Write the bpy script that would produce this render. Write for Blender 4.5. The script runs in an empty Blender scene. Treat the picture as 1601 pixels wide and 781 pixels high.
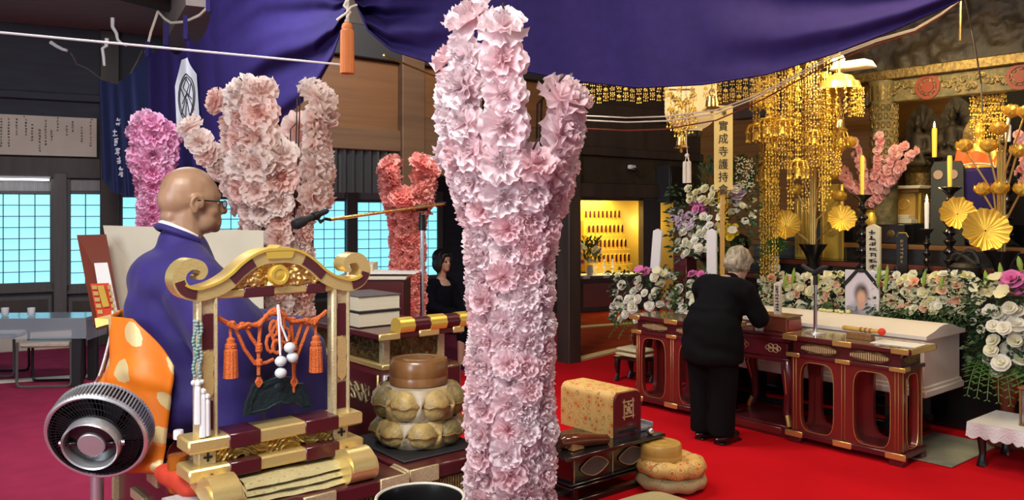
import bpy, bmesh, math, random
from mathutils import Vector as V, Matrix, noise

# ---------------------------------------------------------------- camera, world, lights
F, CX, HY, H = 1300.0, 800.5, 330.0, 1.70        # focal length (px), principal point, eye height (m)
sc = bpy.context.scene
col = sc.collection
cd = bpy.data.cameras.new('camera'); cam = bpy.data.objects.new('camera', cd); col.objects.link(cam)
cam.location = (0, 0, H); cam.rotation_euler = (math.pi/2, 0, 0)
cd.sensor_fit = 'HORIZONTAL'; cd.sensor_width = 36.0; cd.lens = 36.0*F/1601; cd.shift_y = -(390.5-HY)/1601
cd.clip_start = 0.05; cd.clip_end = 100
sc.camera = cam
w = bpy.data.worlds.new('world'); sc.world = w; w.use_nodes = True
w.node_tree.nodes['Background'].inputs[0].default_value = (0.86, 0.92, 1.0, 1)
w.node_tree.nodes['Background'].inputs[1].default_value = 0.42
sc.view_settings.view_transform = 'Standard'; sc.view_settings.look = 'None'
sc.view_settings.exposure = 0.35; sc.view_settings.gamma = 1.0; sc.view_settings.use_curve_mapping = False
def lamp(name, kind, loc, energy, color, size=1.0, target=None, size_y=None):
    l = bpy.data.lights.new(name, kind); l.energy = energy; l.color = color
    if kind == 'AREA':
        l.size = size
        if size_y: l.shape = 'RECTANGLE'; l.size_y = size_y
    elif kind == 'POINT': l.shadow_soft_size = size
    o = bpy.data.objects.new(name, l); col.objects.link(o); o.location = loc
    if target is not None:
        o.rotation_euler = (V(target)-V(loc)).to_track_quat('-Z', 'Y').to_euler()
    return o
lamp('nave_ceiling_lamp', 'AREA', (-0.9, 0.9, 4.0), 190, (1.0, 0.96, 0.92), 1.6, (-0.2, 4.0, 1.0))
lamp('entrance_daylight', 'AREA', (-3.2, -1.5, 2.6), 130, (0.82, 0.90, 1.0), 2.4, (-0.8, 3.0, 1.2))
lamp('left_fill_light', 'AREA', (-2.6, 6.0, 4.0), 150, (0.95, 0.96, 1.0), 1.4, (-2.8, 7.2, 0.5))  # added fill, brightens the left middle of the hall
lamp('coral_column_fill', 'AREA', (-0.5, 6.0, 3.9), 90, (1.0, 0.95, 0.90), 0.8, (-0.9, 7.8, 1.0))  # added fill light aimed at the coral flower column
lamp('altar_ceiling_lamp', 'AREA', (2.4, 5.0, 4.1), 85, (1.0, 0.80, 0.52), 1.2, (3.0, 7.2, 0.8))
lamp('altar_front_lamp', 'AREA', (1.3, 3.9, 4.1), 80, (1.0, 0.84, 0.66), 1.0, (2.0, 5.8, 0.4))

# ---------------------------------------------------------------- mapping helpers
def P(px, py, d): return V(((px-CX)*d/F, d, H-(py-HY)*d/F))
def G(px, py, z=0.0): return P(px, py, (H-z)*F/(py-HY))
def zy(py, d): return H-(py-HY)*d/F
ANG = math.radians(39.8)
A = V((math.cos(ANG), math.sin(ANG), 0)); B = V((-math.sin(ANG), math.cos(ANG), 0)); UP = V((0, 0, 1))
T0 = V((2.58, 5.51, 0))                            # front right foot of the right altar table
def AB(a, b, z=0.0): return T0+A*a+B*b+UP*z
def SA(px, py, a):                                 # where the sight line meets the upright plane a metres behind the table front
    r = (px-CX)/F; O = T0+A*a
    b = (r*O.y-O.x)/(B.x-r*B.y); p = O+B*b
    return P(px, py, p.y)
R = random.Random(7)
def U(a, b): return R.uniform(a, b)

# ---------------------------------------------------------------- mesh builder
class MB:
    def __init__(s): s.v = []; s.f = []; s.m = []; s.mi = 0; s.T = Matrix(); s.tone = []
    def add(s, vs, fs, tone=0.0):
        n = len(s.v); s.v += [s.T @ V(p) for p in vs]
        s.f += [tuple(i+n for i in f) for f in fs]; s.m += [s.mi]*len(fs)
        s.tone += tone if isinstance(tone, list) else [tone]*len(vs)
        return s
    def box(s, c, d, bev=0.0, rz=0.0, rot=None, top=1.0):
        hx, hy, hz = d[0]/2, d[1]/2, d[2]/2; b = min(bev, hx*.9, hy*.9, hz*.9)
        M = Matrix.Translation(V(c)) @ (rot if rot is not None else Matrix.Rotation(rz, 4, 'Z'))
        if b <= 0:
            vs = [(x*hx*(top if z > 0 else 1), y*hy*(top if z > 0 else 1), z*hz) for z in (-1, 1) for y in (-1, 1) for x in (-1, 1)]
            fs = [(0, 2, 3, 1), (4, 5, 7, 6), (0, 1, 5, 4), (2, 6, 7, 3), (0, 4, 6, 2), (1, 3, 7, 5)]
        else:
            vs = []; ix = {}
            for sx in (-1, 1):
                for sy in (-1, 1):
                    for sz in (-1, 1):
                        k = top if sz > 0 else 1
                        for ax in range(3):
                            q = [sx*(hx-b), sy*(hy-b), sz*(hz-b)]; q[ax] = (sx*hx, sy*hy, sz*hz)[ax]
                            q[0] *= k; q[1] *= k
                            ix[(sx, sy, sz, ax)] = len(vs); vs.append(tuple(q))
            fs = []
            def quad(*k): fs.append(tuple(ix[i] for i in k))
            for sg in (-1, 1):
                o = [(-1, -1), (1, -1), (1, 1), (-1, 1)]
                if sg < 0: o = o[::-1]
                quad(*[(sg, a, c_, 0) for a, c_ in o]); quad(*[(c_, sg, a, 1) for a, c_ in o]); quad(*[(a, c_, sg, 2) for a, c_ in o])
            for p in (-1, 1):
                for q in (-1, 1):
                    k = [(p, q, -1, 0), (p, q, 1, 0), (p, q, 1, 1), (p, q, -1, 1)]; quad(*(k if p*q < 0 else k[::-1]))
                    k = [(-1, p, q, 1), (1, p, q, 1), (1, p, q, 2), (-1, p, q, 2)]; quad(*(k if p*q < 0 else k[::-1]))
                    k = [(q, -1, p, 2), (q, 1, p, 2), (q, 1, p, 0), (q, -1, p, 0)]; quad(*(k if p*q < 0 else k[::-1]))
                    for r in (-1, 1):
                        t = [(p, q, r, 0), (p, q, r, 1), (p, q, r, 2)]; quad(*(t if p*q*r > 0 else t[::-1]))
        return s.add([M @ V(v) for v in vs], fs)
    def ring(s, rows, close=True, cap0=True, cap1=True):
        n = len(rows[0]); vs = [p for r in rows for p in r]; fs = []
        for i in range(len(rows)-1):
            for j in range(n if close else n-1):
                k = (j+1) % n
                fs.append((i*n+j, i*n+k, (i+1)*n+k, (i+1)*n+j))
        if cap0: fs.append(tuple(range(n))[::-1])
        if cap1: fs.append(tuple((len(rows)-1)*n+j for j in range(n)))
        return s.add(vs, fs)
    def tube(s, pts, r, n=6, cap=True):
        pts = [V(p) for p in pts]; rs = r if isinstance(r, (list, tuple)) else [r]*len(pts)
        t0 = (pts[1]-pts[0]).normalized(); u = t0.orthogonal().normalized(); rows = []
        for i, p in enumerate(pts):
            t = (pts[min(i+1, len(pts)-1)]-pts[max(i-1, 0)])
            t = t.normalized() if t.length > 1e-9 else t0
            u = (u-t*u.dot(t)); u = u.normalized() if u.length > 1e-6 else t.orthogonal().normalized()
            v = t.cross(u)
            rows.append([p+(u*math.cos(a)+v*math.sin(a))*rs[i] for a in (2*math.pi*k/n for k in range(n))])
        return s.ring(rows, True, cap, cap)
    def cyl(s, p0, p1, r0, r1=None, n=12): return s.tube([p0, p1], [r0, r0 if r1 is None else r1], n)
    def lathe(s, prof, c=(0, 0, 0), n=20, sx=1.0, sy=1.0, cap=True):
        rows = [[V((c[0]+r*sx*math.cos(2*math.pi*k/n), c[1]+r*sy*math.sin(2*math.pi*k/n), c[2]+z)) for k in range(n)] for r, z in prof]
        return s.ring(rows, True, cap and prof[0][0] > 1e-4, cap and prof[-1][0] > 1e-4)
    def ball(s, c, r, nu=10, nv=6):
        r = r if isinstance(r, (tuple, list)) else (r, r, r); rows = []
        for i in range(nv+1):
            p = -math.pi/2+math.pi*i/nv; cr = max(math.cos(p), 1e-3)
            rows.append([V((c[0]+r[0]*cr*math.cos(2*math.pi*k/nu), c[1]+r[1]*cr*math.sin(2*math.pi*k/nu), c[2]+r[2]*math.sin(p))) for k in range(nu)])
        return s.ring(rows)
    def prism(s, pts, y0, y1):                      # outline in x,z; thickness along y
        n = len(pts); vs = [(x, y0, z) for x, z in pts]+[(x, y1, z) for x, z in pts]
        fs = [tuple(range(n)), tuple(range(2*n-1, n-1, -1))]+[(j, n+j, n+(j+1) % n, (j+1) % n) for j in range(n)]
        return s.add(vs, fs)
    def frame(s, outer, inner, y0, y1):             # flat ring between two outlines of the same count
        n = len(outer); vs = []
        for y in (y0, y1): vs += [(x, y, z) for x, z in outer]+[(x, y, z) for x, z in inner]
        fs = []
        for j in range(n):
            k = (j+1) % n
            fs += [(j, k, n+k, n+j), (2*n+j, 3*n+j, 3*n+k, 2*n+k), (j, 2*n+j, 2*n+k, k), (n+j, n+k, 3*n+k, 3*n+j)]
        return s.add(vs, fs)
    def grid(s, fn, nu, nv, closeu=False, tone=None):
        vs = []; tn = []
        for j in range(nv+1):
            for i in range(nu if closeu else nu+1):
                u, v = i/nu, j/nv
                vs.append(V(fn(u, v))); tn.append(tone(u, v) if tone else 0.0)
        n = nu if closeu else nu+1; fs = []
        for j in range(nv):
            for i in range(nu):
                k = (i+1) % n if closeu else i+1
                fs.append((j*n+i, j*n+k, (j+1)*n+k, (j+1)*n+i))
        return s.add(vs, fs, tn)
    def mesh(s, name, mats, smooth=38, uv=None):
        me = bpy.data.meshes.new(name); me.from_pydata([tuple(p) for p in s.v], [], s.f)
        for m in (mats if isinstance(mats, (list, tuple)) else [mats]): me.materials.append(m)
        if len(me.materials) > 1: me.polygons.foreach_set('material_index', s.m)
        if any(s.tone):
            at = me.attributes.new('tone', 'FLOAT', 'POINT'); at.data.foreach_set('value', s.tone)
        me.update()
        if smooth:
            me.shade_smooth()
            if smooth < 180: me.set_sharp_from_angle(angle=math.radians(smooth))
        return me
    def build(s, name, mats, parent=None, loc=None, rot=None, smooth=38, **kw):
        return link(name, s.mesh(name, mats, smooth), parent, loc, rot, **kw)
def link(name, me, parent=None, loc=None, rot=None, scale=None, label=None, kind=None):
    o = bpy.data.objects.new(name, me); col.objects.link(o)
    if parent is not None: o.parent = parent
    if loc is not None: o.location = loc
    if rot is not None: o.rotation_euler = rot
    if scale is not None: o.scale = scale if isinstance(scale, (tuple, list, V)) else (scale,)*3
    if label: o['label'] = label
    if kind: o['kind'] = kind
    return o
def thing(name, label, cat, loc=(0, 0, 0), rz=0.0, group=None):
    o = bpy.data.objects.new(name, None); col.objects.link(o); o.empty_display_size = .1
    o.location = loc; o.rotation_euler = (0, 0, rz); return tag(o, label, cat, group)
def tag(o, label, cat, group=None):
    o['label'] = label; o['category'] = cat
    if group: o['group'] = group
    return o
def struct(o): o['kind'] = 'structure'; return o
def rot_to(n, up=V((0, 0, 1)), spin=0.0):
    return V(n).to_track_quat('Z', 'Y').to_matrix().to_4x4() @ Matrix.Rotation(spin, 4, 'Z')
def smoothed(mb, voxel, it=6, name='body'):         # one continuous skin over overlapping solids
    me = mb.mesh(name, bpy.data.materials[0], 0); o = bpy.data.objects.new(name, me); col.objects.link(o)
    m = o.modifiers.new('r', 'REMESH'); m.mode = 'VOXEL'; m.voxel_size = voxel
    m = o.modifiers.new('s', 'SMOOTH'); m.factor = .5; m.iterations = it
    dg = bpy.context.evaluated_depsgraph_get(); out = bpy.data.meshes.new_from_object(o.evaluated_get(dg))
    bpy.data.objects.remove(o); bpy.data.meshes.remove(me); out.name = name; out.materials.clear(); out.shade_smooth()
    return out
def capsule(mb, p0, p1, r0, r1=None, n=14):
    r1 = r0 if r1 is None else r1; p0, p1 = V(p0), V(p1); d = p1-p0; t = d.normalized() if d.length > 1e-6 else UP
    pts = []; rs = []
    for k in range(5):
        a = math.pi/2*(1-k/4.0); pts.append(p0-t*r0*math.sin(a)); rs.append(max(r0*math.cos(a), .0008))
    for k in range(5):
        a = math.pi/2*(k/4.0); pts.append(p1+t*r1*math.sin(a)); rs.append(max(r1*math.cos(a), .0008))
    return mb.tube(pts, rs, n)
def lerp_poly(pts, u):
    for i in range(len(pts)-1):
        if u <= pts[i+1][0] or i == len(pts)-2:
            a, b = pts[i], pts[i+1]; t = min(max((u-a[0])/(b[0]-a[0]), 0), 1); t = t*t*(3-2*t)*.5+t*.5
            return [a[k]+(b[k]-a[k])*t for k in range(1, len(a))]
def catmull(pts, k_=4):
    o = []; n = len(pts); D_ = len(pts[0])
    for i in range(n-1):
        p0, p1, p2, p3 = pts[max(i-1, 0)], pts[i], pts[i+1], pts[min(i+2, n-1)]
        for j in range(k_):
            t = j/k_; o.append(tuple(.5*(2*p1[d]+(p2[d]-p0[d])*t+(2*p0[d]-5*p1[d]+4*p2[d]-p3[d])*t*t+(3*p1[d]-p0[d]-3*p2[d]+p3[d])*t**3) for d in range(D_)))
    o.append(tuple(pts[-1])); return o
def superell(rx, rz, cx, cz, p=3.0, n=28):
    o = []
    for k in range(n):
        a = 2*math.pi*k/n; c, s_ = math.cos(a), math.sin(a)
        o.append((cx+rx*math.copysign(abs(c)**(2/p), c), cz+rz*math.copysign(abs(s_)**(2/p), s_)))
    return o

# ---------------------------------------------------------------- materials
def MAT(name, c, rough=.5, metal=0.0, n=None, c2=None, bump=None, emit=0.0, coat=0.0, sheen=0.0, stretch=None, trans=0.0, alpha=1.0, spec=None, coord='Object', detail=4):
    m = bpy.data.materials.new(name); m.use_nodes = True; nt = m.node_tree; b = nt.nodes['Principled BSDF']
    b.inputs['Base Color'].default_value = (*c, 1); b.inputs['Roughness'].default_value = rough; b.inputs['Metallic'].default_value = metal
    if coat: b.inputs['Coat Weight'].default_value = coat; b.inputs['Coat Roughness'].default_value = .08
    if sheen: b.inputs['Sheen Weight'].default_value = sheen
    if trans: b.inputs['Transmission Weight'].default_value = trans
    if spec is not None: b.inputs['Specular IOR Level'].default_value = spec
    if emit: b.inputs['Emission Color'].default_value = (*c, 1); b.inputs['Emission Strength'].default_value = emit
    if n or bump:
        tc = nt.nodes.new('ShaderNodeTexCoord'); mp = nt.nodes.new('ShaderNodeMapping'); nt.links.new(tc.outputs[coord], mp.inputs[0])
        if stretch: mp.inputs['Scale'].default_value = stretch
    if n:
        t = nt.nodes.new('ShaderNodeTexNoise'); t.inputs['Scale'].default_value = n; t.inputs['Detail'].default_value = detail; nt.links.new(mp.outputs[0], t.inputs[0])
        r = nt.nodes.new('ShaderNodeValToRGB'); r.color_ramp.elements[0].position = .35; r.color_ramp.elements[1].position = .65
        r.color_ramp.elements[0].color = (*c, 1); r.color_ramp.elements[1].color = (*(c2 or [x*.7 for x in c]), 1)
        nt.links.new(t.outputs[0], r.inputs[0]); nt.links.new(r.outputs[0], b.inputs['Base Color'])
        if emit: nt.links.new(r.outputs[0], b.inputs['Emission Color'])
    if bump:
        t = nt.nodes.new('ShaderNodeTexNoise'); t.inputs['Scale'].default_value = bump[0]; nt.links.new(mp.outputs[0], t.inputs[0])
        bp = nt.nodes.new('ShaderNodeBump'); bp.inputs['Strength'].default_value = bump[1]; bp.inputs['Distance'].default_value = .01
        nt.links.new(t.outputs[0], bp.inputs['Height']); nt.links.new(bp.outputs[0], b.inputs['Normal'])
    return m
def NODES(m): return m.node_tree, m.node_tree.nodes, m.node_tree.links, m.node_tree.nodes['Principled BSDF']
def paper_mat(name, rim, core, rough=.8, tl=.45):    # thin petals: core colour at the heart, rim colour outward, a little tone change from bloom to bloom
    m = MAT(name, rim, rough); nt, N, L, b = NODES(m)
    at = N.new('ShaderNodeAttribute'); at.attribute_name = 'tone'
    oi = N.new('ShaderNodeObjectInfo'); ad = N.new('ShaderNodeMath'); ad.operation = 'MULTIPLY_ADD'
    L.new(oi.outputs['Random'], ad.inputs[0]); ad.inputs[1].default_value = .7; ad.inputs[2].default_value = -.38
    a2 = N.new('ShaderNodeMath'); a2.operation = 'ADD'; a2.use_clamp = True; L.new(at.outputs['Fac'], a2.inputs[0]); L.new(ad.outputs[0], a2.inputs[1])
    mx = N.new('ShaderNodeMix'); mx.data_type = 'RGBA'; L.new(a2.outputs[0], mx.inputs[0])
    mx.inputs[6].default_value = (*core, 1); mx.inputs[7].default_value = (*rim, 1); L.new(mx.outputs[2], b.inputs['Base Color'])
    tr = N.new('ShaderNodeBsdfTranslucent'); L.new(mx.outputs[2], tr.inputs[0]); ms = N.new('ShaderNodeMixShader'); ms.inputs[0].default_value = tl
    L.new(b.outputs[0], ms.inputs[1]); L.new(tr.outputs[0], ms.inputs[2]); L.new(ms.outputs[0], N['Material Output'].inputs[0])
    return m
def dots_mat(name, base, dot, sx, sy, rad, base2=None, metal=0.0, rough=.6, jitter=.15, edge=None):   # round woven medallions laid out on the cloth's own UV
    m = MAT(name, base, rough); nt, N, L, b = NODES(m)
    tc = N.new('ShaderNodeTexCoord'); mp = N.new('ShaderNodeMapping'); L.new(tc.outputs['UV'], mp.inputs[0]); mp.inputs['Scale'].default_value = (sx, sy, 1)
    vo = N.new('ShaderNodeTexVoronoi'); vo.voronoi_dimensions = '2D'; vo.inputs['Scale'].default_value = 1; vo.inputs['Randomness'].default_value = jitter; L.new(mp.outputs[0], vo.inputs['Vector'])
    nz = N.new('ShaderNodeTexNoise'); nz.inputs['Scale'].default_value = 9; L.new(mp.outputs[0], nz.inputs[0])
    s_ = N.new('ShaderNodeMath'); s_.operation = 'MULTIPLY_ADD'; L.new(nz.outputs[0], s_.inputs[0]); s_.inputs[1].default_value = .10; L.new(vo.outputs['Distance'], s_.inputs[2])
    lt = N.new('ShaderNodeMath'); lt.operation = 'LESS_THAN'; L.new(s_.outputs[0], lt.inputs[0]); lt.inputs[1].default_value = rad+.05
    mx = N.new('ShaderNodeMix'); mx.data_type = 'RGBA'; L.new(lt.outputs[0], mx.inputs[0]); mx.inputs[6].default_value = (*base, 1); mx.inputs[7].default_value = (*dot, 1)
    L.new(mx.outputs[2], b.inputs['Base Color'])
    if metal:
        mm = N.new('ShaderNodeMath'); mm.operation = 'MULTIPLY'; L.new(lt.outputs[0], mm.inputs[0]); mm.inputs[1].default_value = metal; L.new(mm.outputs[0], b.inputs['Metallic'])
    return m
def brocade_mat(name, c0, c1, c2, scale, rough=.6, metal=.0):
    m = MAT(name, c0, rough, metal); nt, N, L, b = NODES(m)
    tc = N.new('ShaderNodeTexCoord'); vo = N.new('ShaderNodeTexVoronoi'); vo.inputs['Scale'].default_value = scale; L.new(tc.outputs['Object'], vo.inputs['Vector'])
    nz = N.new('ShaderNodeTexNoise'); nz.inputs['Scale'].default_value = scale*.9; nz.inputs['Detail'].default_value = 5; L.new(tc.outputs['Object'], nz.inputs[0])
    r = N.new('ShaderNodeValToRGB'); r.color_ramp.interpolation = 'CONSTANT'; e = r.color_ramp.elements
    e[0].position = 0; e[0].color = (*c1, 1); e[1].position = .24; e[1].color = (*c0, 1); x = e.new(.40); x.color = (*c2, 1); x = e.new(.46); x.color = (*c0, 1)
    ad = N.new('ShaderNodeMath'); ad.operation = 'MULTIPLY_ADD'; L.new(nz.outputs[0], ad.inputs[0]); ad.inputs[1].default_value = .5; L.new(vo.outputs['Distance'], ad.inputs[2])
    sb = N.new('ShaderNodeMath'); sb.operation = 'SUBTRACT'; L.new(ad.outputs[0], sb.inputs[0]); sb.inputs[1].default_value = .25
    L.new(sb.outputs[0], r.inputs[0]); L.new(r.outputs[0], b.inputs['Base Color'])
    bp = N.new('ShaderNodeBump'); bp.inputs['Strength'].default_value = .25; bp.inputs['Distance'].default_value = .004; L.new(sb.outputs[0], bp.inputs['Height']); L.new(bp.outputs[0], b.inputs['Normal'])
    return m
K = {}
def k(name, *a, **kw): K[name] = MAT(name, *a, **kw)
k('carpet_lit_crimson', (.38, .032, .085), .95, n=5, c2=(.32, .026, .07), bump=(400, .3), spec=.1)  # bluish window daylight put into the one carpet's colour
k('carpet_lit_red', (.62, .006, .012), .95, n=1.1, c2=(.52, .004, .010), bump=(400, .3), spec=.08)  # same carpet, the altar side's light painted into the red
k('carpet_lit_orange', (.50, .05, .012), .95, n=4, bump=(300, .3), spec=.1)  # same carpet again, the side room's light painted in
k('dark_wall', (.026, .030, .046), .7, n=2, c2=(.018, .020, .030), stretch=(1, 1, 6))
k('dark_wood', (.050, .034, .026), .55, n=6, c2=(.030, .020, .016), stretch=(1, 1, .15), bump=(40, .1))
k('beam_wood', (.115, .062, .030), .5, n=5, c2=(.085, .045, .022), stretch=(.2, .2, 4), bump=(30, .1))
k('panel_wood', (.155, .068, .022), .5, n=3, c2=(.115, .050, .017), stretch=(.3, .3, 9))
k('altar_wood', (.23, .105, .022), .45, n=3, c2=(.16, .07, .015), stretch=(.3, .3, 9))
k('grey_wood', (.105, .092, .085), .6, n=8, c2=(.085, .074, .068), stretch=(6, 6, .3))
k('ceiling_wood', (.27, .225, .205), .8, n=4, c2=(.23, .19, .17), stretch=(.3, 4, 1))
k('cream_sill', (.66, .60, .48), .5)
k('ochre_sill', (.52, .40, .20), .5)
k('white_paint', (.72, .72, .72), .5)
k('window_glass', (.17, .58, .76), .4, emit=1.2, n=1.2, c2=(.27, .68, .84))
k('black_lacquer', (.010, .009, .009), .22, coat=.5)
k('black_matte', (.012, .012, .014), .6)
k('black_metal', (.02, .02, .022), .35, metal=.6)
k('maroon', (.085, .010, .014), .28, coat=.4, n=3, c2=(.075, .009, .013))
k('red_lacquer', (.150, .016, .014), .25, coat=.5)
k('red_brown', (.17, .035, .018), .35, coat=.3)
k('gold', (.86, .66, .25), .34, metal=.65, bump=(160, .12))
k('pale_gold', (.70, .58, .34), .42, metal=.45, n=120, c2=(.58, .46, .24), bump=(220, .25))
k('bright_gold', (.95, .66, .11), .32, metal=.6)
k('old_gold', (.72, .52, .17), .36, metal=.8)
k('dim_gold', (.26, .18, .06), .5, metal=.8, n=30, c2=(.12, .085, .035), bump=(50, .5))
k('brass', (.80, .58, .22), .25, metal=1)
k('chrome', (.80, .80, .82), .18, metal=1)
k('silver', (.74, .74, .75), .32, metal=.85)
k('purple_cloth', (.022, .012, .100), .8, n=14, c2=(.018, .010, .085), bump=(350, .15), spec=.25)
k('navy_cloth', (.010, .018, .085), .8, bump=(300, .15))
k('robe_purple', (.016, .008, .105), .75, n=9, c2=(.024, .010, .15), bump=(260, .15), sheen=.1)
k('white_cloth', (.80, .80, .80), .8)
k('white_paper', (.78, .77, .74), .85)
k('cream_paper', (.74, .68, .50), .8, n=40, c2=(.68, .61, .44), stretch=(.05, .05, 6))
k('cream_board', (.60, .55, .42), .7, n=5, c2=(.54, .49, .37))
k('notice_board', (.62, .55, .46), .8, n=3, c2=(.56, .49, .40))
k('ink', (.025, .022, .022), .8)
k('ink_red', (.30, .06, .05), .8)
k('ink_white', (.72, .74, .80), .8)
k('yellow_board', (.82, .66, .26), .6, n=3, c2=(.80, .62, .22))
k('skin', (.44, .235, .15), .5, n=18, c2=(.40, .205, .13))
k('skin_bald', (.38, .225, .128), .38, n=10, c2=(.30, .168, .10))
k('skin_pale', (.50, .30, .21), .5)
k('black_suit', (.004, .0042, .005), .9, bump=(200, .12), spec=.12)
k('navy_suit', (.004, .005, .010), .9, spec=.12)
k('grey_hair', (.44, .37, .24), .5, n=40, c2=(.20, .17, .12), stretch=(1, 1, .4), bump=(90, .6))
k('black_hair', (.012, .010, .010), .35, bump=(80, .4))
k('orange_cord', (.62, .13, .022), .6, bump=(240, .6))
k('tassel_orange', (.66, .20, .045), .5, bump=(200, .5))
k('wood_brown', (.26, .12, .038), .32, n=5, c2=(.20, .088, .026), stretch=(6, 6, .6), coat=.3)
k('wood_light', (.62, .38, .09), .4, n=5, c2=(.55, .32, .07), stretch=(4, 4, .5), coat=.2)
k('wood_glossy', (.15, .038, .013), .16, coat=.8, n=6, c2=(.10, .026, .010))
k('bronze_dark', (.018, .036, .040), .5, metal=.5, bump=(60, .5))
k('bead_white', (.70, .74, .70), .3, n=16, c2=(.58, .62, .66))
k('bead_jade', (.10, .24, .21), .3, n=50, c2=(.34, .40, .37))
k('coffin_white', (.78, .72, .62), .5)
k('leaf', (.045, .12, .022), .5, n=9, c2=(.085, .19, .04))
k('leaf_dark', (.016, .050, .016), .5, n=9, c2=(.035, .085, .025))
k('leaf_lime', (.26, .40, .06), .5)
k('flame', (1.0, .72, .30), .5, emit=14)
k('candle_yellow', (.90, .62, .08), .5, emit=.25)
k('candle_white', (.88, .85, .74), .5, emit=.12)
k('niche_gold', (.92, .62, .10), .45, n=3, c2=(.88, .56, .08))
k('lantern_paper', (.86, .68, .32), .8, emit=.28)
k('orange_cloth', (.72, .12, .010), .6)
k('red_felt', (.70, .045, .02), .8)
k('orange_red_cloth', (.62, .05, .015), .8, n=20, c2=(.48, .035, .012))
k('table_top_sheen', (.20, .135, .075), .16, coat=.8)  # lamp reflections on the maroon top put into this paler brown
k('brushed_steel', (.55, .54, .54), .45, metal=.7)
k('bottle_film', (.95, .92, .85), .08, trans=1.0); K['bottle_film'].node_tree.nodes['Principled BSDF'].inputs['IOR'].default_value = 1.03
k('clear_plastic', (.88, .92, .95), .12, trans=.92)
k('tea', (.50, .15, .015), .15, trans=.25)
k('green_panel', (.034, .038, .028), .55)
k('grey_blue_steel', (.30, .34, .38), .35, metal=.4)
k('carved_dark', (.022, .017, .012), .6, n=5, c2=(.042, .029, .014), bump=(20, .8))
k('patch_gold', (.48, .33, .10), .5, n=26, c2=(.26, .18, .055), bump=(70, .4), sheen=.2)
k('patch_olive', (.25, .19, .065), .45, n=30, c2=(.13, .10, .035), bump=(90, .4))
k('patch_pale', (.46, .37, .24), .5, n=24, c2=(.36, .30, .20), bump=(60, .35))
k('lace', (.70, .70, .70), .8, bump=(90, .8))
k('mat_sheet', (.17, .18, .15), .3, n=2.2, c2=(.42, .42, .30))
K['pink_paper'] = paper_mat('pink_paper', (.95, .84, .86), (.93, .60, .64))  # tints of the four column papers: partly own colour, partly painted-in light
K['peach_paper'] = paper_mat('peach_paper', (.96, .86, .80), (.93, .56, .48))
K['lilac_paper'] = paper_mat('lilac_paper', (.93, .60, .76), (.86, .30, .56))
K['coral_paper'] = paper_mat('coral_paper', (.95, .52, .45), (.90, .30, .27))
K['blossom_pink'] = paper_mat('blossom_pink', (.97, .70, .70), (.94, .48, .51))
K['petal_white'] = paper_mat('petal_white', (.93, .91, .83), (.80, .80, .52), tl=.2)
K['petal_cream'] = paper_mat('petal_cream', (.92, .88, .66), (.80, .76, .34), tl=.2)
K['petal_peach'] = paper_mat('petal_peach', (.94, .62, .44), (.88, .38, .20), tl=.2)
K['petal_pink'] = paper_mat('petal_pink', (.85, .28, .58), (.70, .12, .40), tl=.2)
K['petal_lilac'] = paper_mat('petal_lilac', (.72, .60, .66), (.55, .38, .50), tl=.2)
K['petal_yellow'] = paper_mat('petal_yellow', (.88, .74, .06), (.80, .55, .02), tl=.2)
K['kesa'] = dots_mat('kesa', (.80, .19, .006), (.78, .60, .28), 5.2, 3.3, .25, metal=.35, rough=.5, jitter=.28)
K['brocade_orange'] = brocade_mat('brocade_orange', (.74, .46, .14), (.68, .17, .03), (.40, .24, .07), 19)
K['brocade_olive'] = brocade_mat('brocade_olive', (.50, .42, .20), (.40, .33, .13), (.58, .50, .28), 45)
K['brocade_cream'] = brocade_mat('brocade_cream', (.72, .66, .42), (.62, .52, .22), (.55, .48, .24), 40)
K['scarf'] = brocade_mat('scarf', (.62, .66, .74), (.30, .10, .12), (.80, .80, .82), 24)

def text_mesh(body, size, mat, depth=.0015, align='CENTER'):
    c = bpy.data.curves.new('lettering', 'FONT'); c.body = body; c.size = size; c.align_x = align; c.align_y = 'CENTER'; c.extrude = depth; c.resolution_u = 2; c.space_line = .95
    o = bpy.data.objects.new('lettering', c); col.objects.link(o); dg = bpy.context.evaluated_depsgraph_get()
    m = bpy.data.meshes.new_from_object(o.evaluated_get(dg)); bpy.data.objects.remove(o); bpy.data.curves.remove(c)
    m.materials.clear(); m.materials.append(mat); return m
def strokes(mb, x, z, w_, h_, y, rnd, th=.12):       # one small brush-written character, too small to read: bars in its cell
    for i in range(rnd.randint(3, 4)):
        zz = z+h_*(rnd.uniform(-.42, .42)); ww = w_*rnd.uniform(.5, 1)
        mb.box((x+rnd.uniform(-.1, .1)*w_, y, zz), (ww, .002, h_*th), rot=Matrix.Rotation(rnd.uniform(-.2, .2), 4, 'Y'))
    for i in range(rnd.randint(1, 3)):
        mb.box((x+w_*rnd.uniform(-.38, .38), y, z+rnd.uniform(-.1, .1)*h_), (w_*th*1.2, .002, h_*rnd.uniform(.45, .95)), rot=Matrix.Rotation(rnd.uniform(-.25, .25), 4, 'Y'))
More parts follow.
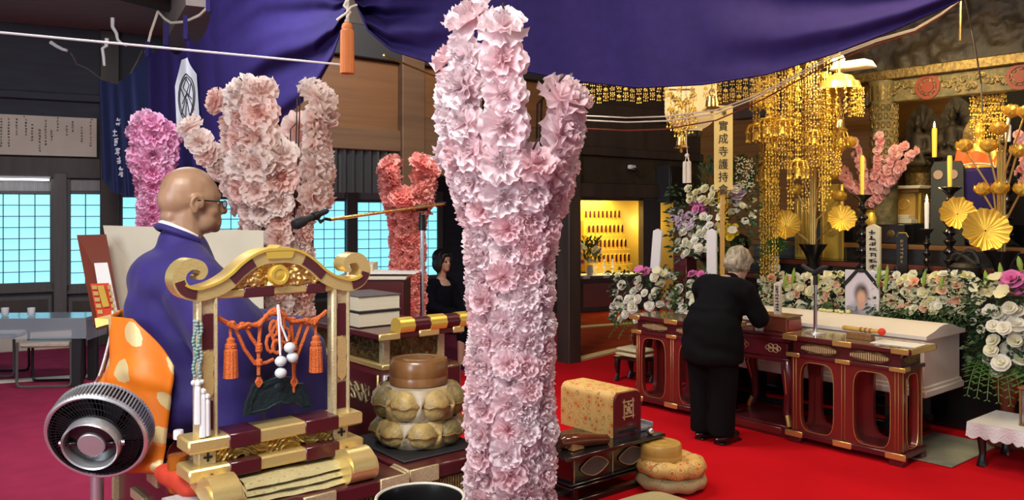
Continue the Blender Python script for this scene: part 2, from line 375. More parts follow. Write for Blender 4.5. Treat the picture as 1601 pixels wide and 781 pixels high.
# ================================================================ SETTING
def ab(px, py, a):                                  # (a, b, z) of a sight line on the plane a
    p = SA(px, py, a); d = p-T0
    return V((a, d.dot(B), p.z))
RZ = (0, 0, ANG)
def room(name, mb, mats, parent=None, smooth=38, st=True, **kw):
    o = mb.build(name, mats, parent, T0, RZ, smooth, **kw)
    if st: o['kind'] = 'structure'
    return o
m = MB(); m.box((0, 8, -.05), (30, 26, .1)); struct(m.build('floor', K['carpet_lit_crimson'], smooth=0))
m = MB(); m.box((0, 6, 4.06), (26, 22, .1)); struct(m.build('ceiling', K['ceiling_wood'], smooth=0))
m = MB(); m.box((-.25, .4, .004), (5.6, 8.0, .008)); room('carpet_lit_red', m, K['carpet_lit_red'], smooth=0, st=False)  # added sheet for the differently lit part of the carpet
tag(bpy.data.objects['carpet_lit_red'], 'vivid red part of the one carpet before the altar tables, its different light painted in', 'carpet')

# --- outer wall with the lit windows (runs at 28 degrees), local x along it
WA = math.radians(28); W0 = P(40, 0, 10.25); W0.z = 0; WD = V((math.cos(WA), math.sin(WA), 0))
def wt(px):
    r = (px-CX)/F; t = (r*W0.y-W0.x)/(WD.x-r*WD.y); return t, (W0+WD*t).y
def wz(px, py): return zy(py, wt(px)[1])
def wbuild(name, mb, mats, parent=None, smooth=0, **kw): return mb.build(name, mats, parent, W0 if parent is None else None, (0, 0, WA) if parent is None else None, smooth, **kw)
tE = wt(890)[0]
m = MB(); m.box(((tE-4)/2, .06, 2.0), (tE+4, .12, 4.0)); struct(wbuild('wall_left', m, K['dark_wall']))
wins = [(-72, 79, 303, 443, 6, 8, 281), (110, 157, 303, 443, 2, 8, 281), (191, 243, 308, 440, 2, 8, 290), (312, 384, 311, 436, 3, 8, 296),
        (489, 538, 314, 432, 3, 8, 299), (557, 612, 316, 431, 3, 8, 300), (640, 682, 317, 430, 3, 8, 302)]
slat_k = MAT('header_slats', (.34, .33, .33), .7, n=30, c2=(.22, .21, .21), stretch=(8, 1, .2))
for i, (x0, x1, y0, y1, nc, nr, yh) in enumerate(wins):
    xm = (x0+x1)/2; t0, t1 = wt(x0)[0], wt(x1)[0]; z1, z0, zh = wz(xm, y0), wz(xm, y1), wz(xm, yh)
    wn = bpy.data.objects.new('window_%d' % (i+1), None); col.objects.link(wn); wn.location = W0; wn.rotation_euler = (0, 0, WA); struct(wn)
    m = MB()
    m.box(((t0+t1)/2, -.015, (z0+z1)/2), (t1-t0, .03, z1-z0))
    for tx in (t0-.045, t1+.045): m.box((tx, -.03, (z0+zh)/2-.03), (.09, .06, zh-z0+.12), .006)
    m.box(((t0+t1)/2, -.03, z0-.06), (t1-t0+.18, .06, .12), .006); m.box(((t0+t1)/2, -.027, z1+.02), (t1-t0, .05, .04), .006)
    wbuild('window_frame', m, K['grey_wood'], wn)
    m = MB(); m.box(((t0+t1)/2, -.012, (z1+.04+zh)/2), (t1-t0, .02, zh-z1-.04)); wbuild('header_panel', m, slat_k, wn)
    pw, ph = (t1-t0)/nc, (z1-z0)/nr
    m = MB(); m.box((0, 0, 0), (pw-.014, .012, ph-.012)); pm = m.mesh('pane', K['window_glass'], 0)
    for c in range(nc):
        for r in range(nr): link('pane', pm, wn, (t0+pw*(c+.5), -.034, z0+ph*(r+.5)))
# trims on the wall: wainscot panels, posts, header beam
ti = 1
for x0, x1 in ((-80, 82), (106, 158), (186, 310), (388, 486), (486, 640)):
    t0, t1 = wt(x0)[0], wt(x1)[0]; m = MB()
    z1 = wz((x0+x1)/2, 457); m.box(((t0+t1)/2, -.02, z1-.30), (t1-t0, .04, .50), .01)
    m.box(((t0+t1)/2, -.035, z1-.62), (t1-t0, .07, .14), .01)
    m.mi = 1; m.box(((t0+t1)/2, -.045, z1-.30), (t1-t0-.10, .012, .40))
    struct(wbuild('trim_%d' % ti, m, [K['grey_wood'], K['dark_wood']])); ti += 1
for x0, x1, kx in ((84, 105, 'grey_wood'), (156, 186, 'dark_wood'), (539, 556, 'grey_wood'), (615, 637, 'grey_wood'), (244, 262, 'dark_wood')):
    t0, t1 = wt(x0)[0], wt(x1)[0]; m = MB(); zt = 4.0 if x0 == 156 else wz(x0, 270); m.box(((t0+t1)/2, -.06, zt/2), (t1-t0, .12, zt), .01)
    struct(wbuild('trim_%d' % ti, m, K[kx])); ti += 1
t0, t1 = wt(-60)[0], wt(700)[0]
m = MB(); m.box(((t0+t1)/2, -.05, wz(60, 262)), (t1-t0, .10, .26), .01); struct(wbuild('trim_%d' % ti, m, K['dark_wood'])); ti += 1
m = MB(); m.box(((t0+t1)/2, -.04, wz(60, 150)), (t1-t0, .08, .10), .01); struct(wbuild('trim_%d' % ti, m, K['dark_wall'])); ti += 1
# soffit and ceiling beams, upper left
m = MB(); m.box((-3.4, 9.0, 3.83), (.5, 2.2, .34), rz=WA); struct(m.build('trim_%d' % ti, K['ceiling_wood'], smooth=0)); ti += 1
for x, y in ((-4.6, 7.6), (-3.2, 7.2)):
    m = MB(); m.box((x, y, 3.96), (.16, 5.5, .12), rz=-.5); struct(m.build('trim_%d' % ti, K['dark_wood'], smooth=0)); ti += 1
# notice board on the wall
t0, t1 = wt(-60)[0], wt(151)[0]; zA, zB = wz(150, 186), wz(150, 246)
nb = thing('notice_board', 'long cream wall notice board with columns of small brush writing', 'notice board', W0+WD*((t0+t1)/2)+V((0, 0, (zA+zB)/2)), WA)
m = MB(); m.box((0, -.075, 0), (t1-t0, .03, zA-zB), .004); m.build('board', K['notice_board'], nb, smooth=0)
rn = random.Random(3); m = MB(); m2 = MB(); x = (t1-t0)/2-.07; i = 0
while x > -(t1-t0)/2+.05:
    mm = m2 if i == 0 else m
    n_ = rn.choice((6, 9, 10, 4, 8)); zt = (zA-zB)/2-.06-rn.choice((0, 0, .06, .12)); hh = .036
    for j in range(n_):
        if zt-hh*j > -(zA-zB)/2+.04: strokes(mm, x, zt-hh*j, .026, .030, -.092, rn)
    x -= rn.choice((.065, .08, .1)); i += 1
m.build('lettering', K['ink'], nb, smooth=0, kind='stuff'); m2.build('lettering', K['ink_red'], nb, smooth=0, kind='stuff')
for f in (-.45, -.05, .2, .46): m = MB(); m.ball((f*(t1-t0), -.092, (zA-zB)/2-.02), .008, 6, 4); m.build('pin', K['black_metal'], nb)
# fluorescent strip seen under the header beam
tl = thing('strip_light', 'slim white fluorescent strip light under the dark header beam', 'light', W0+WD*(wt(10)[0])+V((0, 0, wz(20, 279))), WA)
m = MB(); m.box((0, -.17, .012), (.95, .05, .03), .008); m.build('housing', K['white_paint'], tl)
m = MB(); m.cyl((-.46, -.17, -.012), (.46, -.17, -.012), .012); m.build('tube', MAT('tube_light', (.95, .98, 1), emit=5), tl)

# --- inner row of columns (runs along A from the threshold of the side room)
Q0 = V((.70, 9.4, 0))
def qt(px):
    r = (px-CX)/F; t = (r*Q0.y-Q0.x)/(A.x-r*A.y); return t, (Q0+A*t).y
def qbuild(name, mb, mats, smooth=0): return struct(mb.build(name, mats, None, Q0, RZ, smooth))
def qbox(x0, x1, z0, z1, th=.1, bev=.008, off=0.0):
    t0, t1 = qt(x0)[0], qt(x1)[0]; m = MB(); m.box(((t0+t1)/2, off, (z0+z1)/2), (t1-t0, th, z1-z0), bev); return m
qbuild('wall_back', qbox(440, 621, 2.44, 3.10, .05), K['panel_wood'])
for x0, x1, za, zb, kx, th in ((440, 622, 2.26, 2.46, 'beam_wood', .14), (440, 900, 3.10, 3.40, 'black_matte', .2), (620, 655, 0, 4.0, 'beam_wood', .22), (655, 900, 2.05, 2.60, 'beam_wood', .1),
                               (655, 900, 2.60, 3.1, 'panel_wood', .06), (440, 905, 3.4, 4.0, 'dark_wood', .1)):
    qbuild('trim_%d' % ti, qbox(x0, x1, za, zb, th), K[kx]); ti += 1
for x0, x1, za, zb, kx, th in ((880, 899, 0, 4.0, 'dark_wood', .2), (899, 1215, 1.86, 2.02, 'dark_wood', .16), (899, 1215, 2.02, 2.34, 'carved_dark', .06), (899, 1215, 2.34, 2.44, 'dark_wood', .14),
                               (899, 1215, 2.44, 2.80, 'dark_wood', .05), (899, 1215, 2.80, 2.95, 'dark_wood', .14), (899, 1215, 2.95, 4.0, 'dark_wood', .06)):
    qbuild('trim_%d' % ti, qbox(x0, x1, za, zb, th), K[kx]); ti += 1
# dark curtain hanging under the beam between left column and noren
t0, t1 = qt(470)[0], qt(618)[0]; m = MB()
m.grid(lambda u, v: (t0+(t1-t0)*u, -.03+.02*math.sin(u*70), 2.27-.40*v), 90, 4)
tag(m.build('dark_curtain', K['black_matte'], None, Q0, RZ), 'short black pleated curtain hanging under the brown beam', 'curtain')
# threshold sills
def strip(name, p0, p1, wd, h_, kx):
    d = p1-p0; m = MB(); m.box(((p0.x+p1.x)/2, (p0.y+p1.y)/2, h_/2), (d.length, wd, h_), rz=math.atan2(d.y, d.x)); return struct(m.build(name, K[kx], smooth=0))
strip('trim_%d' % ti, G(-60, 602), G(330, 575), .09, .02, 'cream_sill'); ti += 1
strip('trim_%d' % ti, G(890, 567), G(1090, 520), .14, .03, 'ochre_sill'); ti += 1
strip('trim_%d' % ti, G(880, 514), G(1100, 498), .14, .02, 'ochre_sill'); ti += 1
# carpet of the side room
pts = [G(870, 568), G(1100, 520), G(1120, 484), G(870, 486)]
m = MB(); m.add([(p.x, p.y, .004) for p in pts], [(0, 1, 2, 3)]); struct(m.build('floor_aisle', K['carpet_lit_orange'], smooth=0))
# --- side room: ossuary altar behind a counter
n0, n1, n2 = wt(905)[0], wt(1002)[0], wt(1075)[0]
def nb_(name, bx, kx, bev=.0):
    m = MB()
    for c, d in bx: m.box(c, d, bev)
    return struct(wbuild(name, m, K[kx]))
zt, zc = 1.885, .62
nb_('wall_back.001', [(((n0+n2)/2-.2, .75, 2.0), (n2-n0+2.2, .06, 4.0))], 'niche_gold')
nb_('wall_back.002', [(((n0+n2)/2, .02, (zt+4)/2), (n2-n0+2.4, .1, 4-zt)), ((n0-.55, .02, 1.0), (1.1, .1, 2.0)), ((n0-.03, .38, 1.0), (.06, .7, 2.0))], 'dark_wood')
nb_('trim_%d' % ti, [(((n1+.19), .0, 1.0), (.38, .14, 2.0))], 'dark_wood'); ti += 1
nb_('trim_%d' % ti, [((n2+.1, .0, 1.0), (.5, .14, 2.0))], 'dark_wood'); ti += 1
m = MB()
m.box(((n0+n1)/2, -.04, .30), (n1-n0, .08, .60)); m.mi = 1
for f in (.25, .75): m.box((n0+(n1-n0)*f, -.085, .28), ((n1-n0)*.46, .02, .42), .008)
struct(wbuild('trim_%d' % ti, m, [K['dark_wood'], K['red_brown']])); ti += 1
ct = thing('altar_counter', 'pale counter top with drawers below the yellow lit niche', 'counter', W0+WD*((n0+n1)/2)+V((0, 0, zc)), WA)
m = MB(); m.box((0, .1, -.03), (n1-n0, .5, .05), .006); m.build('counter_top', K['white_paint'], ct)
for f in (-.3, .02, .34):
    m = MB(); m.box(((n1-n0)*f, -.155, -.03), (.26, .012, .04)); m.build('drawer_front', K['grey_wood'], ct)
for r in range(4):
    st = thing('tablet_shelf', 'step %s of the gold tablet shelves in the lit side niche' % ('one, lowest', 'two, above the lowest', 'three, second from the top', 'four, the topmost')[r], 'shelf', W0+WD*((n0+n1)/2+.28)+V((0, 0, 0)), WA)
    m = MB(); zz = zc+.14+.26*r; yy = .36+.10*r; m.box((0, yy, zz/2+zc/2), (.86, .09, zz-zc+.0), .004); m.build('step', K['niche_gold'], st, smooth=0)
    tb = MB(); tb.box((0, 0, .10), (.055, .02, .17), .004); tb.box((0, 0, .012), (.07, .035, .024), .003); tb.mi = 1; tb.box((0, -.012, .105), (.04, .004, .12))
    tme = tb.mesh('memorial_tablet', [K['bright_gold'], K['maroon']])
    for c in range(9):
        p = W0+WD*((n0+n1)/2+.28-.36+.09*c)+V((-WD.y, WD.x, 0))*yy+V((0, 0, zz))
        o = link('memorial_tablet', tme, None, p, (0, 0, WA))
        tag(o, '%s gold and maroon memorial tablet from the left on the %s niche step' % (('first', 'second', 'third', 'fourth', 'fifth', 'sixth', 'seventh', 'eighth', 'ninth')[c], ('lowest', 'second', 'third', 'topmost')[r]), 'tablet', 'memorial tablets, %s step' % ('lowest', 'second', 'third', 'topmost')[r])
lamp('niche_lamp', 'AREA', W0+WD*((n0+n1)/2)+V((-WD.y, WD.x, 0))*.25+V((0, 0, 1.86)), 26, (1.0, .78, .30), .9, W0+WD*((n0+n1)/2)+V((-WD.y, WD.x, 0))*.5+V((0, 0, .6)))
lamp('niche_lamp_slit', 'POINT', W0+WD*((n1+n2)/2+.1)+V((-WD.y, WD.x, 0))*.4+V((0, 0, 1.5)), 10, (1.0, .78, .30), .1)
for f, lab in ((.30, 'left'), (.44, 'middle'), (.58, 'right')):
    o = MB(); o.lathe([(.035, 0), (.035, .02), (.012, .03), (.012, .10), (.03, .11), (.03, .125), (.016, .13), (.016, .25), (.0, .255)], n=10)
    tag(o.build('candlestick', K['candle_white'], None, W0+WD*(n0+(n1-n0)*f)+V((-WD.y, WD.x, 0))*.08+V((0, 0, zc-.005))), 'white candle on the niche counter, %s one of three' % lab, 'candle')
# speaker and sensor on the dark upper wall
t_, d_ = qt(1037); m = MB(); m.box((0, 0, 0), (.36, .22, .46), .012); m.mi = 1; m.box((0, -.115, 0), (.32, .012, .42), .004)
tag(m.build('wall_speaker', [K['black_matte'], K['black_metal']], None, Q0+A*t_-B*.14+UP*zy(288, d_), RZ), 'black wall speaker box on the dark wall above the lit opening', 'speaker')
t_, d_ = qt(981); m = MB(); m.box((0, 0, .02), (.11, .05, .05), .01); m.mi = 1; m.ball((.01, -.03, -.012), .026)
tag(m.build('wall_camera', [K['white_paint'], K['black_metal']], None, Q0+A*t_-B*.07+UP*zy(264, d_), RZ), 'small white security camera on the dark brown wall', 'camera')

# --- altar hall front (plane a = 2.5)
def bz(px, py, a): q = ab(px, py, a); return q.y, q.z
aw = 2.5
bL, _ = bz(1150, 0, aw); bR = bz(1700, 0, aw)[0]; bP, zP = bz(1382, 128, aw); bC = bz(1362, 0, aw)[0]
zf1, zf0 = bz(1382, 128, aw)[1], bz(1400, 160, aw)[1]
m = MB(); m.box((aw, (bL+bR)/2, zf1+.05), (.22, bL-bR, .10), .01); room('trim_%d' % ti, m, K['dim_gold'], smooth=0); ti += 1
m = MB()
def carve(u, v):
    b = bL+(bR-bL)*u; z = zf1+.10+(3.98-zf1-.10)*v
    q = V((b*3.1, z*3.6, 1.7)); h_ = noise.noise(q)+.6*noise.noise(q*2.3)+.3*noise.noise(q*5)
    return (aw+.06-.09*max(h_, -.25), b, z)
m.grid(carve, 150, 40); room('wall_altar', m, K['carved_dark'])
# frieze with raised arabesque and red crests
fr_k = MAT('frieze_paint', (.085, .078, .032), .65, n=16, c2=(.19, .145, .055), bump=(30, .5))
m = MB(); m.box((aw, (bC+bR)/2, (zf0+zf1)/2), (.12, bC-bR, zf1-zf0), .006); fo = room('frieze', m, fr_k, smooth=0); fo['kind'] = 'structure'; fo.name = 'trim_%d' % ti; ti += 1
for px in (1455, 1600):
    m = MB(); b_ = bz(px, 0, aw)[0]; z_ = (zf0+zf1)/2
    for r0, r1 in ((.115, .085), (.055, .0001)):
        n_ = 20; m.frame([(b_+r0*math.cos(2*math.pi*j/n_), z_+r0*math.sin(2*math.pi*j/n_)) for j in range(n_)], [(b_+r1*math.cos(2*math.pi*j/n_), z_+r1*math.sin(2*math.pi*j/n_)) for j in range(n_)], 0, .01)
    for j in range(8):
        a_ = j*math.pi/4; m.prism([(b_+.07*math.cos(a_+.25*s_)*(1+.12*q), z_+.07*math.sin(a_+.25*s_)*(1+.12*q)) for s_, q in ((-1, 1), (1, 1), (1, -1), (-1, -1))], 0, .01)
    m.v = [V((aw-.062-p.y, p.x, p.z)) for p in m.v]; room('crest', m, MAT('crest_red', (.20, .032, .016), .6), fo, st=False); bpy.data.objects[-1] if False else None
for o in fo.children: o.location = (0, 0, 0); o.rotation_euler = (0, 0, 0)
m = MB(); rn = random.Random(9)
for j in range(46):                                  # arabesque scrolls
    b_ = bC+(bR-bC)*(j+.5)/46; z_ = (zf0+zf1)/2+rn.uniform(-.06, .06); r = rn.uniform(.035, .06); s_ = rn.choice((-1, 1))
    m.tube([(aw-.064, b_+s_*r*(1-.09*i)*math.cos(i*.75), z_+r*(1-.09*i)*math.sin(i*.75)) for i in range(9)], .007, 4)
o = m.build('scroll_carving', K['dim_gold'], fo); o['kind'] = 'stuff'
# golden round pillar with carved bands
m = MB(); rr = .125
m.lathe([(rr, 0), (rr, zf0-.55), (rr*1.03, zf0-.54), (rr*1.03, zf0-.50), (rr, zf0-.49), (rr, zf0+.0), (rr*1.04, zf0+.01), (rr*1.04, zf1-.06), (rr*1.12, zf1-.04), (rr*1.12, zf1)], (aw, bP, 0), 28)
po = room('trim_%d' % ti, m, fr_k); ti += 1
m = MB()
for j in range(16):
    for r in range(9):
        t_ = 2*math.pi*(j+.5*(r % 2))/16; z_ = zf0-.05-.085*r; c_, s_ = math.cos(t_), math.sin(t_)
        m.tube([(aw+(rr+.002)*math.cos(t_+.14*math.cos(q)), bP+(rr+.002)*math.sin(t_+.14*math.cos(q)), z_+.03*math.sin(q)) for q in (i*math.pi/3 for i in range(7))], .005, 4, False)
    m.box((aw+(rr+.004)*math.cos(t_), bP+(rr+.004)*math.sin(t_), (zf0+zf1)/2+.0), (.012, .022, .17), rz=t_)
o = m.build('pillar_carving', K['dim_gold'], po); o['kind'] = 'stuff'
# back walls of the bays
m = MB(); q0 = ab(1140, 170, 3.3); m.box((3.34, (q0.y+.9+bP+.28)/2, 1.6), (.06, q0.y+.9-bP-.28, 3.2)); room('wall_altar.001', m, K['altar_wood'], smooth=0)
b0, b1 = bz(1370, 0, 3.9)[0], bz(1486, 0, 3.9)[0]
m = MB(); m.box((3.95, (b0+b1)/2+.3, 1.6), (.06, b0-b1+.7, 3.2)); room('wall_altar.002', m, K['altar_wood'], smooth=0)
m = MB(); m.box((4.0, b1-1.2, 1.8), (.06, 2.5, 3.6)); room('wall_altar.003', m, K['black_matte'], smooth=0)
m = MB(); b_, z_ = bz(1285, 170, aw); m.box((aw, (bL+bC)/2, z_+.03), (.14, bL-bC, .12), .01); room('trim_%d' % ti, m, K['dark_wood'], smooth=0); ti += 1
m = MB(); m.box((aw, b1+.0, 1.5), (.05, .05, 2*zf0-3), .004); m.box((aw+.02, bC-.05, zf0/2), (.06, .05, zf0), .004); room('trim_%d' % ti, m, K['black_lacquer'], smooth=0); ti += 1
# ================================================================ PAPER FLOWERS
def bloom_mesh(name, mat, seed, layers=((.50, -12, .05), (.46, 18, .05), (.38, 42, .05), (.26, 66, .04)), na=44, nr=4, m1=6, flat=.55):
    rn = random.Random(seed); mb = MB()
    for R_, e, ruf in layers:
        e = math.radians(e); ph = [rn.uniform(0, 6.28) for _ in range(5)]; m_ = m1+rn.randint(-1, 2)
        def fn(u, v):
            a = 2*math.pi*u; t = .06+.94*v
            rad = R_*t*(1+.055*math.sin(m_*a+ph[0])*t+.045*math.sin((2*m_+1)*a+ph[1])*t)
            wv = ruf*t*t*(.7*math.sin((m_+1)*a+ph[4])+1.0*math.sin((2*m_-1)*a+ph[2]+t)+.8*math.sin((2*m_+2)*a+ph[3]))
            ee = e+.5*(t-.5)*.6
            return (rad*math.cos(ee)*math.cos(a)-wv*math.sin(ee)*math.cos(a), rad*math.cos(ee)*math.sin(a)-wv*math.sin(ee)*math.sin(a), rad*math.sin(ee)*flat*1.6+wv*math.cos(ee)+.04)
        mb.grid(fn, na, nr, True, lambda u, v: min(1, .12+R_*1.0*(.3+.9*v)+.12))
    return mb.mesh(name, mat, 180)
def put_bloom(root, name, me, p, n, s, spin=None):
    M = rot_to(n, spin=U(0, 6.28) if spin is None else spin)
    o = bpy.data.objects.new(name, me); col.objects.link(o); o.parent = root
    o.matrix_local = Matrix.Translation(p) @ M @ Matrix.Scale(s, 4); return o
def flower_column(label, px, d, kmat, seed, size, R0, flare, strands, zmin, zf, horns=(), step=.6, group=None, extra=(), gap=None):
    b = P(px, HY, d); b.z = 0
    rt = thing('flower_column', label, 'flower column', b)
    zt = max(s[1] for s in strands)
    m = MB(); m.cyl((0, 0, 0.03), (0, 0, zt-.25), .022, .014, 8)
    for a_, zt_ in strands: m.tube([(R0*.45*math.cos(math.radians(a_)), R0*.45*math.sin(math.radians(a_)), zmin-.1), ((R0+flare)*.5*math.cos(math.radians(a_)), (R0+flare)*.5*math.sin(math.radians(a_)), zt_-.02), ((R0+flare)*math.cos(math.radians(a_)), (R0+flare)*math.sin(math.radians(a_)), zt_+.07)], .004, 5)
    m.build('pole', K['dark_wood'], rt)
    m = MB(); m.lathe([(.20, 0), (.20, .03), (.16, .05), (.05, .06), (.04, .30)], n=20); m.build('base', K['black_lacquer'], rt)
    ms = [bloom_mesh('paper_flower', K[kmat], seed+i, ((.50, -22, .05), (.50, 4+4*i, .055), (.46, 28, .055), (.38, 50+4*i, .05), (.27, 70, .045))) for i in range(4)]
    rn = random.Random(seed)
    def one(p, n, s):
        put_bloom(rt, 'paper_flower', rn.choice(ms), p, n, s, rn.uniform(0, 6.28))
    for a_, zt_ in strands:
        a = math.radians(a_); back = math.sin(a) > .35
        z = zt_; first = True
        while z > zmin:
            f = min(max((z-zf[0])/(zf[1]-zf[0]), 0), 1); f = f*f*(3-2*f); r = R0+flare*f
            s = size*(1+.50*f)*rn.uniform(.86, 1.14); aj = a+rn.uniform(-.14, .14)
            n = V((math.cos(aj), math.sin(aj), rn.uniform(-.25, .30)+(.9 if first else 0)))
            p = V((r*math.cos(a), r*math.sin(a), z))+V((rn.uniform(-1, 1), rn.uniform(-1, 1), 0))*.012
            if not (gap and gap(p)): one(p-n.normalized()*s*.10, n, s)
            if f > .45 and not first:                # free-hanging part of a strand: blooms face all round
                one(p+V((0, 0, -.01)), V((-math.cos(aj)+rn.uniform(-.5, .5), -math.sin(aj)+rn.uniform(-.5, .5), .2)), s*.9)
            z -= s*step*(1.45 if back else 1); first = False
    for hp in horns:                                 # strands bending away from the column
        pts = [P(x, y, dd)-b for x, y, dd in hp[0]]; L = sum((pts[i+1]-pts[i]).length for i in range(len(pts)-1)); nn = max(2, int(L/(size*.55)))
        for i in range(nn+1):
            t = i/nn*(len(pts)-1); j = min(int(t), len(pts)-2); p = pts[j].lerp(pts[j+1], t-j); tn = (pts[j+1]-pts[j]).normalized()
            for q in range(2 if 0 < i else 1):
                n = V((rn.uniform(-1, 1), -1.1 if q == 0 else rn.uniform(-.2, 1), rn.uniform(-.3, .5)))
                if i == 0: n = -tn+V((0, -.6, .2))
                one(p+n.normalized()*size*.10, n, size*hp[1]*rn.uniform(.9, 1.1))
        m = MB(); m.tube([q+V((0, .02, 0)) for q in pts]+[pts[-1]*.3+V((0, 0, pts[-1].z*.68))], .004, 5); m.build('stem', K['dark_wood'], rt)
    return rt
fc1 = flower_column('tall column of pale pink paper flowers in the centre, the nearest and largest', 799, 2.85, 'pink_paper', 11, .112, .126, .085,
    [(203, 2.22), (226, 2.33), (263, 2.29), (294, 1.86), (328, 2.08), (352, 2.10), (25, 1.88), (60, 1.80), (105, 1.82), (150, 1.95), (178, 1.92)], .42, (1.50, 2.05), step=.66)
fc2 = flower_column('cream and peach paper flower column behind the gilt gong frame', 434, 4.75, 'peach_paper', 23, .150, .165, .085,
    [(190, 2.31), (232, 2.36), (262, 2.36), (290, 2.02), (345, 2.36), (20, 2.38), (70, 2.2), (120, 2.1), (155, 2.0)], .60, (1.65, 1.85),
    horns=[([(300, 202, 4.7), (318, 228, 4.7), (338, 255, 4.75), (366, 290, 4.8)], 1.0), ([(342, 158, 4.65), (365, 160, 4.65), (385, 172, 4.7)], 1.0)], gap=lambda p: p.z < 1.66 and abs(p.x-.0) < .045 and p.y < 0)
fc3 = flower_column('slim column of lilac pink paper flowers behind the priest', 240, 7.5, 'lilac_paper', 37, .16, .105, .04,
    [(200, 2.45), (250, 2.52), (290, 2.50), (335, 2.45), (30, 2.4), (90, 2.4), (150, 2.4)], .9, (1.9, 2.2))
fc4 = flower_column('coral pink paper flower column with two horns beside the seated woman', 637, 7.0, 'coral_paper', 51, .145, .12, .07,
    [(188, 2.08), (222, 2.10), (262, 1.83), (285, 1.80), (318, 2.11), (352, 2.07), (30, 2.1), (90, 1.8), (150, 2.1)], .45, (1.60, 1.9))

# ================================================================ PURPLE DRAPES
def cloth(top, bot, fold):
    def fn(u, v):
        a, b = lerp_poly(top, u), lerp_poly(bot, u)
        px, py, d = (a[i]+(b[i]-a[i])*v for i in range(3))
        return P(px, py, d+fold(u, v))
    return fn
topL = [(0, 232, 78, 8.6), (.14, 262, 50, 8.3), (.30, 292, 38, 8.0), (.44, 328, 2, 7.6), (.62, 400, -60, 6.9), (.82, 490, -50, 6.2), (1, 541, -6, 5.85)]
botL = [(0, 236, 298, 8.6), (.14, 270, 292, 8.3), (.30, 305, 280, 8.0), (.44, 350, 250, 7.6), (.62, 425, 200, 6.9), (.72, 464, 168, 6.5), (.82, 492, 142, 6.2), (.92, 520, 92, 6.0), (1, 543, 22, 5.85)]
def foldL(u, v):
    g = min(max((u-.42)/.2, 0), 1); s = 1-v
    vert = .035*math.sin(u*62)*(.4+.6*v)+.02*math.sin(u*23+1)
    arc = .11*math.sin(6.28*(2.6*s**.8+.5*u))*min(1, s*6)+.03*math.sin(6.28*6*s+3*u)
    return (1-g)*vert+g*arc*(1-.5*max(0, (u-.8)/.2))
def tabdip(u, v):
    return 0
fL = cloth(topL, botL, foldL)
def fL2(u, v):                                       # upper edge hangs in scallops between its ribbon tabs
    if u < .44:
        for a, b in ((0, .14), (.14, .30), (.30, .44)):
            if a <= u <= b:
                f = (u-a)/(b-a); dip = .17*(4*f*(1-f))**.6*(1.0 if a > 0 else .35); return fL(u, dip+(1-dip)*v)
    return fL(u, v)
dl = thing('purple_drape', 'purple hanging drape with white crest, gathered toward the orange tassel', 'drape', P(380, 120, 7.3))
m = MB(); m.grid(lambda u, v: fL2(u, v)-dl.location, 130, 60); m.build('cloth', K['purple_cloth'], dl, smooth=180)
m = MB()
def crest(u, v):                                     # printed on the cloth: follows it a hair in front
    px = 299+(u-.5)*33*min(1, .35+2.2*v)*(1 if v < .9 else 1); py = 95+126*v; uu = .13+(px-270)/35*.16+.012; vv = (py-40)/250
    return fL(min(max(uu, 0), 1), vv)-dl.location+V((0, -.035, 0))
m.grid(crest, 8, 20); m.build('crest', K['ink_white'], dl, smooth=180)
m = MB()
def cr(px, py): return crest((px-299)/33+.5, (py-95)/126)+V((0, -.008, 0))
n_ = 18
for rx, ry in ((13, 38), (11.4, 33)): m.tube([cr(300+rx*math.cos(6.283*j/n_), 158+ry*math.sin(6.283*j/n_)) for j in range(n_+1)], .006, 4)
for pts in (((300, 128), (294, 140), (300, 150), (306, 140), (300, 128)), ((292, 165), (300, 150), (309, 165)), ((290, 182), (300, 152), (311, 184)), ((296, 186), (299, 160), (304, 188)), ((291, 140), (296, 158)), ((309, 140), (303, 158))):
    m.tube([cr(*q) for q in pts], .005, 4)
m.build('crest_lines', K['ink'], dl)
for u_, ln in ((.0, .10), (.14, .16), (.30, .17), (.437, .12)):
    m = MB(); p = fL(u_, 0)-dl.location; m.box((p.x, p.y-.03, p.z-ln/2+.05), (.045, .012, ln+.06), .003); m.build('ribbon_tab', K['purple_cloth'], dl)
m = MB(); rp = [(228, 82, 8.7), (236, 50, 8.65), (247, 18, 8.55), (258, 30, 8.4), (268, 36, 8.3), (290, 34, 8.05), (312, 24, 7.8), (345, -8, 7.45)]
m.tube([P(*q)-dl.location for q in rp], .014, 6); m.build('rope', K['cream_sill'], dl)
topR = [(0, 548, -4, 5.8), (.06, 585, -50, 5.75), (.15, 680, -90, 5.6), (.35, 850, -100, 5.4), (1, 1530, -100, 5.2)]
botR = [(0, 556, 2, 5.8), (.03, 573, 45, 5.78), (.08, 612, 78, 5.7), (.14, 672, 97, 5.6), (.25, 760, 104, 5.5), (.33, 830, 112, 5.45), (.42, 905, 126, 5.4), (.52, 1000, 136, 5.35), (.62, 1100, 131, 5.3), (.72, 1200, 115, 5.25), (.80, 1300, 84, 5.2), (.88, 1400, 45, 5.2), (.95, 1490, 5, 5.2), (1, 1532, -20, 5.2)]
def foldR(u, v):
    s = 1-v; gl = max(0, 1-u/.22); gr = min(max((u-.60)/.2, 0), 1)
    f = gl*(.13*math.sin(6.28*(3.0*s**.75-2.2*u))+.03*math.sin(6.28*6*s)) + gr*(.075*math.sin(6.28*(2.2*s+1.6*u)))*min(1, .3+s*3)
    return f*min(1, .25+s*8)+.03*math.sin(u*17+2*v)+.012*math.sin(u*49-3*v)
dr = thing('purple_drape', 'wide purple drape swagged across the top above the altar side', 'drape', P(1000, 20, 5.4))
m = MB(); fR = cloth(topR, botR, foldR); m.grid(lambda u, v: fR(u, v)-dr.location, 170, 50); m.build('cloth', K['purple_cloth'], dr, smooth=180)
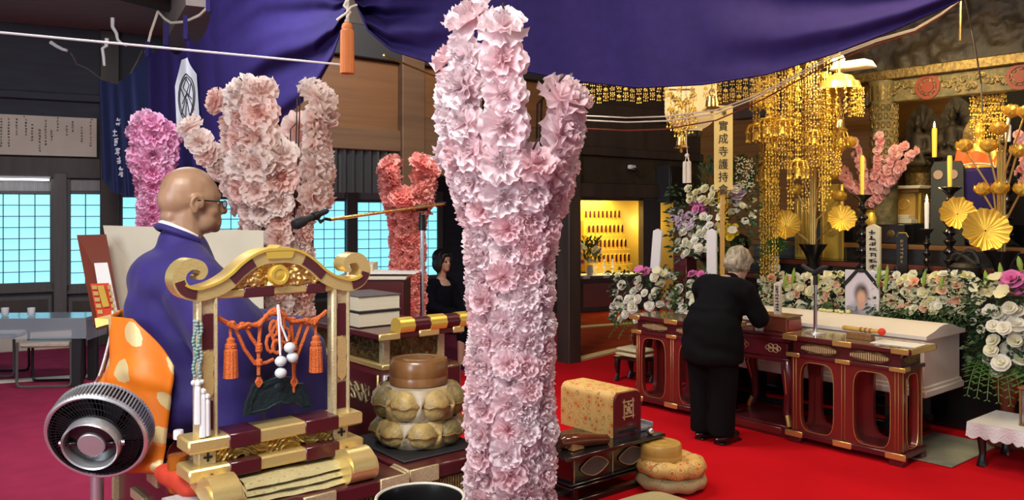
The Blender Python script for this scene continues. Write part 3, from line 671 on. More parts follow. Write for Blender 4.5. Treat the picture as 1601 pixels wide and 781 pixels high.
m = MB(); m.tube([fR(i/60, 1)-dr.location for i in range(61)], .009, 5); m.build('hem', K['purple_cloth'], dr)
# tassel that ties the two drapes
tp = P(543, 60, 5.7); ts = thing('drape_tassel', 'orange silk tassel tying up the purple drapes', 'tassel', tp)
m = MB(); s = 5.7/1300
m.tube([(0, 0, 70*s), (.004, 0, 40*s), (0, 0, 24*s)], .012, 6); m.tube([(.02, 0, 70*s), (-.02, -.02, 50*s), (.025, -.02, 40*s), (-.012, 0, 26*s)], .009, 6)
m.tube([(-.07, -.01, 28*s), (-.03, -.02, 34*s), (.0, -.03, 38*s), (.03, -.02, 48*s), (.07, -.01, 52*s)], .008, 6); m.build('tie_cord', K['cream_sill'], ts)
m = MB(); m.lathe([(.0, .115), (.022, .11), (.035, .095), (.040, .075), (.037, .06), (.040, .055)], n=20); m.build('head', K['tassel_orange'], ts)
m = MB(); n_ = 48
m.ring([[V(((r*(1+.07*(j % 2)))*math.cos(6.283*j/n_), (r*(1+.07*(j % 2)))*math.sin(6.283*j/n_), z)) for j in range(n_)] for r, z in ((.036, .06), (.043, .05), (.045, -.10), (.047, -.24))]); m.build('skirt', K['tassel_orange'], ts, smooth=0)
# pole / wire strung to the left
m = MB(); m.cyl((0, 0, 0), P(535, 101, 5.75)-P(-40, 47, 5.0), .0075, n=8)
tag(m.build('curtain_rod', K['white_paint'], None, P(-40, 47, 5.0)), 'thin white rod running from the left edge toward the orange tassel', 'rod')
m = MB(); m.tube([P(600, 86, 6.4)-P(600, 86, 6.4), P(650, 107, 7.3)-P(600, 86, 6.4), P(704, 130, 8.33)-P(600, 86, 6.4)], .009, 6)
tag(m.build('hanging_rod', K['brass'], None, P(600, 86, 6.4)), 'short thin rod slanting behind the central flower column top', 'rod')
# navy banner with white characters
nb2 = thing('navy_banner', 'dark navy banner with white brush characters behind the purple drape', 'banner', P(200, 200, 9.0))
m = MB(); topN = [(0, 156, 124, 9.2), (.4, 182, 132, 9.1), (.75, 208, 112, 8.95), (1, 240, 66, 8.8)]; botN = [(0, 160, 280, 9.2), (.15, 176, 300, 9.15), (.5, 200, 308, 9.0), (.8, 225, 304, 8.9), (1, 240, 300, 8.8)]
fN = cloth(topN, botN, lambda u, v: .035*math.sin(u*26)*(.3+v)); m.grid(lambda u, v: fN(u, v)-nb2.location, 50, 24); m.build('cloth', K['navy_cloth'], nb2, smooth=180)
rn = random.Random(4); m = MB(); m.T = Matrix.Rotation(math.radians(-14), 4, 'Z')
for i, (px, py, hh) in enumerate(((185, 186, 6), (184, 194, 6), (180, 207, 13), (181, 222, 13), (184, 236, 13), (186, 251, 14), (189, 263, 9), (189, 272, 9))):
    p = m.T.inverted() @ (P(px, py, 8.88)-nb2.location); strokes(m, p.x, p.z, .06, hh*.0069, p.y, rn, .14)
m.build('lettering', K['ink_white'], nb2, smooth=0, kind='stuff')
# curved white hooks under the left ceiling
for lab, pts in (('tall double-bent white iron hook hanging below the left ceiling beam', [(176, 28, 9), (176, 42, 9), (182, 52, 9), (184, 62, 9), (190, 68, 9), (198, 71, 9)]),
                 ('straight jointed white iron hook crossing behind the white rod', [(167, 60, 9), (166, 72, 9), (160, 76, 9), (162, 90, 9), (163, 103, 9)]),
                 ('pale curved bracket tip on the dark left wall', [(79, 66, 9.4), (88, 72, 9.4), (98, 77, 9.4), (105, 79, 9.4)])):
    o = P(*pts[0]); m = MB(); m.tube([P(*q)-o for q in pts], [.022, .020, .018, .016, .014, .012][:len(pts)], 8)
    tag(m.build('hanging_hook', K['white_paint'], None, o), lab, 'hook')
m = MB(); o = P(110, 82, 9.45); m.tube([P(*q)-o for q in ((110, 82, 9.45), (116, 92, 9.45), (120, 100, 9.45), (138, 108, 9.4), (150, 117, 9.4), (165, 128, 9.3), (182, 131, 9.3), (200, 122, 9.2), (215, 95, 9.2), (222, 80, 9.1))], .009, 6)
tag(m.build('sagging_rope', K['grey_wood'], None, o), 'thin grey rope sagging over the top of the navy banner', 'cord')
# ================================================================ PRIEST'S DAIS AND WHAT STANDS ON IT
def line_at(O, dv, px, py):                          # sight line meets the upright plane through O along dv: (distance along dv, z, point)
    r = (px-CX)/F; t = (r*O.y-O.x)/(dv.x-r*dv.y); p = O+dv*t
    return t, zy(py, p.y), P(px, py, p.y)
def ribbon(mb, poly, wd, y0, y1):
    rows = []; n = len(poly); ws = wd if isinstance(wd, (list, tuple)) else [wd]*n
    for i in range(n):
        a, b = poly[max(i-1, 0)], poly[min(i+1, n-1)]; dx, dz_ = b[0]-a[0], b[1]-a[1]; l = math.hypot(dx, dz_) or 1; nx, nz = -dz_/l*ws[i]/2, dx/l*ws[i]/2
        x, z = poly[i][:2]; rows.append([V((x+nx, y0, z+nz)), V((x-nx, y0, z-nz)), V((x-nx, y1, z-nz)), V((x+nx, y1, z+nz))])
    return mb.ring(rows)
ZP = .82
C0 = G(637, 740, ZP); C0.z = 0
def dais_xy(x, y, z=0): return C0+A*x+B*y+UP*z
da = thing('priest_dais', 'maroon lacquered dais with gilt fittings under the priest and the gong frame', 'dais', C0, ANG)
DX, DY = .64, 1.20
m = MB(); m.box((-DX/2, DY/2, ZP-.025), (DX, DY, .05), .006); m.build('top_board', K['maroon'], da)
m = MB(); m.box((-DX/2, DY/2, (ZP-.05)/2+.03), (DX-.07, DY-.07, ZP-.11), .004); m.box((-DX/2, DY/2, .03), (DX-.02, DY-.02, .06), .006); m.build('body', K['maroon'], da)
for nm, y_ in (('near', .028), ('far', DY-.028)):
    m = MB()
    for j in range(34): m.cyl((-DX+.06+j*(DX-.12)/33, y_, ZP-.20), (-DX+.06+j*(DX-.12)/33, y_, ZP-.055), .006, n=5)
    o = m.build('gilt_slats', K['dim_gold'], da, kind='stuff')
def gilt(par, c, d, bev=.002): m = MB(); m.box(c, d, bev); return m.build('gilt_fitting', K['pale_gold'], par)
for x, y in ((-.05, 0), (-DX+.05, 0), (-DX/2, 0), (-DX+.05, DY), (-.05, DY)): gilt(da, (x, y, ZP-.025), (.11, .012, .054))
for x, y in ((0, .05), (0, DY-.05), (0, DY/2), (-DX, .05), (-DX, DY-.05), (-DX, DY/2), (-DX, DY/4)): gilt(da, (x, y, ZP-.025), (.012, .11, .054))
for x in (-DX+.03, -.03): gilt(da, (x, .03, ZP-.16), (.03, .03, .20)); gilt(da, (x, DY-.03, ZP-.16), (.03, .03, .20))
for y in (.2, .42, .64, .86): gilt(da, (-DX+.028, y, ZP-.17), (.02, .16, .035))
# lower desk beside it, carrying the cushions
d2 = thing('side_desk', 'maroon side desk with gilt corners under the patchwork cushions', 'desk', C0+A*.02, ANG)
m = MB(); m.box((.19, .27, ZP-.025), (.38, .50, .05), .006); m.box((.19, .27, ZP-.14), (.35, .46, .18), .004); m.build('top_board', K['maroon'], d2)
for x in (.03, .35):
    for y in (.05, .49): m = MB(); m.box((x, y, (ZP-.05)/2), (.045, .045, ZP-.05), .004); m.build('leg', K['maroon'], d2)
m = MB()
for j in range(30): m.cyl((.03+j*.32/29, .036, ZP-.22), (.03+j*.32/29, .036, ZP-.055), .006, n=5)
m.build('gilt_slats', K['dim_gold'], d2, kind='stuff')
for x in (.06, .32): gilt(d2, (x, .02, ZP-.025), (.12, .012, .054))
gilt(d2, (.0, .07, ZP-.025), (.012, .10, .054))
m = MB(); m.box((0, 0, .004), (.34, .40, .008), .003); tag(m.build('black_cloth', K['black_matte'], None, C0+A*.22+B*.30+UP*ZP, RZ), 'black cloth spread under the patchwork cushions', 'cloth')

# --- gilt gong frame: x along A
KM = P(322, 690, 2.55).lerp(P(527, 690, 2.82), .5); KM.z = ZP
def ks(px, py):
    t, z, p = line_at(V((KM.x, KM.y, 0)), A, px, py); return t, z-ZP
kf = thing('gong_frame', 'gilt and maroon lacquer gong frame with scrolled arch in front of the priest', 'frame', KM, ANG)
PX = .225
for sx in (-1, 1):
    p = thing  # posts
    m = MB(); m.box((sx*PX, 0, .40), (.062, .045, .50), .008); m.cyl((sx*(PX-.024), -.028, .18), (sx*(PX-.024), -.028, .62), .006, n=6); m.cyl((sx*(PX+.024), -.028, .18), (sx*(PX+.024), -.028, .62), .006, n=6)
    po = m.build('post', K['pale_gold'], kf)
    for zc_, hh in ((.26, .09), (.515, .11)):
        m = MB(); m.box((sx*PX, -.024, zc_), (.034, .006, hh), .002); m.build('lacquer_inlay', K['maroon'], po)
    m = MB(); m.prism([(sx*PX+x*.016, .385+z*.07) for x, z in ((-1, -.85), (-.5, -.95), (0, -1.1), (.5, -.95), (1, -.85), (1.15, -.3), (.9, 0), (1.15, .3), (1, .85), (.5, .95), (0, 1.1), (-.5, .95), (-1, .85), (-1.15, .3), (-.9, 0), (-1.15, -.3))], -.030, -.022); m.build('gilt_plate', K['gold'], po)
    m = MB(); m.box((sx*PX, 0, .135), (.055, .05, .05), .004); m.build('rail_block', K['pale_gold'], po)
    for q in ((.006, .026), (.026, .006)):
        m = MB(); m.box((sx*PX, -.027, .135), (q[0], .006, q[1])); m.build('cross_pin', K['black_matte'], po)
def rail(nm, z, h_, L, dpt, segs):
    m = MB(); m.box((0, 0, z), (L, dpt, h_), .006); r = m.build(nm, K['gold'], kf)
    for x0, x1, mk in segs:
        m = MB(); m.box(((x0+x1)/2, 0, z), (x1-x0, dpt+.006, h_+.004), .003); m.build('lacquer_band' if mk == 'maroon' else 'gilt_band', K[mk], r)
rail('upper_rail', .178, .042, .585, .11, [(-.17, -.07, 'maroon'), (.08, .20, 'maroon')])
rail('lower_rail', .093, .040, .585, .12, [(-.17, -.07, 'maroon'), (.08, .20, 'maroon')])
rail('lintel', .626, .030, .50, .04, [(-.11, -.01, 'maroon'), (.10, .17, 'maroon')])
m = MB()
def wave(u, v):
    x = -.195+.39*u; h_ = .012*math.sin(60*x+9*math.sin(38*x)+16*v*3)+.010*noise.noise((x*40, v*5, 2)); return (x, -.012+h_, .113+.047*v)
m.grid(wave, 110, 10); m.box((0, .012, .136), (.36, .012, .04)); m.build('wave_carving', K['old_gold'], kf, smooth=180)
arch = [(0, .738), (.045, .736), (.085, .722), (.125, .695), (.155, .668), (.19, .647), (.225, .635), (.262, .630), (.295, .643), (.312, .672), (.306, .702), (.282, .721), (.252, .717), (.238, .699), (.246, .683), (.258, .680)]
ws = [.046, .046, .046, .046, .046, .044, .042, .04, .04, .04, .038, .036, .030, .022, .016, .010]
ar = None
for sx in (-1, 1):
    q = catmull([(sx*x, z, w_) for (x, z), w_ in zip(arch, ws)]); m = MB(); ribbon(m, [p_[:2] for p_ in q], [p_[2] for p_ in q], -.035*sx, .035*sx); o = m.build('arch', K['gold'], kf, smooth=50)
    for a_, b_, mk in ((2, 4, 'maroon'), (7, 9, 'maroon')):
        q2 = q[a_*4:b_*4+1]; m = MB(); ribbon(m, [p_[:2] for p_ in q2], [p_[2]*.72 for p_ in q2], -.039*sx, .039*sx); m.build('lacquer_inlay', K['maroon'], o, smooth=50)
    q2 = q[:33]; m = MB(); ribbon(m, [(p_[0], p_[1]+p_[2]*.46) for p_ in q2], .008, -.044*sx, .044*sx); m.build('gilt_edge', K['bright_gold'], o, smooth=50)
m = MB(); m.prism([(-.05, .752), (-.035, .764), (-.012, .762), (0, .772), (.012, .762), (.035, .764), (.05, .752), (.04, .73), (-.04, .73)], -.042, .042); m.build('crown_fitting', K['bright_gold'], kf)
def under(x): 
    pts = [(-.19, .642), (-.155, .65), (-.12, .674), (-.085, .698), (-.045, .713), (0, .716), (.045, .713), (.085, .698), (.12, .674), (.155, .65), (.19, .642)]
    return lerp_poly(pts, x)[0]
m = MB()
def carv(u, v):
    x = -.185+.37*u; z = .640+(under(x)-.640)*v
    h_ = noise.noise((x*55, z*55, 3))*.6+noise.noise((x*110, z*110, 7))*.5+.35*math.sin(90*math.hypot(x*1.0-.09, z-.672))+.35*math.sin(90*math.hypot(x+.09, z-.672))
    return (x, -.018-.014*h_, z)
m.grid(carv, 120, 30); m.box((0, .005, .668), (.26, .01, .06)); m.build('arch_carving', K['old_gold'], kf, smooth=180)
m = MB(); m.lathe([(.0, .024), (.018, .022), (.020, .026), (.030, .026), (.034, .018), (.034, 0)], n=24); m.v = [V((p.x, -.016-p.z, p.y+.676)) for p in m.v]; m.f = [f[::-1] for f in m.f]; m.build('crest_boss', K['bright_gold'], kf)
for sx in (-1, 1):                                   # scrolled feet, lying across
    m = MB(); m.T = Matrix.Translation((sx*PX, 0, 0)) @ Matrix.Rotation(math.pi/2, 4, 'Z')
    pr = [(-.17, .035), (-.155, .062), (-.12, .070), (-.08, .060), (-.04, .066), (0, .07), (.04, .066), (.08, .060), (.12, .070), (.155, .062), (.17, .035)]
    q = catmull([(x, z, w_) for (x, z), w_ in zip(pr, [.04, .06, .07, .06, .05, .05, .05, .06, .07, .06, .04])]); ribbon(m, [p_[:2] for p_ in q], [p_[2] for p_ in q], -.042, .042); m.cyl((-.145, -.05, .042), (-.145, .05, .042), .042, n=32); m.cyl((.145, -.05, .042), (.145, .05, .042), .042, n=32)
    o = m.build('foot', K['gold'], kf)
    m = MB(); m.prism([(sx*PX+x*.030, .075+z*.025) for x, z in ((-1, -.5), (-.5, .2), (0, .8), (.5, .2), (1, -.5), (.9, -1), (-.9, -1))], -.155, -.05); m.build('lacquer_inlay', K['maroon'], o)
# chime plate
(xa, za), (xb, zb), (xc, zc2), (xd, zd) = ks(381, 650), ks(395, 600), ks(474, 598), ks(488, 636)
gp = thing('bronze_chime', 'dark green bronze chime plate hanging inside the gilt gong frame', 'chime', KM, ANG)
xm_, zt_ = (xa+xd)/2, ks(432, 588)[1]
out = [(xa, za), (xa+.005, za+.04), (xb-.01, (zb+za)/2+.02), (xb, zb), (xb+.03, zb-.002), (xm_-.05, zt_-.012), (xm_, zt_), (xm_+.05, zt_-.010), (xc-.03, zc2), (xc, zc2), (xc+.008, zc2-.03), (xd, zd), (xd-.03, zd), (xm_+.06, zd+.025), (xm_+.03, zd+.022), (xm_, zd+.032), (xm_-.03, zd+.022), (xm_-.05, zd+.012)]
m = MB(); m.prism(out, -.008, .008); m.build('plate', K['bronze_dark'], gp, smooth=30)
m = MB(); cxm = sum(x for x, z in out)/len(out); czm = sum(z for x, z in out)/len(out); inn = [(cxm+(x-cxm)*.86, czm+(z-czm)*.80) for x, z in out]
m.tube([(x, -.010, z) for x, z in inn+[inn[0]]], .003, 4); m.build('raised_border', K['bronze_dark'], gp)
m = MB(); m.lathe([(0, .004), (.014, .003), (.018, 0)], n=16); m.v = [V((p.x+xm_, -.008-p.z, p.y+czm+.03)) for p in m.v]; m.f = [f[::-1] for f in m.f]; m.build('striking_boss', K['bronze_dark'], gp)
# orange cords
oc = thing('orange_cord_ornament', 'knotted orange cords with two tassels strung across the gilt gong frame', 'cord ornament', KM, ANG)
def kc(px, py, y=-.01): x, z = ks(px, py); return V((x, y, z))
def rope(pts, r, nm='cord', y=-.012):
    m = MB(); q = [kc(*p, y=y) for p in pts]; qq = []
    for i in range(len(q)-1):
        for f in (0, .25, .5, .75): qq.append(q[i].lerp(q[i+1], f))
    qq.append(q[-1]); m.tube(qq, r, 6); return m.build(nm, K['orange_cord'], oc)
rope([(337, 495), (352, 503), (368, 509), (386, 509), (402, 504), (412, 496), (420, 486), (428, 482), (436, 486), (446, 496), (462, 503), (482, 502), (498, 494), (508, 485)], .0075)
rope([(352, 505), (366, 512), (384, 505), (400, 508), (414, 490), (428, 487), (440, 490), (452, 502), (470, 499), (486, 505), (496, 492)], .006, y=-.022)
for pts in ([(366, 512), (380, 545), (397, 568)], [(382, 510), (390, 526), (400, 540)], [(405, 505), (402, 540), (402, 570), (402, 585)], [(453, 503), (455, 540), (457, 570), (457, 590)], [(470, 502), (463, 524), (457, 540)], [(482, 503), (470, 535), (459, 562)], [(402, 568), (415, 565), (425, 560)]): rope(pts, .006)
for px, py, h_ in ((360, 506, 8), (376, 508, 8), (385, 508, 7), (402, 542, 14), (402, 565, 8), (457, 540, 14), (457, 562, 8), (455, 500, 8), (490, 500, 8), (476, 501, 7), (428, 486, 10), (414, 495, 7), (441, 494, 7)):
    m = MB(); c = kc(px, py); 
    for s_ in (-1, 0, 1): m.ball((c.x, c.y-.004, c.z+s_*h_*.0006), (.012, .012, .008), 8, 5)
    m.build('knot', K['orange_cord'], oc)
for cx_, cy_, rx, ry in ((420, 535, 7, 14), (430, 520, 9, 14), (440, 522, 8, 12), (424, 512, 6, 12), (434, 506, 6, 10), (428, 540, 7, 10)):
    rope([(cx_+rx*math.cos(j*.785), cy_+ry*math.sin(j*.785)) for j in range(9)], .0055, 'knot_loop', y=-.016-.004*(cx_ % 3))
for tx, ty, y1 in ((358, 540, 589), (491, 536, 580)):
    rope([(tx, 508 if tx < 400 else 502), (tx, ty-18), (tx, ty-2)], .005); 
    tz = kc(tx, ty, -.014); L = tz.z-ks(tx, y1)[1]; m = MB(); n_ = 26
    m.lathe([(.004, .03), (.013, .022), (.013, .010), (.018, .006), (.018, -.004), (.015, -.008)], tz, 14)
    m.ring([[V((tz.x+r*(1+.09*(j % 2))*math.cos(6.283*j/n_), tz.y+r*(1+.09*(j % 2))*math.sin(6.283*j/n_), tz.z+z)) for j in range(n_)] for r, z in ((.015, -.006), (.019, -.014), (.020, -.05), (.0215, -L))]); m.build('tassel', K['tassel_orange'] if False else K['orange_cord'], oc, smooth=0)
for px in (402, 457):
    rope([(px, 588), (px-4, 596), (px, 603), (px+5, 596), (px+1, 588)], .0045, 'knot_loop'); rope([(px, 590), (px, 612 if px > 430 else 600)], .004)
# white bead balls on a white cord
wb = thing('white_bead_tassel', 'two white cords with four pale silk balls hanging before the chime', 'beads', KM, ANG)
for pts in ([(426, 474), (430, 505), (440, 530)], [(425, 474), (427, 510), (429, 552)]):
    m = MB(); m.tube([kc(*p, y=-.045) for p in pts], .0035, 6); m.build('cord', K['white_cloth'], wb)
for px, py in ((443, 540), (447, 555), (429, 561), (429, 579)):
    m = MB(); c = kc(px, py, -.048); m.ball(c, (.019, .019, .017), 16, 10); m.build('ball', K['bead_white'], wb)
# prayer beads on the left post
pb = thing('prayer_beads', 'jade prayer beads with white tassels hung on the left post of the gong frame', 'prayer beads', KM, ANG)
for off, y0, y1, r in ((0, 500, 590, .0065), (4, 500, 582, .006), (7, 505, 590, .0065)):
    m = MB(); n_ = int((y1-y0)/5.2)
    for j in range(n_): c = kc(299+off+2*math.sin(j*.8+off), y0+(y1-y0)*j/n_, -.030-.008*(off % 3)); m.ball(c, r, 8, 5)
    m.build('bead_string', K['bead_jade'], pb, kind='stuff')
for px, y0, y1 in ((302, 600, 658), (310, 612, 678), (316, 620, 676)):
    m = MB(); c = kc(px, y0, -.040); L = c.z-ks(px, y1)[1]; n_ = 14
    m.ball((c.x, c.y, c.z+.008), .010, 8, 5); m.ring([[V((c.x+r*(1+.1*(j % 2))*math.cos(6.283*j/n_), c.y+r*(1+.1*(j % 2))*math.sin(6.283*j/n_), c.z+z)) for j in range(n_)] for r, z in ((.006, .004), (.009, -.01), (.010, -L))]); m.build('tassel', K['white_cloth'], pb, smooth=0)
m = MB(); c = kc(305, 594, -.034)
for dx in (-.016, -.004, .008): m.ball((c.x+dx, c.y, c.z), .009, 8, 5)
m.build('end_bead', K['bead_white'], pb)

# --- tea bottle, folded brocade, small things on the dais
tb = thing('tea_bottle', 'clear plastic bottle of amber tea with white cap beside the gong frame', 'bottle', G(279, 769, ZP), ANG)
m = MB(); m.lathe([(.030, 0), (.034, .006), (.034, .05), (.031, .055), (.034, .06), (.034, .10), (.031, .105), (.034, .11), (.034, .128), (.026, .145), (.013, .160), (.012, .170)], n=24); m.build('bottle_body', K['bottle_film'], tb)
m = MB(); m.lathe([(.027, .004), (.030, .008), (.030, .118), (.0, .119)], n=24); m.build('tea', K['tea'], tb)
m = MB(); m.lathe([(.0155, .168), (.0155, .192), (.014, .195), (0, .196)], n=20); m.build('cap', K['white_paint'], tb)
def soft_box(mb, c, d, rz=0, seed=0, amp=.012, nu=24, nv=10, p=4):
    ca, sa = math.cos(rz), math.sin(rz)
    def fn(u, v):
        a = 2*math.pi*u; t = -math.pi/2+math.pi*v; ct, st_ = math.cos(t), math.sin(t)
        e = lambda x, q: math.copysign(abs(x)**(2/q), x)
        x, y, z = e(math.cos(a), p)*e(ct, 3), e(math.sin(a), p)*e(ct, 3), e(st_, 2.2)
        q = V((x*d[0]/2, y*d[1]/2, z*d[2]/2)); n_ = noise.noise(q*14+V((seed, 0, 0)))*amp; q *= 1+n_/max(.05, q.length); 
        return (c[0]+q.x*ca-q.y*sa, c[1]+q.x*sa+q.y*ca, max(c[2]+q.z, c[2]-d[2]/2+.001))
    return mb.grid(fn, nu, nv, True)
sb = thing('brocade_cover', 'old folded beige brocade cloth on the dais under the gong frame', 'brocade', G(463, 766, ZP), ANG)
for j in range(3):
    m = MB(); zz = .012+.020*j
    def fn(u, v, j=j): 
        x = -.175+.37*u; yy = -.02+.13*v; return (x+.004*j, yy-.012*(2-j)+.006*math.sin(u*7+j), .004+.020*j+.016*(1-abs(2*v-1)**4)*(1-.3*u)+.004*noise.noise((x*20, yy*20, j)))
    m.grid(fn, 30, 10); m.grid(lambda u, v: (V(fn(u, 0))*(1-v)+V((fn(u, 0)[0], fn(u, 0)[1]+.005, .001+.02*j))*v), 30, 2); m.build('fold', K['brocade_olive'], sb, smooth=180)
m = MB(); m.lathe([(.045, 0), (.048, .012), (.044, .022), (0, .024)], n=24); tag(m.build('black_dish', K['black_lacquer'], None, G(422, 733, ZP)), 'round black lacquer dish under the gong frame rails', 'dish')
m = MB(); m.box((0, 0, .010), (.10, .07, .02), .003); tag(m.build('red_booklet', K['red_felt'], None, G(385, 738, ZP), (0, 0, ANG+.5)), 'small red booklet lying behind the left scrolled foot', 'booklet')
m = MB(); soft_box(m, (0, 0, .040), (.19, .26, .08), .2, 3, .02, 36, 14); tag(m.build('red_pouch', K['orange_red_cloth'], None, dais_xy(-.60, .30, ZP), RZ, smooth=180), 'crumpled orange red cloth pouch on the dais left of the tea bottle', 'pouch')
m = MB(); m.tube([dais_xy(-.60, .40, ZP+.10)-dais_xy(-.6, .4, ZP), V((.01, -.03, .085)), V((.05, -.10, .06)), V((.10, -.16, .01)), V((.09, -.30, .006)), V((.05, -.36, .004))], .0025, 5); tag(m.build('trailing_string', K['white_cloth'], None, dais_xy(-.60, .40, ZP), RZ), 'thin white string trailing from the red pouch over the dais', 'cable')
m = MB(); m.box((0, 0, .006), (.12, .30, .012), .003); tag(m.build('striped_cloth', MAT('grey_stripe', (.52, .52, .52), .8, n=60, c2=(.40, .40, .41), stretch=(8, .2, 1)), None, dais_xy(-.66, .10, ZP), (0, 0, ANG)), 'folded grey striped cloth on the dais edge behind the fan', 'cloth')
zb_ = MB(); soft_box(zb_, (0, 0, .038), (.56, .70, .076), 0, 8, .01, 40, 14); tag(zb_.build('red_cushion', K['maroon'], None, dais_xy(-.36, .78, ZP), RZ, smooth=180), 'maroon seat cushion under the kneeling priest', 'cushion')

# --- priest, kneeling, facing along A (x forward, y to his left)
PO = P(297, 330, 3.08); PO.z = ZP+.07
pr = thing('person', 'bald priest in purple robe, orange sash and glasses kneeling in profile', 'person', PO, ANG)
m = MB()
def ell(c, r): m.ball(c, r, 18, 12)
ell((-.005, 0, .885), (.102, .080, .090)); ell((.02, 0, .865), (.088, .077, .088)); ell((-.045, 0, .855), (.070, .068, .075))
ell((.055, 0, .800), (.058, .056, .075)); ell((.075, 0, .770), (.042, .042, .038)); ell((.085, 0, .752), (.028, .026, .020)); ell((.04, -.028, .775), (.05, .036, .045)); ell((.04, .028, .775), (.05, .036, .045))
capsule(m, (.100, 0, .848), (.126, 0, .813), .011, .016); ell((.095, 0, .868), (.018, .045, .012)); ell((.108, .011, .808), (.012, .010, .009)); ell((.108, -.011, .808), (.012, .010, .009))
capsule(m, (.087, -.03, .862), (.087, .03, .862), .017, .017); ell((.106, 0, .782), (.012, .022, .007)); ell((.104, 0, .770), (.012, .020, .008)); ell((.092, 0, .745), (.020, .022, .016))
ell((.06, -.040, .812), (.034, .026, .030)); ell((.06, .040, .812), (.034, .026, .030))
capsule(m, (-.03, 0, .60), (-.02, 0, .79), .070, .066); ell((-.075, 0, .79), (.03, .045, .03)); ell((-.07, 0, .755), (.03, .05, .03))
capsule(m, (-.01, -.11, .53), (-.01, .11, .53), .07, .07); capsule(m, (0, 0, .25), (0, 0, .50), .14, .12)
for s_ in (-1, 1):
    ell((-.004, s_*.084, .834), (.012, .010, .022)); m.tube([(.012-.0, s_*.080, .815), (.020, s_*.084, .838), (.012, s_*.088, .860), (-.008, s_*.092, .866), (-.024, s_*.092, .852), (-.026, s_*.090, .830), (-.014, s_*.086, .810), (.0, s_*.082, .802)], [.006, .007, .007, .0075, .008, .008, .009, .008], 8); 
    capsule(m, (.0, s_*.16, .51), (.10, s_*.24, .34), .05, .045); capsule(m, (.10, s_*.24, .34), (.36, s_*.07, .34), .042, .032)
    capsule(m, (.36, s_*.07, .34), (.42, s_*.035, .345), .032, .028)
    for q in range(4): capsule(m, (.42, s_*(.035+.0), .365-.017*q), (.485-.006*abs(q-1), s_*.014, .372-.017*q), .0095, .008, 8)
    capsule(m, (.40, s_*.03, .37), (.45, s_*.012, .405), .011, .009, 8)
    capsule(m, (-.08, s_*.12, .10), (.36, s_*.13, .09), .095, .075)
bm_ = smoothed(m, .0065, 3, 'body'); bm_.materials.append(K['skin_bald']); link('body', bm_, pr)
m = MB()
for s_ in (-1, 1): m.ball((.083, s_*.034, .842), (.012, .014, .009), 10, 6)
m.build('eye', K['white_cloth'], pr)
m = MB()
for s_ in (-1, 1):
    m.tube([(.110, s_*.052, .846), (.080, s_*.078, .846), (.0, s_*.090, .850), (-.012, s_*.088, .838)], .0026, 6)
    m.tube([(.117, s_*(.035+.022*math.cos(j*.628)), .836+.014*math.sin(j*.628)) for j in range(11)], .002, 5)
m.tube([(.117, -.013, .840), (.122, 0, .843), (.117, .013, .840)], .002, 5); go = m.build('glasses', K['black_metal'], pr)
m = MB()
for s_ in (-1, 1): m.box((.117, s_*.035, .836), (.002, .040, .026), .0008)
m.build('lens', K['clear_plastic'], go)
# robe: torso, lap and the two wide sleeves as one garment
m = MB()
capsule(m, (-.05, 0, .22), (-.05, 0, .46), .185, .175); capsule(m, (-.03, -.16, .53), (-.03, .16, .53), .115, .115)
capsule(m, (-.03, -.06, .60), (-.03, .06, .60), .085, .085); ell((-.075, 0, .56), (.14, .20, .12)); capsule(m, (-.03, 0, .645), (-.03, .17, .57), .085, .09); capsule(m, (-.03, 0, .645), (-.03, -.17, .57), .085, .09); capsule(m, (-.03, 0, .60), (-.04, 0, .69), .095, .080); capsule(m, (.02, 0, .60), (.0, 0, .672), .078, .068)
capsule(m, (-.08, -.09, .14), (-.08, .09, .14), .145, .145)
for s_ in (-1, 1):
    capsule(m, (-.05, s_*.12, .13), (.40, s_*.13, .12), .14, .125); capsule(m, (-.03, s_*.20, .52), (.06, s_*.30, .34), .12, .14); capsule(m, (.03, s_*.29, .34), (.05 if s_ < 0 else .09, s_*(.335 if s_ < 0 else .29), .03 if s_ < 0 else .30), .11, .105)
    capsule(m, (.10, s_*.29, .32), (.34, s_*.13, .33), .125, .085)
    for q in range(5 if s_ < 0 else 0): capsule(m, (.08+.08*q, s_*(.29-.035*q), .28), (.08+.075*q, s_*(.325-.02*q), .03), .07, .06)
ell((.15, 0, .12), (.30, .22, .13)); capsule(m, (.10, -.05, .36), (.15, .05, .30), .12, .12)
bm_ = smoothed(m, .012, 9, 'robe')
for v in bm_.vertices:                               # soft hanging folds
    p = v.co; f = .5+.5*noise.noise(p*3); w_ = math.sin(26*(p.x*.8+p.y*.9)+6*noise.noise(p*4))*(.004+.010*max(0, .5-p.z))+noise.noise(p*11)*.006
    v.co = p+v.normal*w_*(1 if p.z < .6 else .3)
bm_.materials.append(K['robe_purple']); link('robe', bm_, pr)
m = MB(); m.tube([(-.035+.079*math.cos(j*.2618+1.05)*1.0, .079*math.sin(j*.2618+1.05), .722+.035*-math.cos(j*.2618+1.05)) for j in range(17)], .012, 8); m.build('robe_collar', K['robe_purple'], pr)
m = MB(); m.tube([(-.032+.070*math.cos(j*.2618+1.05), .070*math.sin(j*.2618+1.05), .735+.035*-math.cos(j*.2618+1.05)) for j in range(17)], .008, 8); m.build('under_collar', K['white_cloth'], pr)
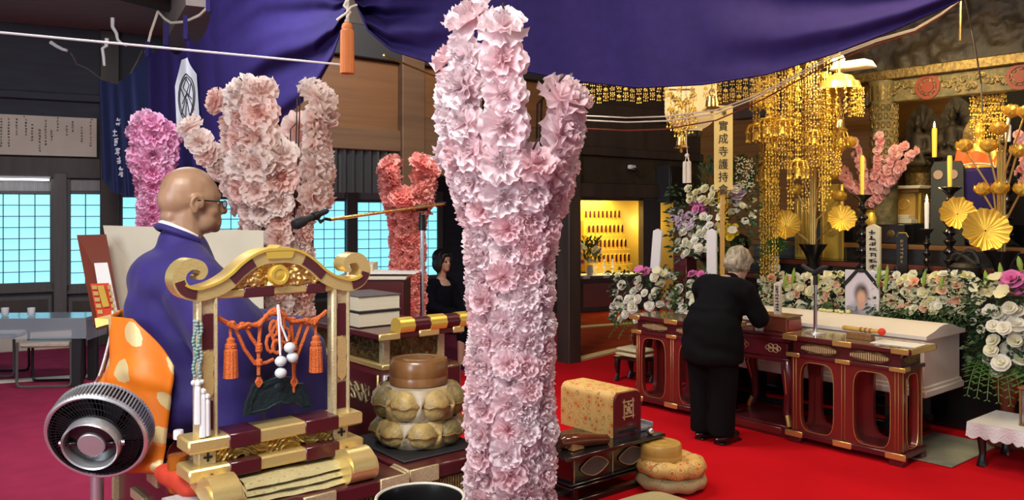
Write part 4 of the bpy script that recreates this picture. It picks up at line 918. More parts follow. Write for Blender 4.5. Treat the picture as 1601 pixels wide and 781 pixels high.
# orange sash wrapped round the hips
def kesa(u, v):
    a = math.radians(75+171*u); z = -.045+(.49-.16*max(0, (u-.80)/.20)**1.2)*v
    rx = .195+.095*(1-v)**1.3+.02*math.sin(3*a+4*v); ry = .245+.075*(1-v)**1.3
    k_ = .010*math.sin(9*a+5*v)*(1-.3*v)+.016*max(0, math.sin(9*v-2*u*3+.5))**4
    if v < .22: k_ += .045*math.sin(math.pi*v/.22)*(.4+.6*u)
    return (-.055+(rx+k_)*math.cos(a), (ry+k_)*math.sin(a), z)
m = MB(); m.grid(kesa, 70, 44); me = m.mesh('orange_sash', K['kesa'], 180)
uvl = me.uv_layers.new(name='uv')
for pl in me.polygons:
    for li, vi in zip(pl.loop_indices, pl.vertices): i, j = vi % 71, vi//71; uvl.data[li].uv = (i/70, j/44)
o = link('orange_sash', me, pr); md = o.modifiers.new('thick', 'SOLIDIFY'); md.thickness = .008; md.offset = 1
m = MB(); m.grid(lambda u, v: V(kesa(.40+.045*u, .30+.70*v))*1.0+V((-.024, .012, .0))+V((0, .0, .0)), 4, 20); me = m.mesh('sash_band', K['scarf'], 180); o = link('sash_band', me, pr); md = o.modifiers.new('thick', 'SOLIDIFY'); md.thickness = .006
# ================================================================ NEAR LEFT AND MIDDLE
# --- electric fan
fp = P(156, 674, 2.62); fn_ = V((.06, -.84, -.34)).normalized()
fa = thing('electric_fan', 'silver and black electric fan on a pole at the lower left', 'fan', (fp.x, fp.y, 0))
FM = Matrix.Translation(fp-fa.location) @ rot_to(fn_)
def fpart(nm, mb, mk, par=None, smooth=38, kind=None):
    mb.v = [FM @ V(p) for p in mb.v]; return mb.build(nm, K[mk], par or fa, smooth=smooth, kind=kind)
m = MB(); m.lathe([(.148, -.045), (.154, -.043), (.156, -.037), (.150, -.034), (.148, -.045)], n=64, cap=False); m.lathe([(.146, .018), (.155, .020), (.155, .030), (.150, .034), (.144, .032), (.146, .018)], n=64, cap=False); fpart('rim', m, 'silver')
m = MB()
for j in range(88):
    a = 2*math.pi*j/88; m.box((.1545*math.cos(a), .1545*math.sin(a), -.006), (.006, .0046, .062), rz=a)
fpart('rim_slats', m, 'silver', kind='stuff')
m = MB(); m.lathe([(.145, -.04), (.145, .02)], n=48, cap=False); m.lathe([(.0, -.05), (.05, -.05), (.13, -.045), (.152, -.040)], n=48); fpart('back_grille', m, 'black_matte')
m = MB()
for j in range(72):
    a = 2*math.pi*j/72; c, s = math.cos(a), math.sin(a); c2, s2 = math.cos(a+.22), math.sin(a+.22)
    m.tube([(.070*c, .070*s, .045), (.11*math.cos(a+.1), .11*math.sin(a+.1), .042), (.142*c2, .142*s2, .030)], .0016, 4)
for r, z in ((.09, .0440), (.115, .0410), (.132, .036)): m.tube([(r*math.cos(6.283*j/48), r*math.sin(6.283*j/48), z) for j in range(49)], .0016, 4)
fpart('front_grille', m, 'black_metal', kind='stuff')
m = MB()
for j in range(7):
    a = 2*math.pi*j/7
    m.grid(lambda u, v: ((.045+.088*v)*math.cos(a+.75*(u-.5)+.25*v), (.045+.088*v)*math.sin(a+.75*(u-.5)+.25*v), .014-.028*u), 5, 5)
fpart('blades', m, 'black_matte')
m = MB(); m.lathe([(.078, .030), (.086, .034), (.086, .078), (.083, .082), (.079, .078), (.076, .045)], n=56, cap=False); fpart('hub_ring', m, 'silver')
m = MB(); m.lathe([(.078, .040), (.074, .050), (.05, .056), (.044, .060), (0, .062)], n=40); 
for s in (-1, 1): m.box((s*.062, 0, .062), (.034, .014, .008), .002)
h = fpart('hub_dish', m, 'black_lacquer')
m = MB(); m.lathe([(.041, .056), (.041, .068), (.038, .071), (0, .072)], n=40); fpart('hub_cap', m, 'brushed_steel', h)
m = MB()
for s in (-1, 1): m.cyl((s*.088, 0, .055), (s*.098, 0, .055), .010, n=12)
fpart('pivot', m, 'chrome')
pc = P(152, 735, 2.70)-fa.location
m = MB(); m.cyl((pc.x, pc.y, .03), (pc.x, pc.y, pc.z+.10), .020, n=20); m.tube([(pc.x, pc.y, pc.z+.09), (pc.x, pc.y, pc.z+.16), FM @ V((0, 0, -.06))], [.020, .022, .03], 12); m.build('pole', K['silver'], fa)
m = MB(); m.lathe([(.16, 0), (.16, .014), (.15, .022), (.03, .03)], (pc.x, pc.y, 0), 36); m.build('base', K['silver'], fa)

# --- long table with clear cover, two stools
def pbox(name, mk, c, d, par, rz=0, bev=.004): m = MB(); m.box(c, d, bev, rz); return m.build(name, K[mk], par)
ang_t = math.radians(4)
tl_ = P(62, 583, 8.0); tl_.z = 0
tt = thing('folding_table', 'dark low table draped in clear plastic under the left windows', 'table', tl_, ang_t)
pbox('tabletop', 'black_lacquer', (-.45, .20, .655), (1.75, .46, .035), tt)
for x in (-1.25, .34):
    for y in (.03, .38): pbox('leg', 'black_matte', (x, y, .32), (.09, .06, .64), tt)
pbox('apron', 'black_matte', (-.45, .04, .60), (1.6, .03, .07), tt)
m = MB(); m.grid(lambda u, v: (-1.34+1.79*u, -.045+.008*math.sin(u*21), .678-.20*v), 40, 4); m.grid(lambda u, v: (.452+.008*math.sin(v*9), -.04+.47*u, .678-.22*v), 12, 4); m.grid(lambda u, v: (-1.34+1.79*u, -.045+.48*v, .679), 4, 3)
film = MAT('clear_film', (.85, .92, 1), .12, trans=1.0); film.node_tree.nodes['Principled BSDF'].inputs['IOR'].default_value = 1.22
tag(m.build('plastic_cover', film, None, tl_, (0, 0, ang_t), smooth=180), 'clear plastic sheet draped over the dark low table', 'table cover')
nt_, N_, L_, pb_ = NODES(film); pb_.inputs['Transmission Weight'].default_value = 0; pb_.inputs['Base Color'].default_value = (.62, .72, .80, 1); tp_ = N_.new('ShaderNodeBsdfTransparent'); mx_ = N_.new('ShaderNodeMixShader'); mx_.inputs[0].default_value = .34; L_.new(tp_.outputs[0], mx_.inputs[1]); L_.new(pb_.outputs[0], mx_.inputs[2]); L_.new(mx_.outputs[0], N_['Material Output'].inputs[0])  # film's own bluish tint plus its whitish reflection, put into the colour
K['stool_seat'] = MAT('stool_seat', (.56, .50, .40), .6, n=30, c2=(.50, .42, .32))
for lab, px, dd, y in (('folding stool with cream seat and bent grey tube legs before the dark table', 69, 7.7, 606), ('second tube stool cut by the left edge of the picture', -18, 8.0, 590)):
    b = G(px, y); st = thing('folding_stool', lab, 'stool', b, math.radians(6))
    m = MB(); m.box((0, .16, .415), (.46, .34, .055), .018); m.build('seat', K['stool_seat'], st)
    for yy in (0, .32):
        m = MB(); m.tube([(-.245, yy, .44), (-.25, yy, .06), (-.235, yy, .02), (-.20, yy, .012), (.20, yy, .012), (.235, yy, .02), (.25, yy, .06), (.245, yy, .44)], .014, 8); m.build('leg_frame', K['grey_wood'] if yy == 0 else K['black_metal'], st)
# low cream box by the wall
m = MB(); b = G(58, 546); m.box((0, 0, .11), (.8, .16, .22), .01); tag(m.build('heater_box', K['cream_sill'], None, b, (0, 0, WA)), 'low cream box on the floor behind the dark table', 'box')
for i, (px, py, lab) in enumerate(((6, 476, 'white cup at the left edge on the plastic covered table'), (47, 472, 'small white cup in the middle of the plastic covered table'))):
    m = MB(); m.lathe([(.025, 0), (.032, .01), (.036, .07), (.033, .072), (.029, .012), (0, .01)], n=18)
    o = m.build('cup', K['white_paint'], None, tl_+V((P(px, py, 8.15).x-tl_.x, .17, .681))); tag(o, lab, 'cup')

# --- boards behind the priest
def board(par, name, mk, c4, th=.02, off=0):
    q = [P(*c) for c in c4]; n = (q[1]-q[0]).cross(q[3]-q[0]).normalized()
    if n.y > 0: n = -n
    q = [p+n*off-par.location for p in q]; m = MB(); vs = q+[p-n*th for p in q]
    m.add(vs, [(0, 1, 2, 3), (7, 6, 5, 4)]+[(i, 4+i, 4+(i+1) % 4, (i+1) % 4) for i in range(4)]); bmx = m.build(name, K[mk], par, smooth=0)
    return bmx
p0 = P(165, 505, 4.1); p0.z = 0
ls = thing('sutra_stand', 'slanted maroon reading board with gilt ledge left of the priest', 'reading stand', p0)
board(ls, 'board', 'red_brown', [(120, 367, 4.15), (166, 366, 4.2), (190, 497, 4.0), (147, 508, 3.9)], .02)
board(ls, 'gilt_ledge', 'old_gold', [(148, 497, 3.86), (190, 487, 3.92), (192, 500, 3.9), (150, 512, 3.84)], .03)
m = MB(); m.box((.02, .12, .60), (.07, .07, 1.2), .004); m.box((.02, .12, .02), (.4, .4, .04), .006); m.build('post', K['grey_wood'], ls)
o = thing('paper_sheet', 'white paper sheet propped on the maroon reading board', 'paper', P(158, 440, 4.03)); board(o, 'sheet', 'white_paper', [(147, 411, 4.10), (168, 410, 4.12), (184, 487, 3.97), (160, 489, 3.95)], .003)
o = thing('orange_booklet', 'orange brocade booklet with cream title strip on the maroon reading board', 'booklet', P(160, 470, 3.98)); board(o, 'cover', 'orange_red_cloth', [(141, 443, 4.00), (170, 442, 4.03), (179, 490, 3.93), (152, 497, 3.88)], .012)
bb = board(o, 'title_strip', 'bright_gold', [(152, 446, 3.985), (162, 446, 3.995), (171, 478, 3.925), (161, 480, 3.915)], .002)
rn = random.Random(12)
for r in range(5):
    for c in (0, 1):
        t = (r+.5)/5; xl = 141+11*t if c == 0 else 166+9*t; y = 444+48*t
        dd_ = 3.985-.09*t; board(o, 'woven_crest', 'old_gold', [(xl+1, y-3, dd_), (xl+9-3*c, y-3, dd_+.005), (xl+10-3*c, y+3, dd_-.005), (xl+2, y+3, dd_-.01)], .002)
ob = thing('cream_board', 'large cream reading board standing open behind the priest', 'board', V((P(280, 400, 4.2).x, 4.2, 0)))
board(ob, 'left_leaf', 'cream_board', [(161, 352, 4.35), (262, 355, 4.28), (276, 520, 4.12), (193, 520, 4.12)], .025); board(ob, 'right_leaf', 'cream_board', [(262, 357, 4.29), (412, 360, 4.40), (412, 520, 4.24), (276, 520, 4.13)], .025)
pbox('foot', 'grey_wood', (0, 0, .50), (.5, .08, 1.0), ob); pbox('base', 'grey_wood', (0, 0, .02), (.6, .3, .04), ob)

# --- microphone on boom stand
mp = P(660, 330, 4.3); mp.z = 0
ms = thing('boom_microphone', 'black microphone on chrome boom stand reaching toward the priest', 'microphone', mp)
m = MB(); m.cyl((0, 0, .03), (0, 0, zy(352, 4.3)), .0105, n=12); m.build('pole', K['chrome'], ms)
m = MB(); m.lathe([(.14, 0), (.14, .02), (.02, .03)], n=28); m.build('base', K['black_metal'], ms)
bA, bB, bC_ = P(696, 318, 4.4)-mp, P(655, 325, 4.3)-mp, P(516, 343, 3.75)-mp
m = MB(); m.cyl(bA, bC_, .008, n=10); m.build('boom', K['brass'], ms)
m = MB(); m.cyl((0, 0, zy(360, 4.3)), (0, 0, zy(332, 4.3)), .020, .016, 12); m.cyl((-.035, 0, bB.z), (.03, 0, bB.z+.002), .017, n=10); m.build('clutch', K['black_metal'], ms); m = MB(); m.cyl(bA, bA.lerp(bB, .35), .012, n=10); m.build('counterweight', K['black_metal'], ms); m = MB(); m.cyl((0, -.04, bB.z-.03), (.06, -.03, bB.z-.03), .005, n=6); m.build('clutch_handle', K['chrome'], ms)
mc, md_ = P(512, 329, 3.72)-mp, P(458, 352, 3.55)-mp
m = MB(); ax = (md_-mc); m.tube([mc, mc+ax*.05, mc+ax*.15, mc+ax*.62, mc+ax*.70, mc+ax*.74, mc+ax*.90, mc+ax*.97, md_], [.010, .013, .013, .016, .022, .024, .025, .020, .006], 16); mi_ = m.build('microphone', K['black_matte'], ms)
m = MB(); q = mc+ax*.34; m.tube([bC_, bC_+V((-.02, -.02, .004)), q+V((.02, 0, -.03)), q], .007, 8); m.tube([q-ax*.06, q+ax*.10], .019, 12); m.build('clip', K['black_metal'], ms)

# --- priest's front desk: maroon base, gilt sutra table, books
C1 = P(598, 580, 3.35); zb1 = C1.z
fd = thing('front_desk', 'maroon base and gilt carved sutra table with rolled ends before the priest', 'desk', V((C1.x, C1.y, 0)), ANG)
pbox('base', 'maroon', (.19, .33, zb1/2), (.40, .70, zb1), fd, 0, .02)
m = MB()
for i in range(9): a = i*.7; m.tube([(-.016, .06+.03*i+.02*math.cos(a*q*.4), zb1-.09-.03*(i % 2)+.02*math.sin(a+q)) for q in range(6)], .005, 5)
m.build('scroll_carving', K['pale_gold'], fd, kind='stuff'); pbox('gilt_edge', 'gold', (-.012, .015, zb1-.10), (.012, .012, .17), fd)
pbox('plinth', 'gold', (.16, .33, zb1+.012), (.32, .66, .024), fd)
for x in (.025, .295):
    for y in (.025, .635): pbox('corner_post', 'pale_gold', (x, y, zb1+.075), (.035, .035, .11), fd)
def cv(u, v, L, ax): return 0
m = MB(); m.grid(lambda u, v: (.035+.25*u, .02-.012*noise.noise((u*22, v*9, 1))-.008*noise.noise((u*50, v*20, 5)), zb1+.03+.095*v), 50, 14); m.grid(lambda u, v: (.02-.012*noise.noise((u*40, v*9, 4))-.008*noise.noise((u*90, v*20, 5)), .62-.58*u, zb1+.03+.095*v), 90, 14); m.build('carved_panel', K['dim_gold'], fd, smooth=180)
pbox('table_board', 'maroon', (.17, .33, zb1+.142), (.42, .74, .024), fd); 
for x, w_ in ((.01, .10), (.20, .10), (.35, .06)): pbox('gilt_band', 'gold', (x, -.038, zb1+.142), (w_, .012, .028), fd)
m = MB(); m.v = []; ro = [(-.035, -.012), (-.045, .01), (-.035, .034), (-.008, .042), (.016, .036), (.028, .018), (.03, -.012)]
m.ring([[V((x, -.005+y, zb1+.168+z)) for y, z in ro] for x in (.06, .40)]); m.build('rolled_end', K['maroon'], fd, smooth=60)
for x0, x1 in ((.055, .125), (.205, .285), (.355, .405)):
    m = MB(); m.ring([[V((x, -.005+y*1.10, zb1+.167+z*1.10)) for y, z in ro] for x in (x0, x1)]); m.build('gilt_sleeve', K['bright_gold'], fd, smooth=60)
bp = line_at(V((C1.x, C1.y, 0))+B*.30+A*.05, A, 570, 515)[2]
for j, lab in enumerate(('lower thick cream paged book on the gilt sutra table', 'upper thick cream paged book on the gilt sutra table')):
    bk = thing('sutra_book', lab, 'book', (bp.x, bp.y, zb1+.154+.068*j), ANG)
    m = MB(); m.box((0, 0, .033), (.20, .25, .056)); m.build('pages', K['cream_paper'], bk)
    m = MB(); m.box((.002, 0, .0635), (.208, .26, .005), .001); m.box((.002, 0, .0025), (.208, .26, .005), .001); m.build('cover', K['black_matte' if j == 0 else 'grey_wood'], bk)
# tall maroon cabinet with papers
cb = line_at(P(586, 330, 4.25), A, 586, 430)[2]; zc_ = zy(436, 4.15)
cbx = thing('maroon_cabinet', 'tall maroon cabinet with cream top edge behind the sutra books', 'cabinet', (cb.x, cb.y, 0), 0)
pbox('body', 'maroon', (0, 0, zc_/2), (.33, .30, zc_), cbx); pbox('top_edge', 'cream_sill', (0, 0, zc_+.008), (.36, .33, .016), cbx)
m = MB(); m.grid(lambda u, v: (-.12+.34*u, -.13+.26*v, .010+.022*math.sin(math.pi*v)*(1-u)), 10, 10); tag(m.build('paper_sheet', K['white_paper'], None, (cb.x, cb.y, zc_+.017), smooth=180), 'white paper sheet curling over the maroon cabinet top', 'paper')
m = MB(); m.box((0, 0, .02), (.16, .16, .04), .003); tag(m.build('cream_booklet', K['cream_paper'], None, (cb.x-.08, cb.y+.02, zc_+.035)), 'cream booklet on the maroon cabinet beside the paper sheet', 'booklet')

# --- wooden gongs on cushions
def wood_gong(name, lab, loc, r, h_, mk, fluted=False):
    g = thing(name, lab, 'wooden gong', loc); m = MB()
    m.lathe([(r*.90, 0), (r*.99, .006), (r, h_*.30), (r*.985, h_*.34), (r*.985, h_*.38), (r*1.0, h_*.42), (r*.99, h_*.86), (r*.93, h_*.97), (r*.80, h_*.985), (r*.76, h_*.96), (r*.62, h_*.97), (0, h_*1.0)], n=48); m.build('gong_body', K[mk], g)
    m = MB(); m.lathe([(r*.55, h_*.972), (r*.52, h_*.99), (r*.30, h_*1.0), (r*.27, h_*.99)], n=40); m.build('top_ring', K[mk], g); return g
def patch_cushion(lab, loc, r, h_, n_, ph, par_g):
    c = thing('patchwork_cushion', lab, 'cushion', loc)
    m = MB(); m.lathe([(r*.70, 0), (r*.86, h_*.12), (r*.93, h_*.5), (r*.86, h_*.88), (r*.68, h_), (0, h_)], n=40); m.build('core', K['patch_pale'], c)
    for j in range(n_):
        a = 2*math.pi*j/n_+ph; mk = ('patch_gold', 'patch_olive', 'patch_gold')[j % 3]
        m = MB(); w_ = math.pi*r*.93/n_
        def pod(u, v):
            t = math.pi*(u-.5); ang = 2*math.pi*v; k_ = math.cos(t)**1.0
            return (r*.84+.050*k_*math.cos(ang)+.004*math.sin(ang*6)*k_, w_*1.0*math.sin(t), h_*.5+h_*.50*k_*math.sin(ang))
        m.T = Matrix.Rotation(a, 4, 'Z'); m.grid(pod, 12, 18); po = m.build('pod', K[mk], c, smooth=180)
        m = MB(); m.T = Matrix.Rotation(a, 4, 'Z'); m.tube([(r*.84+.053*math.cos(math.pi*(u-.5)), w_*math.sin(math.pi*(u-.5)), h_*.5+.003*math.sin(u*20)) for u in (i/12 for i in range(13))], .0035, 5); m.build('seam', K['wood_brown'], po)
        m = MB(); a2 = a+math.pi/n_; m.T = Matrix.Rotation(a2, 4, 'Z')
        for s in (-1, 1):
            m.grid(lambda u, v: (r*(.90-.14*abs(v)**1.5*1.0)+.030*math.sin(math.pi*u)*(1-v*.3)+.006, (u-.5)*w_*1.9*(.10+.9*v**.8), h_*(.5+s*.50*v)), 10, 7)
        m.build('gusset', K['patch_pale' if j % 2 else 'patch_gold'], c, smooth=180)
    return c
gp0 = G(649, 700, ZP+.008); gp0.z = ZP+.008; rr_ = .160
gc = gp0+V((0, .12, 0))
patch_cushion('lower patchwork brocade cushion of puffed pods under the brown wooden gong', gc, rr_, .100, 8, .2, None)
patch_cushion('upper patchwork brocade cushion of puffed pods carrying the brown wooden gong', gc+V((0, 0, .100)), rr_, .115, 8, .55, None)
wood_gong('wooden_gong', 'brown round lidded wooden gong on the patchwork cushions', gc+V((0, 0, .213)), .112, .100, 'wood_brown')
# dark bowl gong at the bottom edge
bb_ = P(657, 778, 2.35); sbw = thing('singing_bowl', 'large black bowl gong with cream rim at the bottom edge', 'bowl', (bb_.x, bb_.y, 0))
m = MB(); z_ = bb_.z; m.lathe([(.04, z_-.30), (.09, z_-.27), (.122, z_-.15), (.125, z_-.01), (.128, z_), (.118, z_), (.114, z_-.02), (.11, z_-.15), (0, z_-.25)], n=44); m.build('bowl', K['black_lacquer'], sbw)
m = MB(); m.tube([(.124*math.cos(6.283*j/48), .124*math.sin(6.283*j/48), z_+.001) for j in range(49)], .005, 6); m.build('rim', K['cream_sill'], sbw)
m = MB(); m.lathe([(.13, 0), (.13, .04), (.06, .06), (.05, z_-.34), (.10, z_-.31), (.10, z_-.29)], n=28); m.build('stand', K['maroon'], sbw)

# --- black sutra desk on the floor, right of the flower column
SD = G(1006, 757); SDz = .40
sd = thing('sutra_desk', 'black lacquer sutra desk with two gilt drawer panels right of the central flowers', 'desk', SD, ANG)
zt_ = line_at(SD, A, 1010, 668)[1]-.05
pbox('desk_top', 'black_lacquer', (-.30, .16, zt_), (.86, .46, .022), sd)
pbox('drawer_case', 'black_lacquer', (-.30, .16, zt_-.085), (.66, .36, .15), sd)
for x in (-.46, -.14):
    m = MB(); m.prism([(x+.105*math.cos(t)*(1+.06*math.cos(6*t)), zt_-.085+.046*math.sin(t)*(1+.10*math.cos(4*t))) for t in (2*math.pi*j/28 for j in range(28))], -.028, -.018); pp = m.build('drawer_panel', K['grey_wood'], sd)
    m = MB(); m.tube([(x+.108*math.cos(t)*(1+.06*math.cos(6*t)), -.030, zt_-.085+.049*math.sin(t)*(1+.10*math.cos(4*t))) for t in (2*math.pi*j/28 for j in range(29))], .0025, 4); m.build('gilt_line', K['pale_gold'], pp)
for x in (-.62, -.30, .02): pbox('gilt_strip', 'pale_gold', (x, -.022, zt_-.085), (.006, .008, .15), sd)
for z in (zt_-.165, zt_-.185): pbox('moulding', 'black_lacquer', (-.30, .16, z), (.72, .40, .012), sd)
for x in (-.60, 0.0):
    for y in (0, .32): pbox('leg', 'black_lacquer', (x, y, (zt_-.17)/2), (.04, .04, zt_-.17), sd)
for y in (0, .32): pbox('foot_rail', 'black_lacquer', (-.30, y, .02), (.72, .05, .04), sd)
bx0 = SD+A*(-.09)+B*.06
bx = thing('sutra_box', 'brocade wrapped sutra box with maroon end and gilt crest', 'box', (bx0.x, bx0.y, zt_+.012), ANG)
def arch_sec(y, w_=.125, h_=.275, r=.05): 
    return [V((x, y, z)) for x, z in [(-w_, 0), (w_, 0), (w_, h_-r)]+[(w_-r+r*math.cos(t), h_-r+r*math.sin(t)) for t in (.3, .6, .9, 1.2, 1.5)]+[(-w_+r-r*math.sin(t), h_-r+r*math.cos(t)) for t in (.05, .35, .65, .95, 1.25)]+[(-w_, h_-r)]]
m = MB(); m.ring([arch_sec(y) for y in (.0, .10, .22, .34, .46)]); m.build('brocade_wrap', K['brocade_orange'], bx, smooth=50)
m = MB(); m.ring([arch_sec(y, .118, .268) for y in (-.014, .004)]); pe = m.build('end_panel', K['maroon'], bx)
m = MB(); zc_ = .165
for q in (-.040, .040):
    m.box((q, -.018, zc_), (.007, .006, .125)); m.box((0, -.018, zc_+q*1.15), (.105, .006, .007))
m.build('crest_frame', K['pale_gold'], pe, smooth=0)
m = MB(); m.prism([(.018*math.cos(t), zc_-.002+.018*math.sin(t)) for t in (6.283*j/12 for j in range(12))], -.02, -.012)
for a in (90, 35, 145): c, s = math.cos(math.radians(a)), math.sin(math.radians(a)); m.prism([(c*.018, zc_+s*.018), (c*.032-s*.010, zc_+s*.032+c*.010), (c*.044, zc_+s*.044), (c*.032+s*.010, zc_+s*.032-c*.010)], -.02, -.012)
for s in (-1, 1): m.prism([(s*.004, zc_-.022), (s*.030, zc_-.014), (s*.026, zc_-.034), (s*.006, zc_-.030)], -.02, -.012)
m.build('crest', K['pale_gold'], pe, smooth=0)
pbox('slot', 'black_matte', (0, -.014, .035), (.18, .006, .022), pe)
cl = thing('wooden_clapper', 'glossy dark wooden clapper club lying on the sutra desk', 'clapper', tuple(SD+A*(-.43)+B*.03+UP*(zt_+.050)), ANG-.08)
m = MB(); m.tube([(-.20, .04, .0), (-.17, .037, .0), (-.10, .03, 0), (0, .01, -.004), (.07, -.005, -.010), (.11, -.015, -.012), (.125, -.017, -.012)], [.026, .044, .047, .040, .033, .030, .014], 16); m.build('club', K['wood_glossy'], cl)
m = MB(); m.box((0, .02, -.008), (.10, .12, .034), .004, top=.7); tag(m.build('wooden_rest', K['wood_brown'], None, tuple(SD+A*(-.55)+B*.05+UP*(zt_+.037)), (0, 0, ANG)), 'brown wedge rest under the glossy clapper', 'rest')
ty = thing('lacquer_tray', 'grey blue steel tray on the right end of the sutra desk', 'tray', tuple(SD+A*(.06)+B*.20+UP*(zt_+.012)), ANG)
m = MB(); m.box((0, 0, .012), (.17, .30, .022), .004); m.build('tray_body', K['grey_blue_steel'], ty)
m = MB()
for x in (-.08, .08): m.box((x, 0, .032), (.012, .31, .03), .003)
m.build('side_rails', K['grey_blue_steel'], ty); pbox('ivory_slip', 'cream_paper', (-.03, -.02, .027), (.05, .25, .006), ty)
m = MB(); m.ball((0, 0, .022), (.026, .026, .022), 14, 8); m.tube([(0, 0, .04), (0, 0, .05)], .010, 8); tag(m.build('metal_bell', K['chrome'], None, tuple(SD+A*(.03)+B*(-.03)+UP*(zt_+.011))), 'small silver bell at the sutra desk corner', 'bell')
# right wooden gong on ring cushions
gr = G(1057, 776)+V((0, .17, .008)); 
for j, lab in enumerate(('lower gold brocade ring cushion on the red carpet', 'upper gold brocade ring cushion under the yellow wooden gong')):
    c = thing('ring_cushion', lab, 'cushion', gr+V((0, 0, .085*j)), .4+j)
    m = MB(); m.lathe([(.0, .012), (.09, .004), (.16, .002), (.205, .02), (.220, .05), (.205, .082), (.16, .10), (.09, .088), (0, .075)], n=48)
    for i, p in enumerate(m.v): a = math.atan2(p.y, p.x); p.z += .006*math.sin(9*a)*(p.length > .12); 
    m.build('ring', K['brocade_orange' if j else 'brocade_olive'], c, smooth=180)
    m = MB()
    for q in range(5): a = q*1.2566; m.tube([((.222-.001)*math.cos(a), .222*math.sin(a), .05), (.20*math.cos(a+.1), .20*math.sin(a+.1), .088), (.12*math.cos(a+.25), .12*math.sin(a+.25), .098)], .003, 4)
    m.build('seams', K['patch_pale'], c, kind='stuff')
wood_gong('wooden_gong', 'yellow wooden gong on gold ring cushions by the sutra desk', gr+V((-.06, .0, .168)), .128, .105, 'wood_light')
m = MB(); soft_box(m, (0, 0, .05), (.62, .66, .10), 0, 21, .012, 48, 14, 6); tag(m.build('floor_cushion', K['brocade_olive'], None, V((.80, 4.42, .012)), (0, 0, ANG), smooth=180), 'beige patterned floor cushion at the bottom edge below the wooden gong', 'cushion')
m = MB(); m.box((0, 0, .02), (.9, .14, .04), .006); tag(m.build('floor_board', K['grey_wood'], None, G(905, 760)+V((0, 0, .008)), (0, 0, ANG+.1)), 'grey board on the red carpet behind the sutra desk legs', 'board')
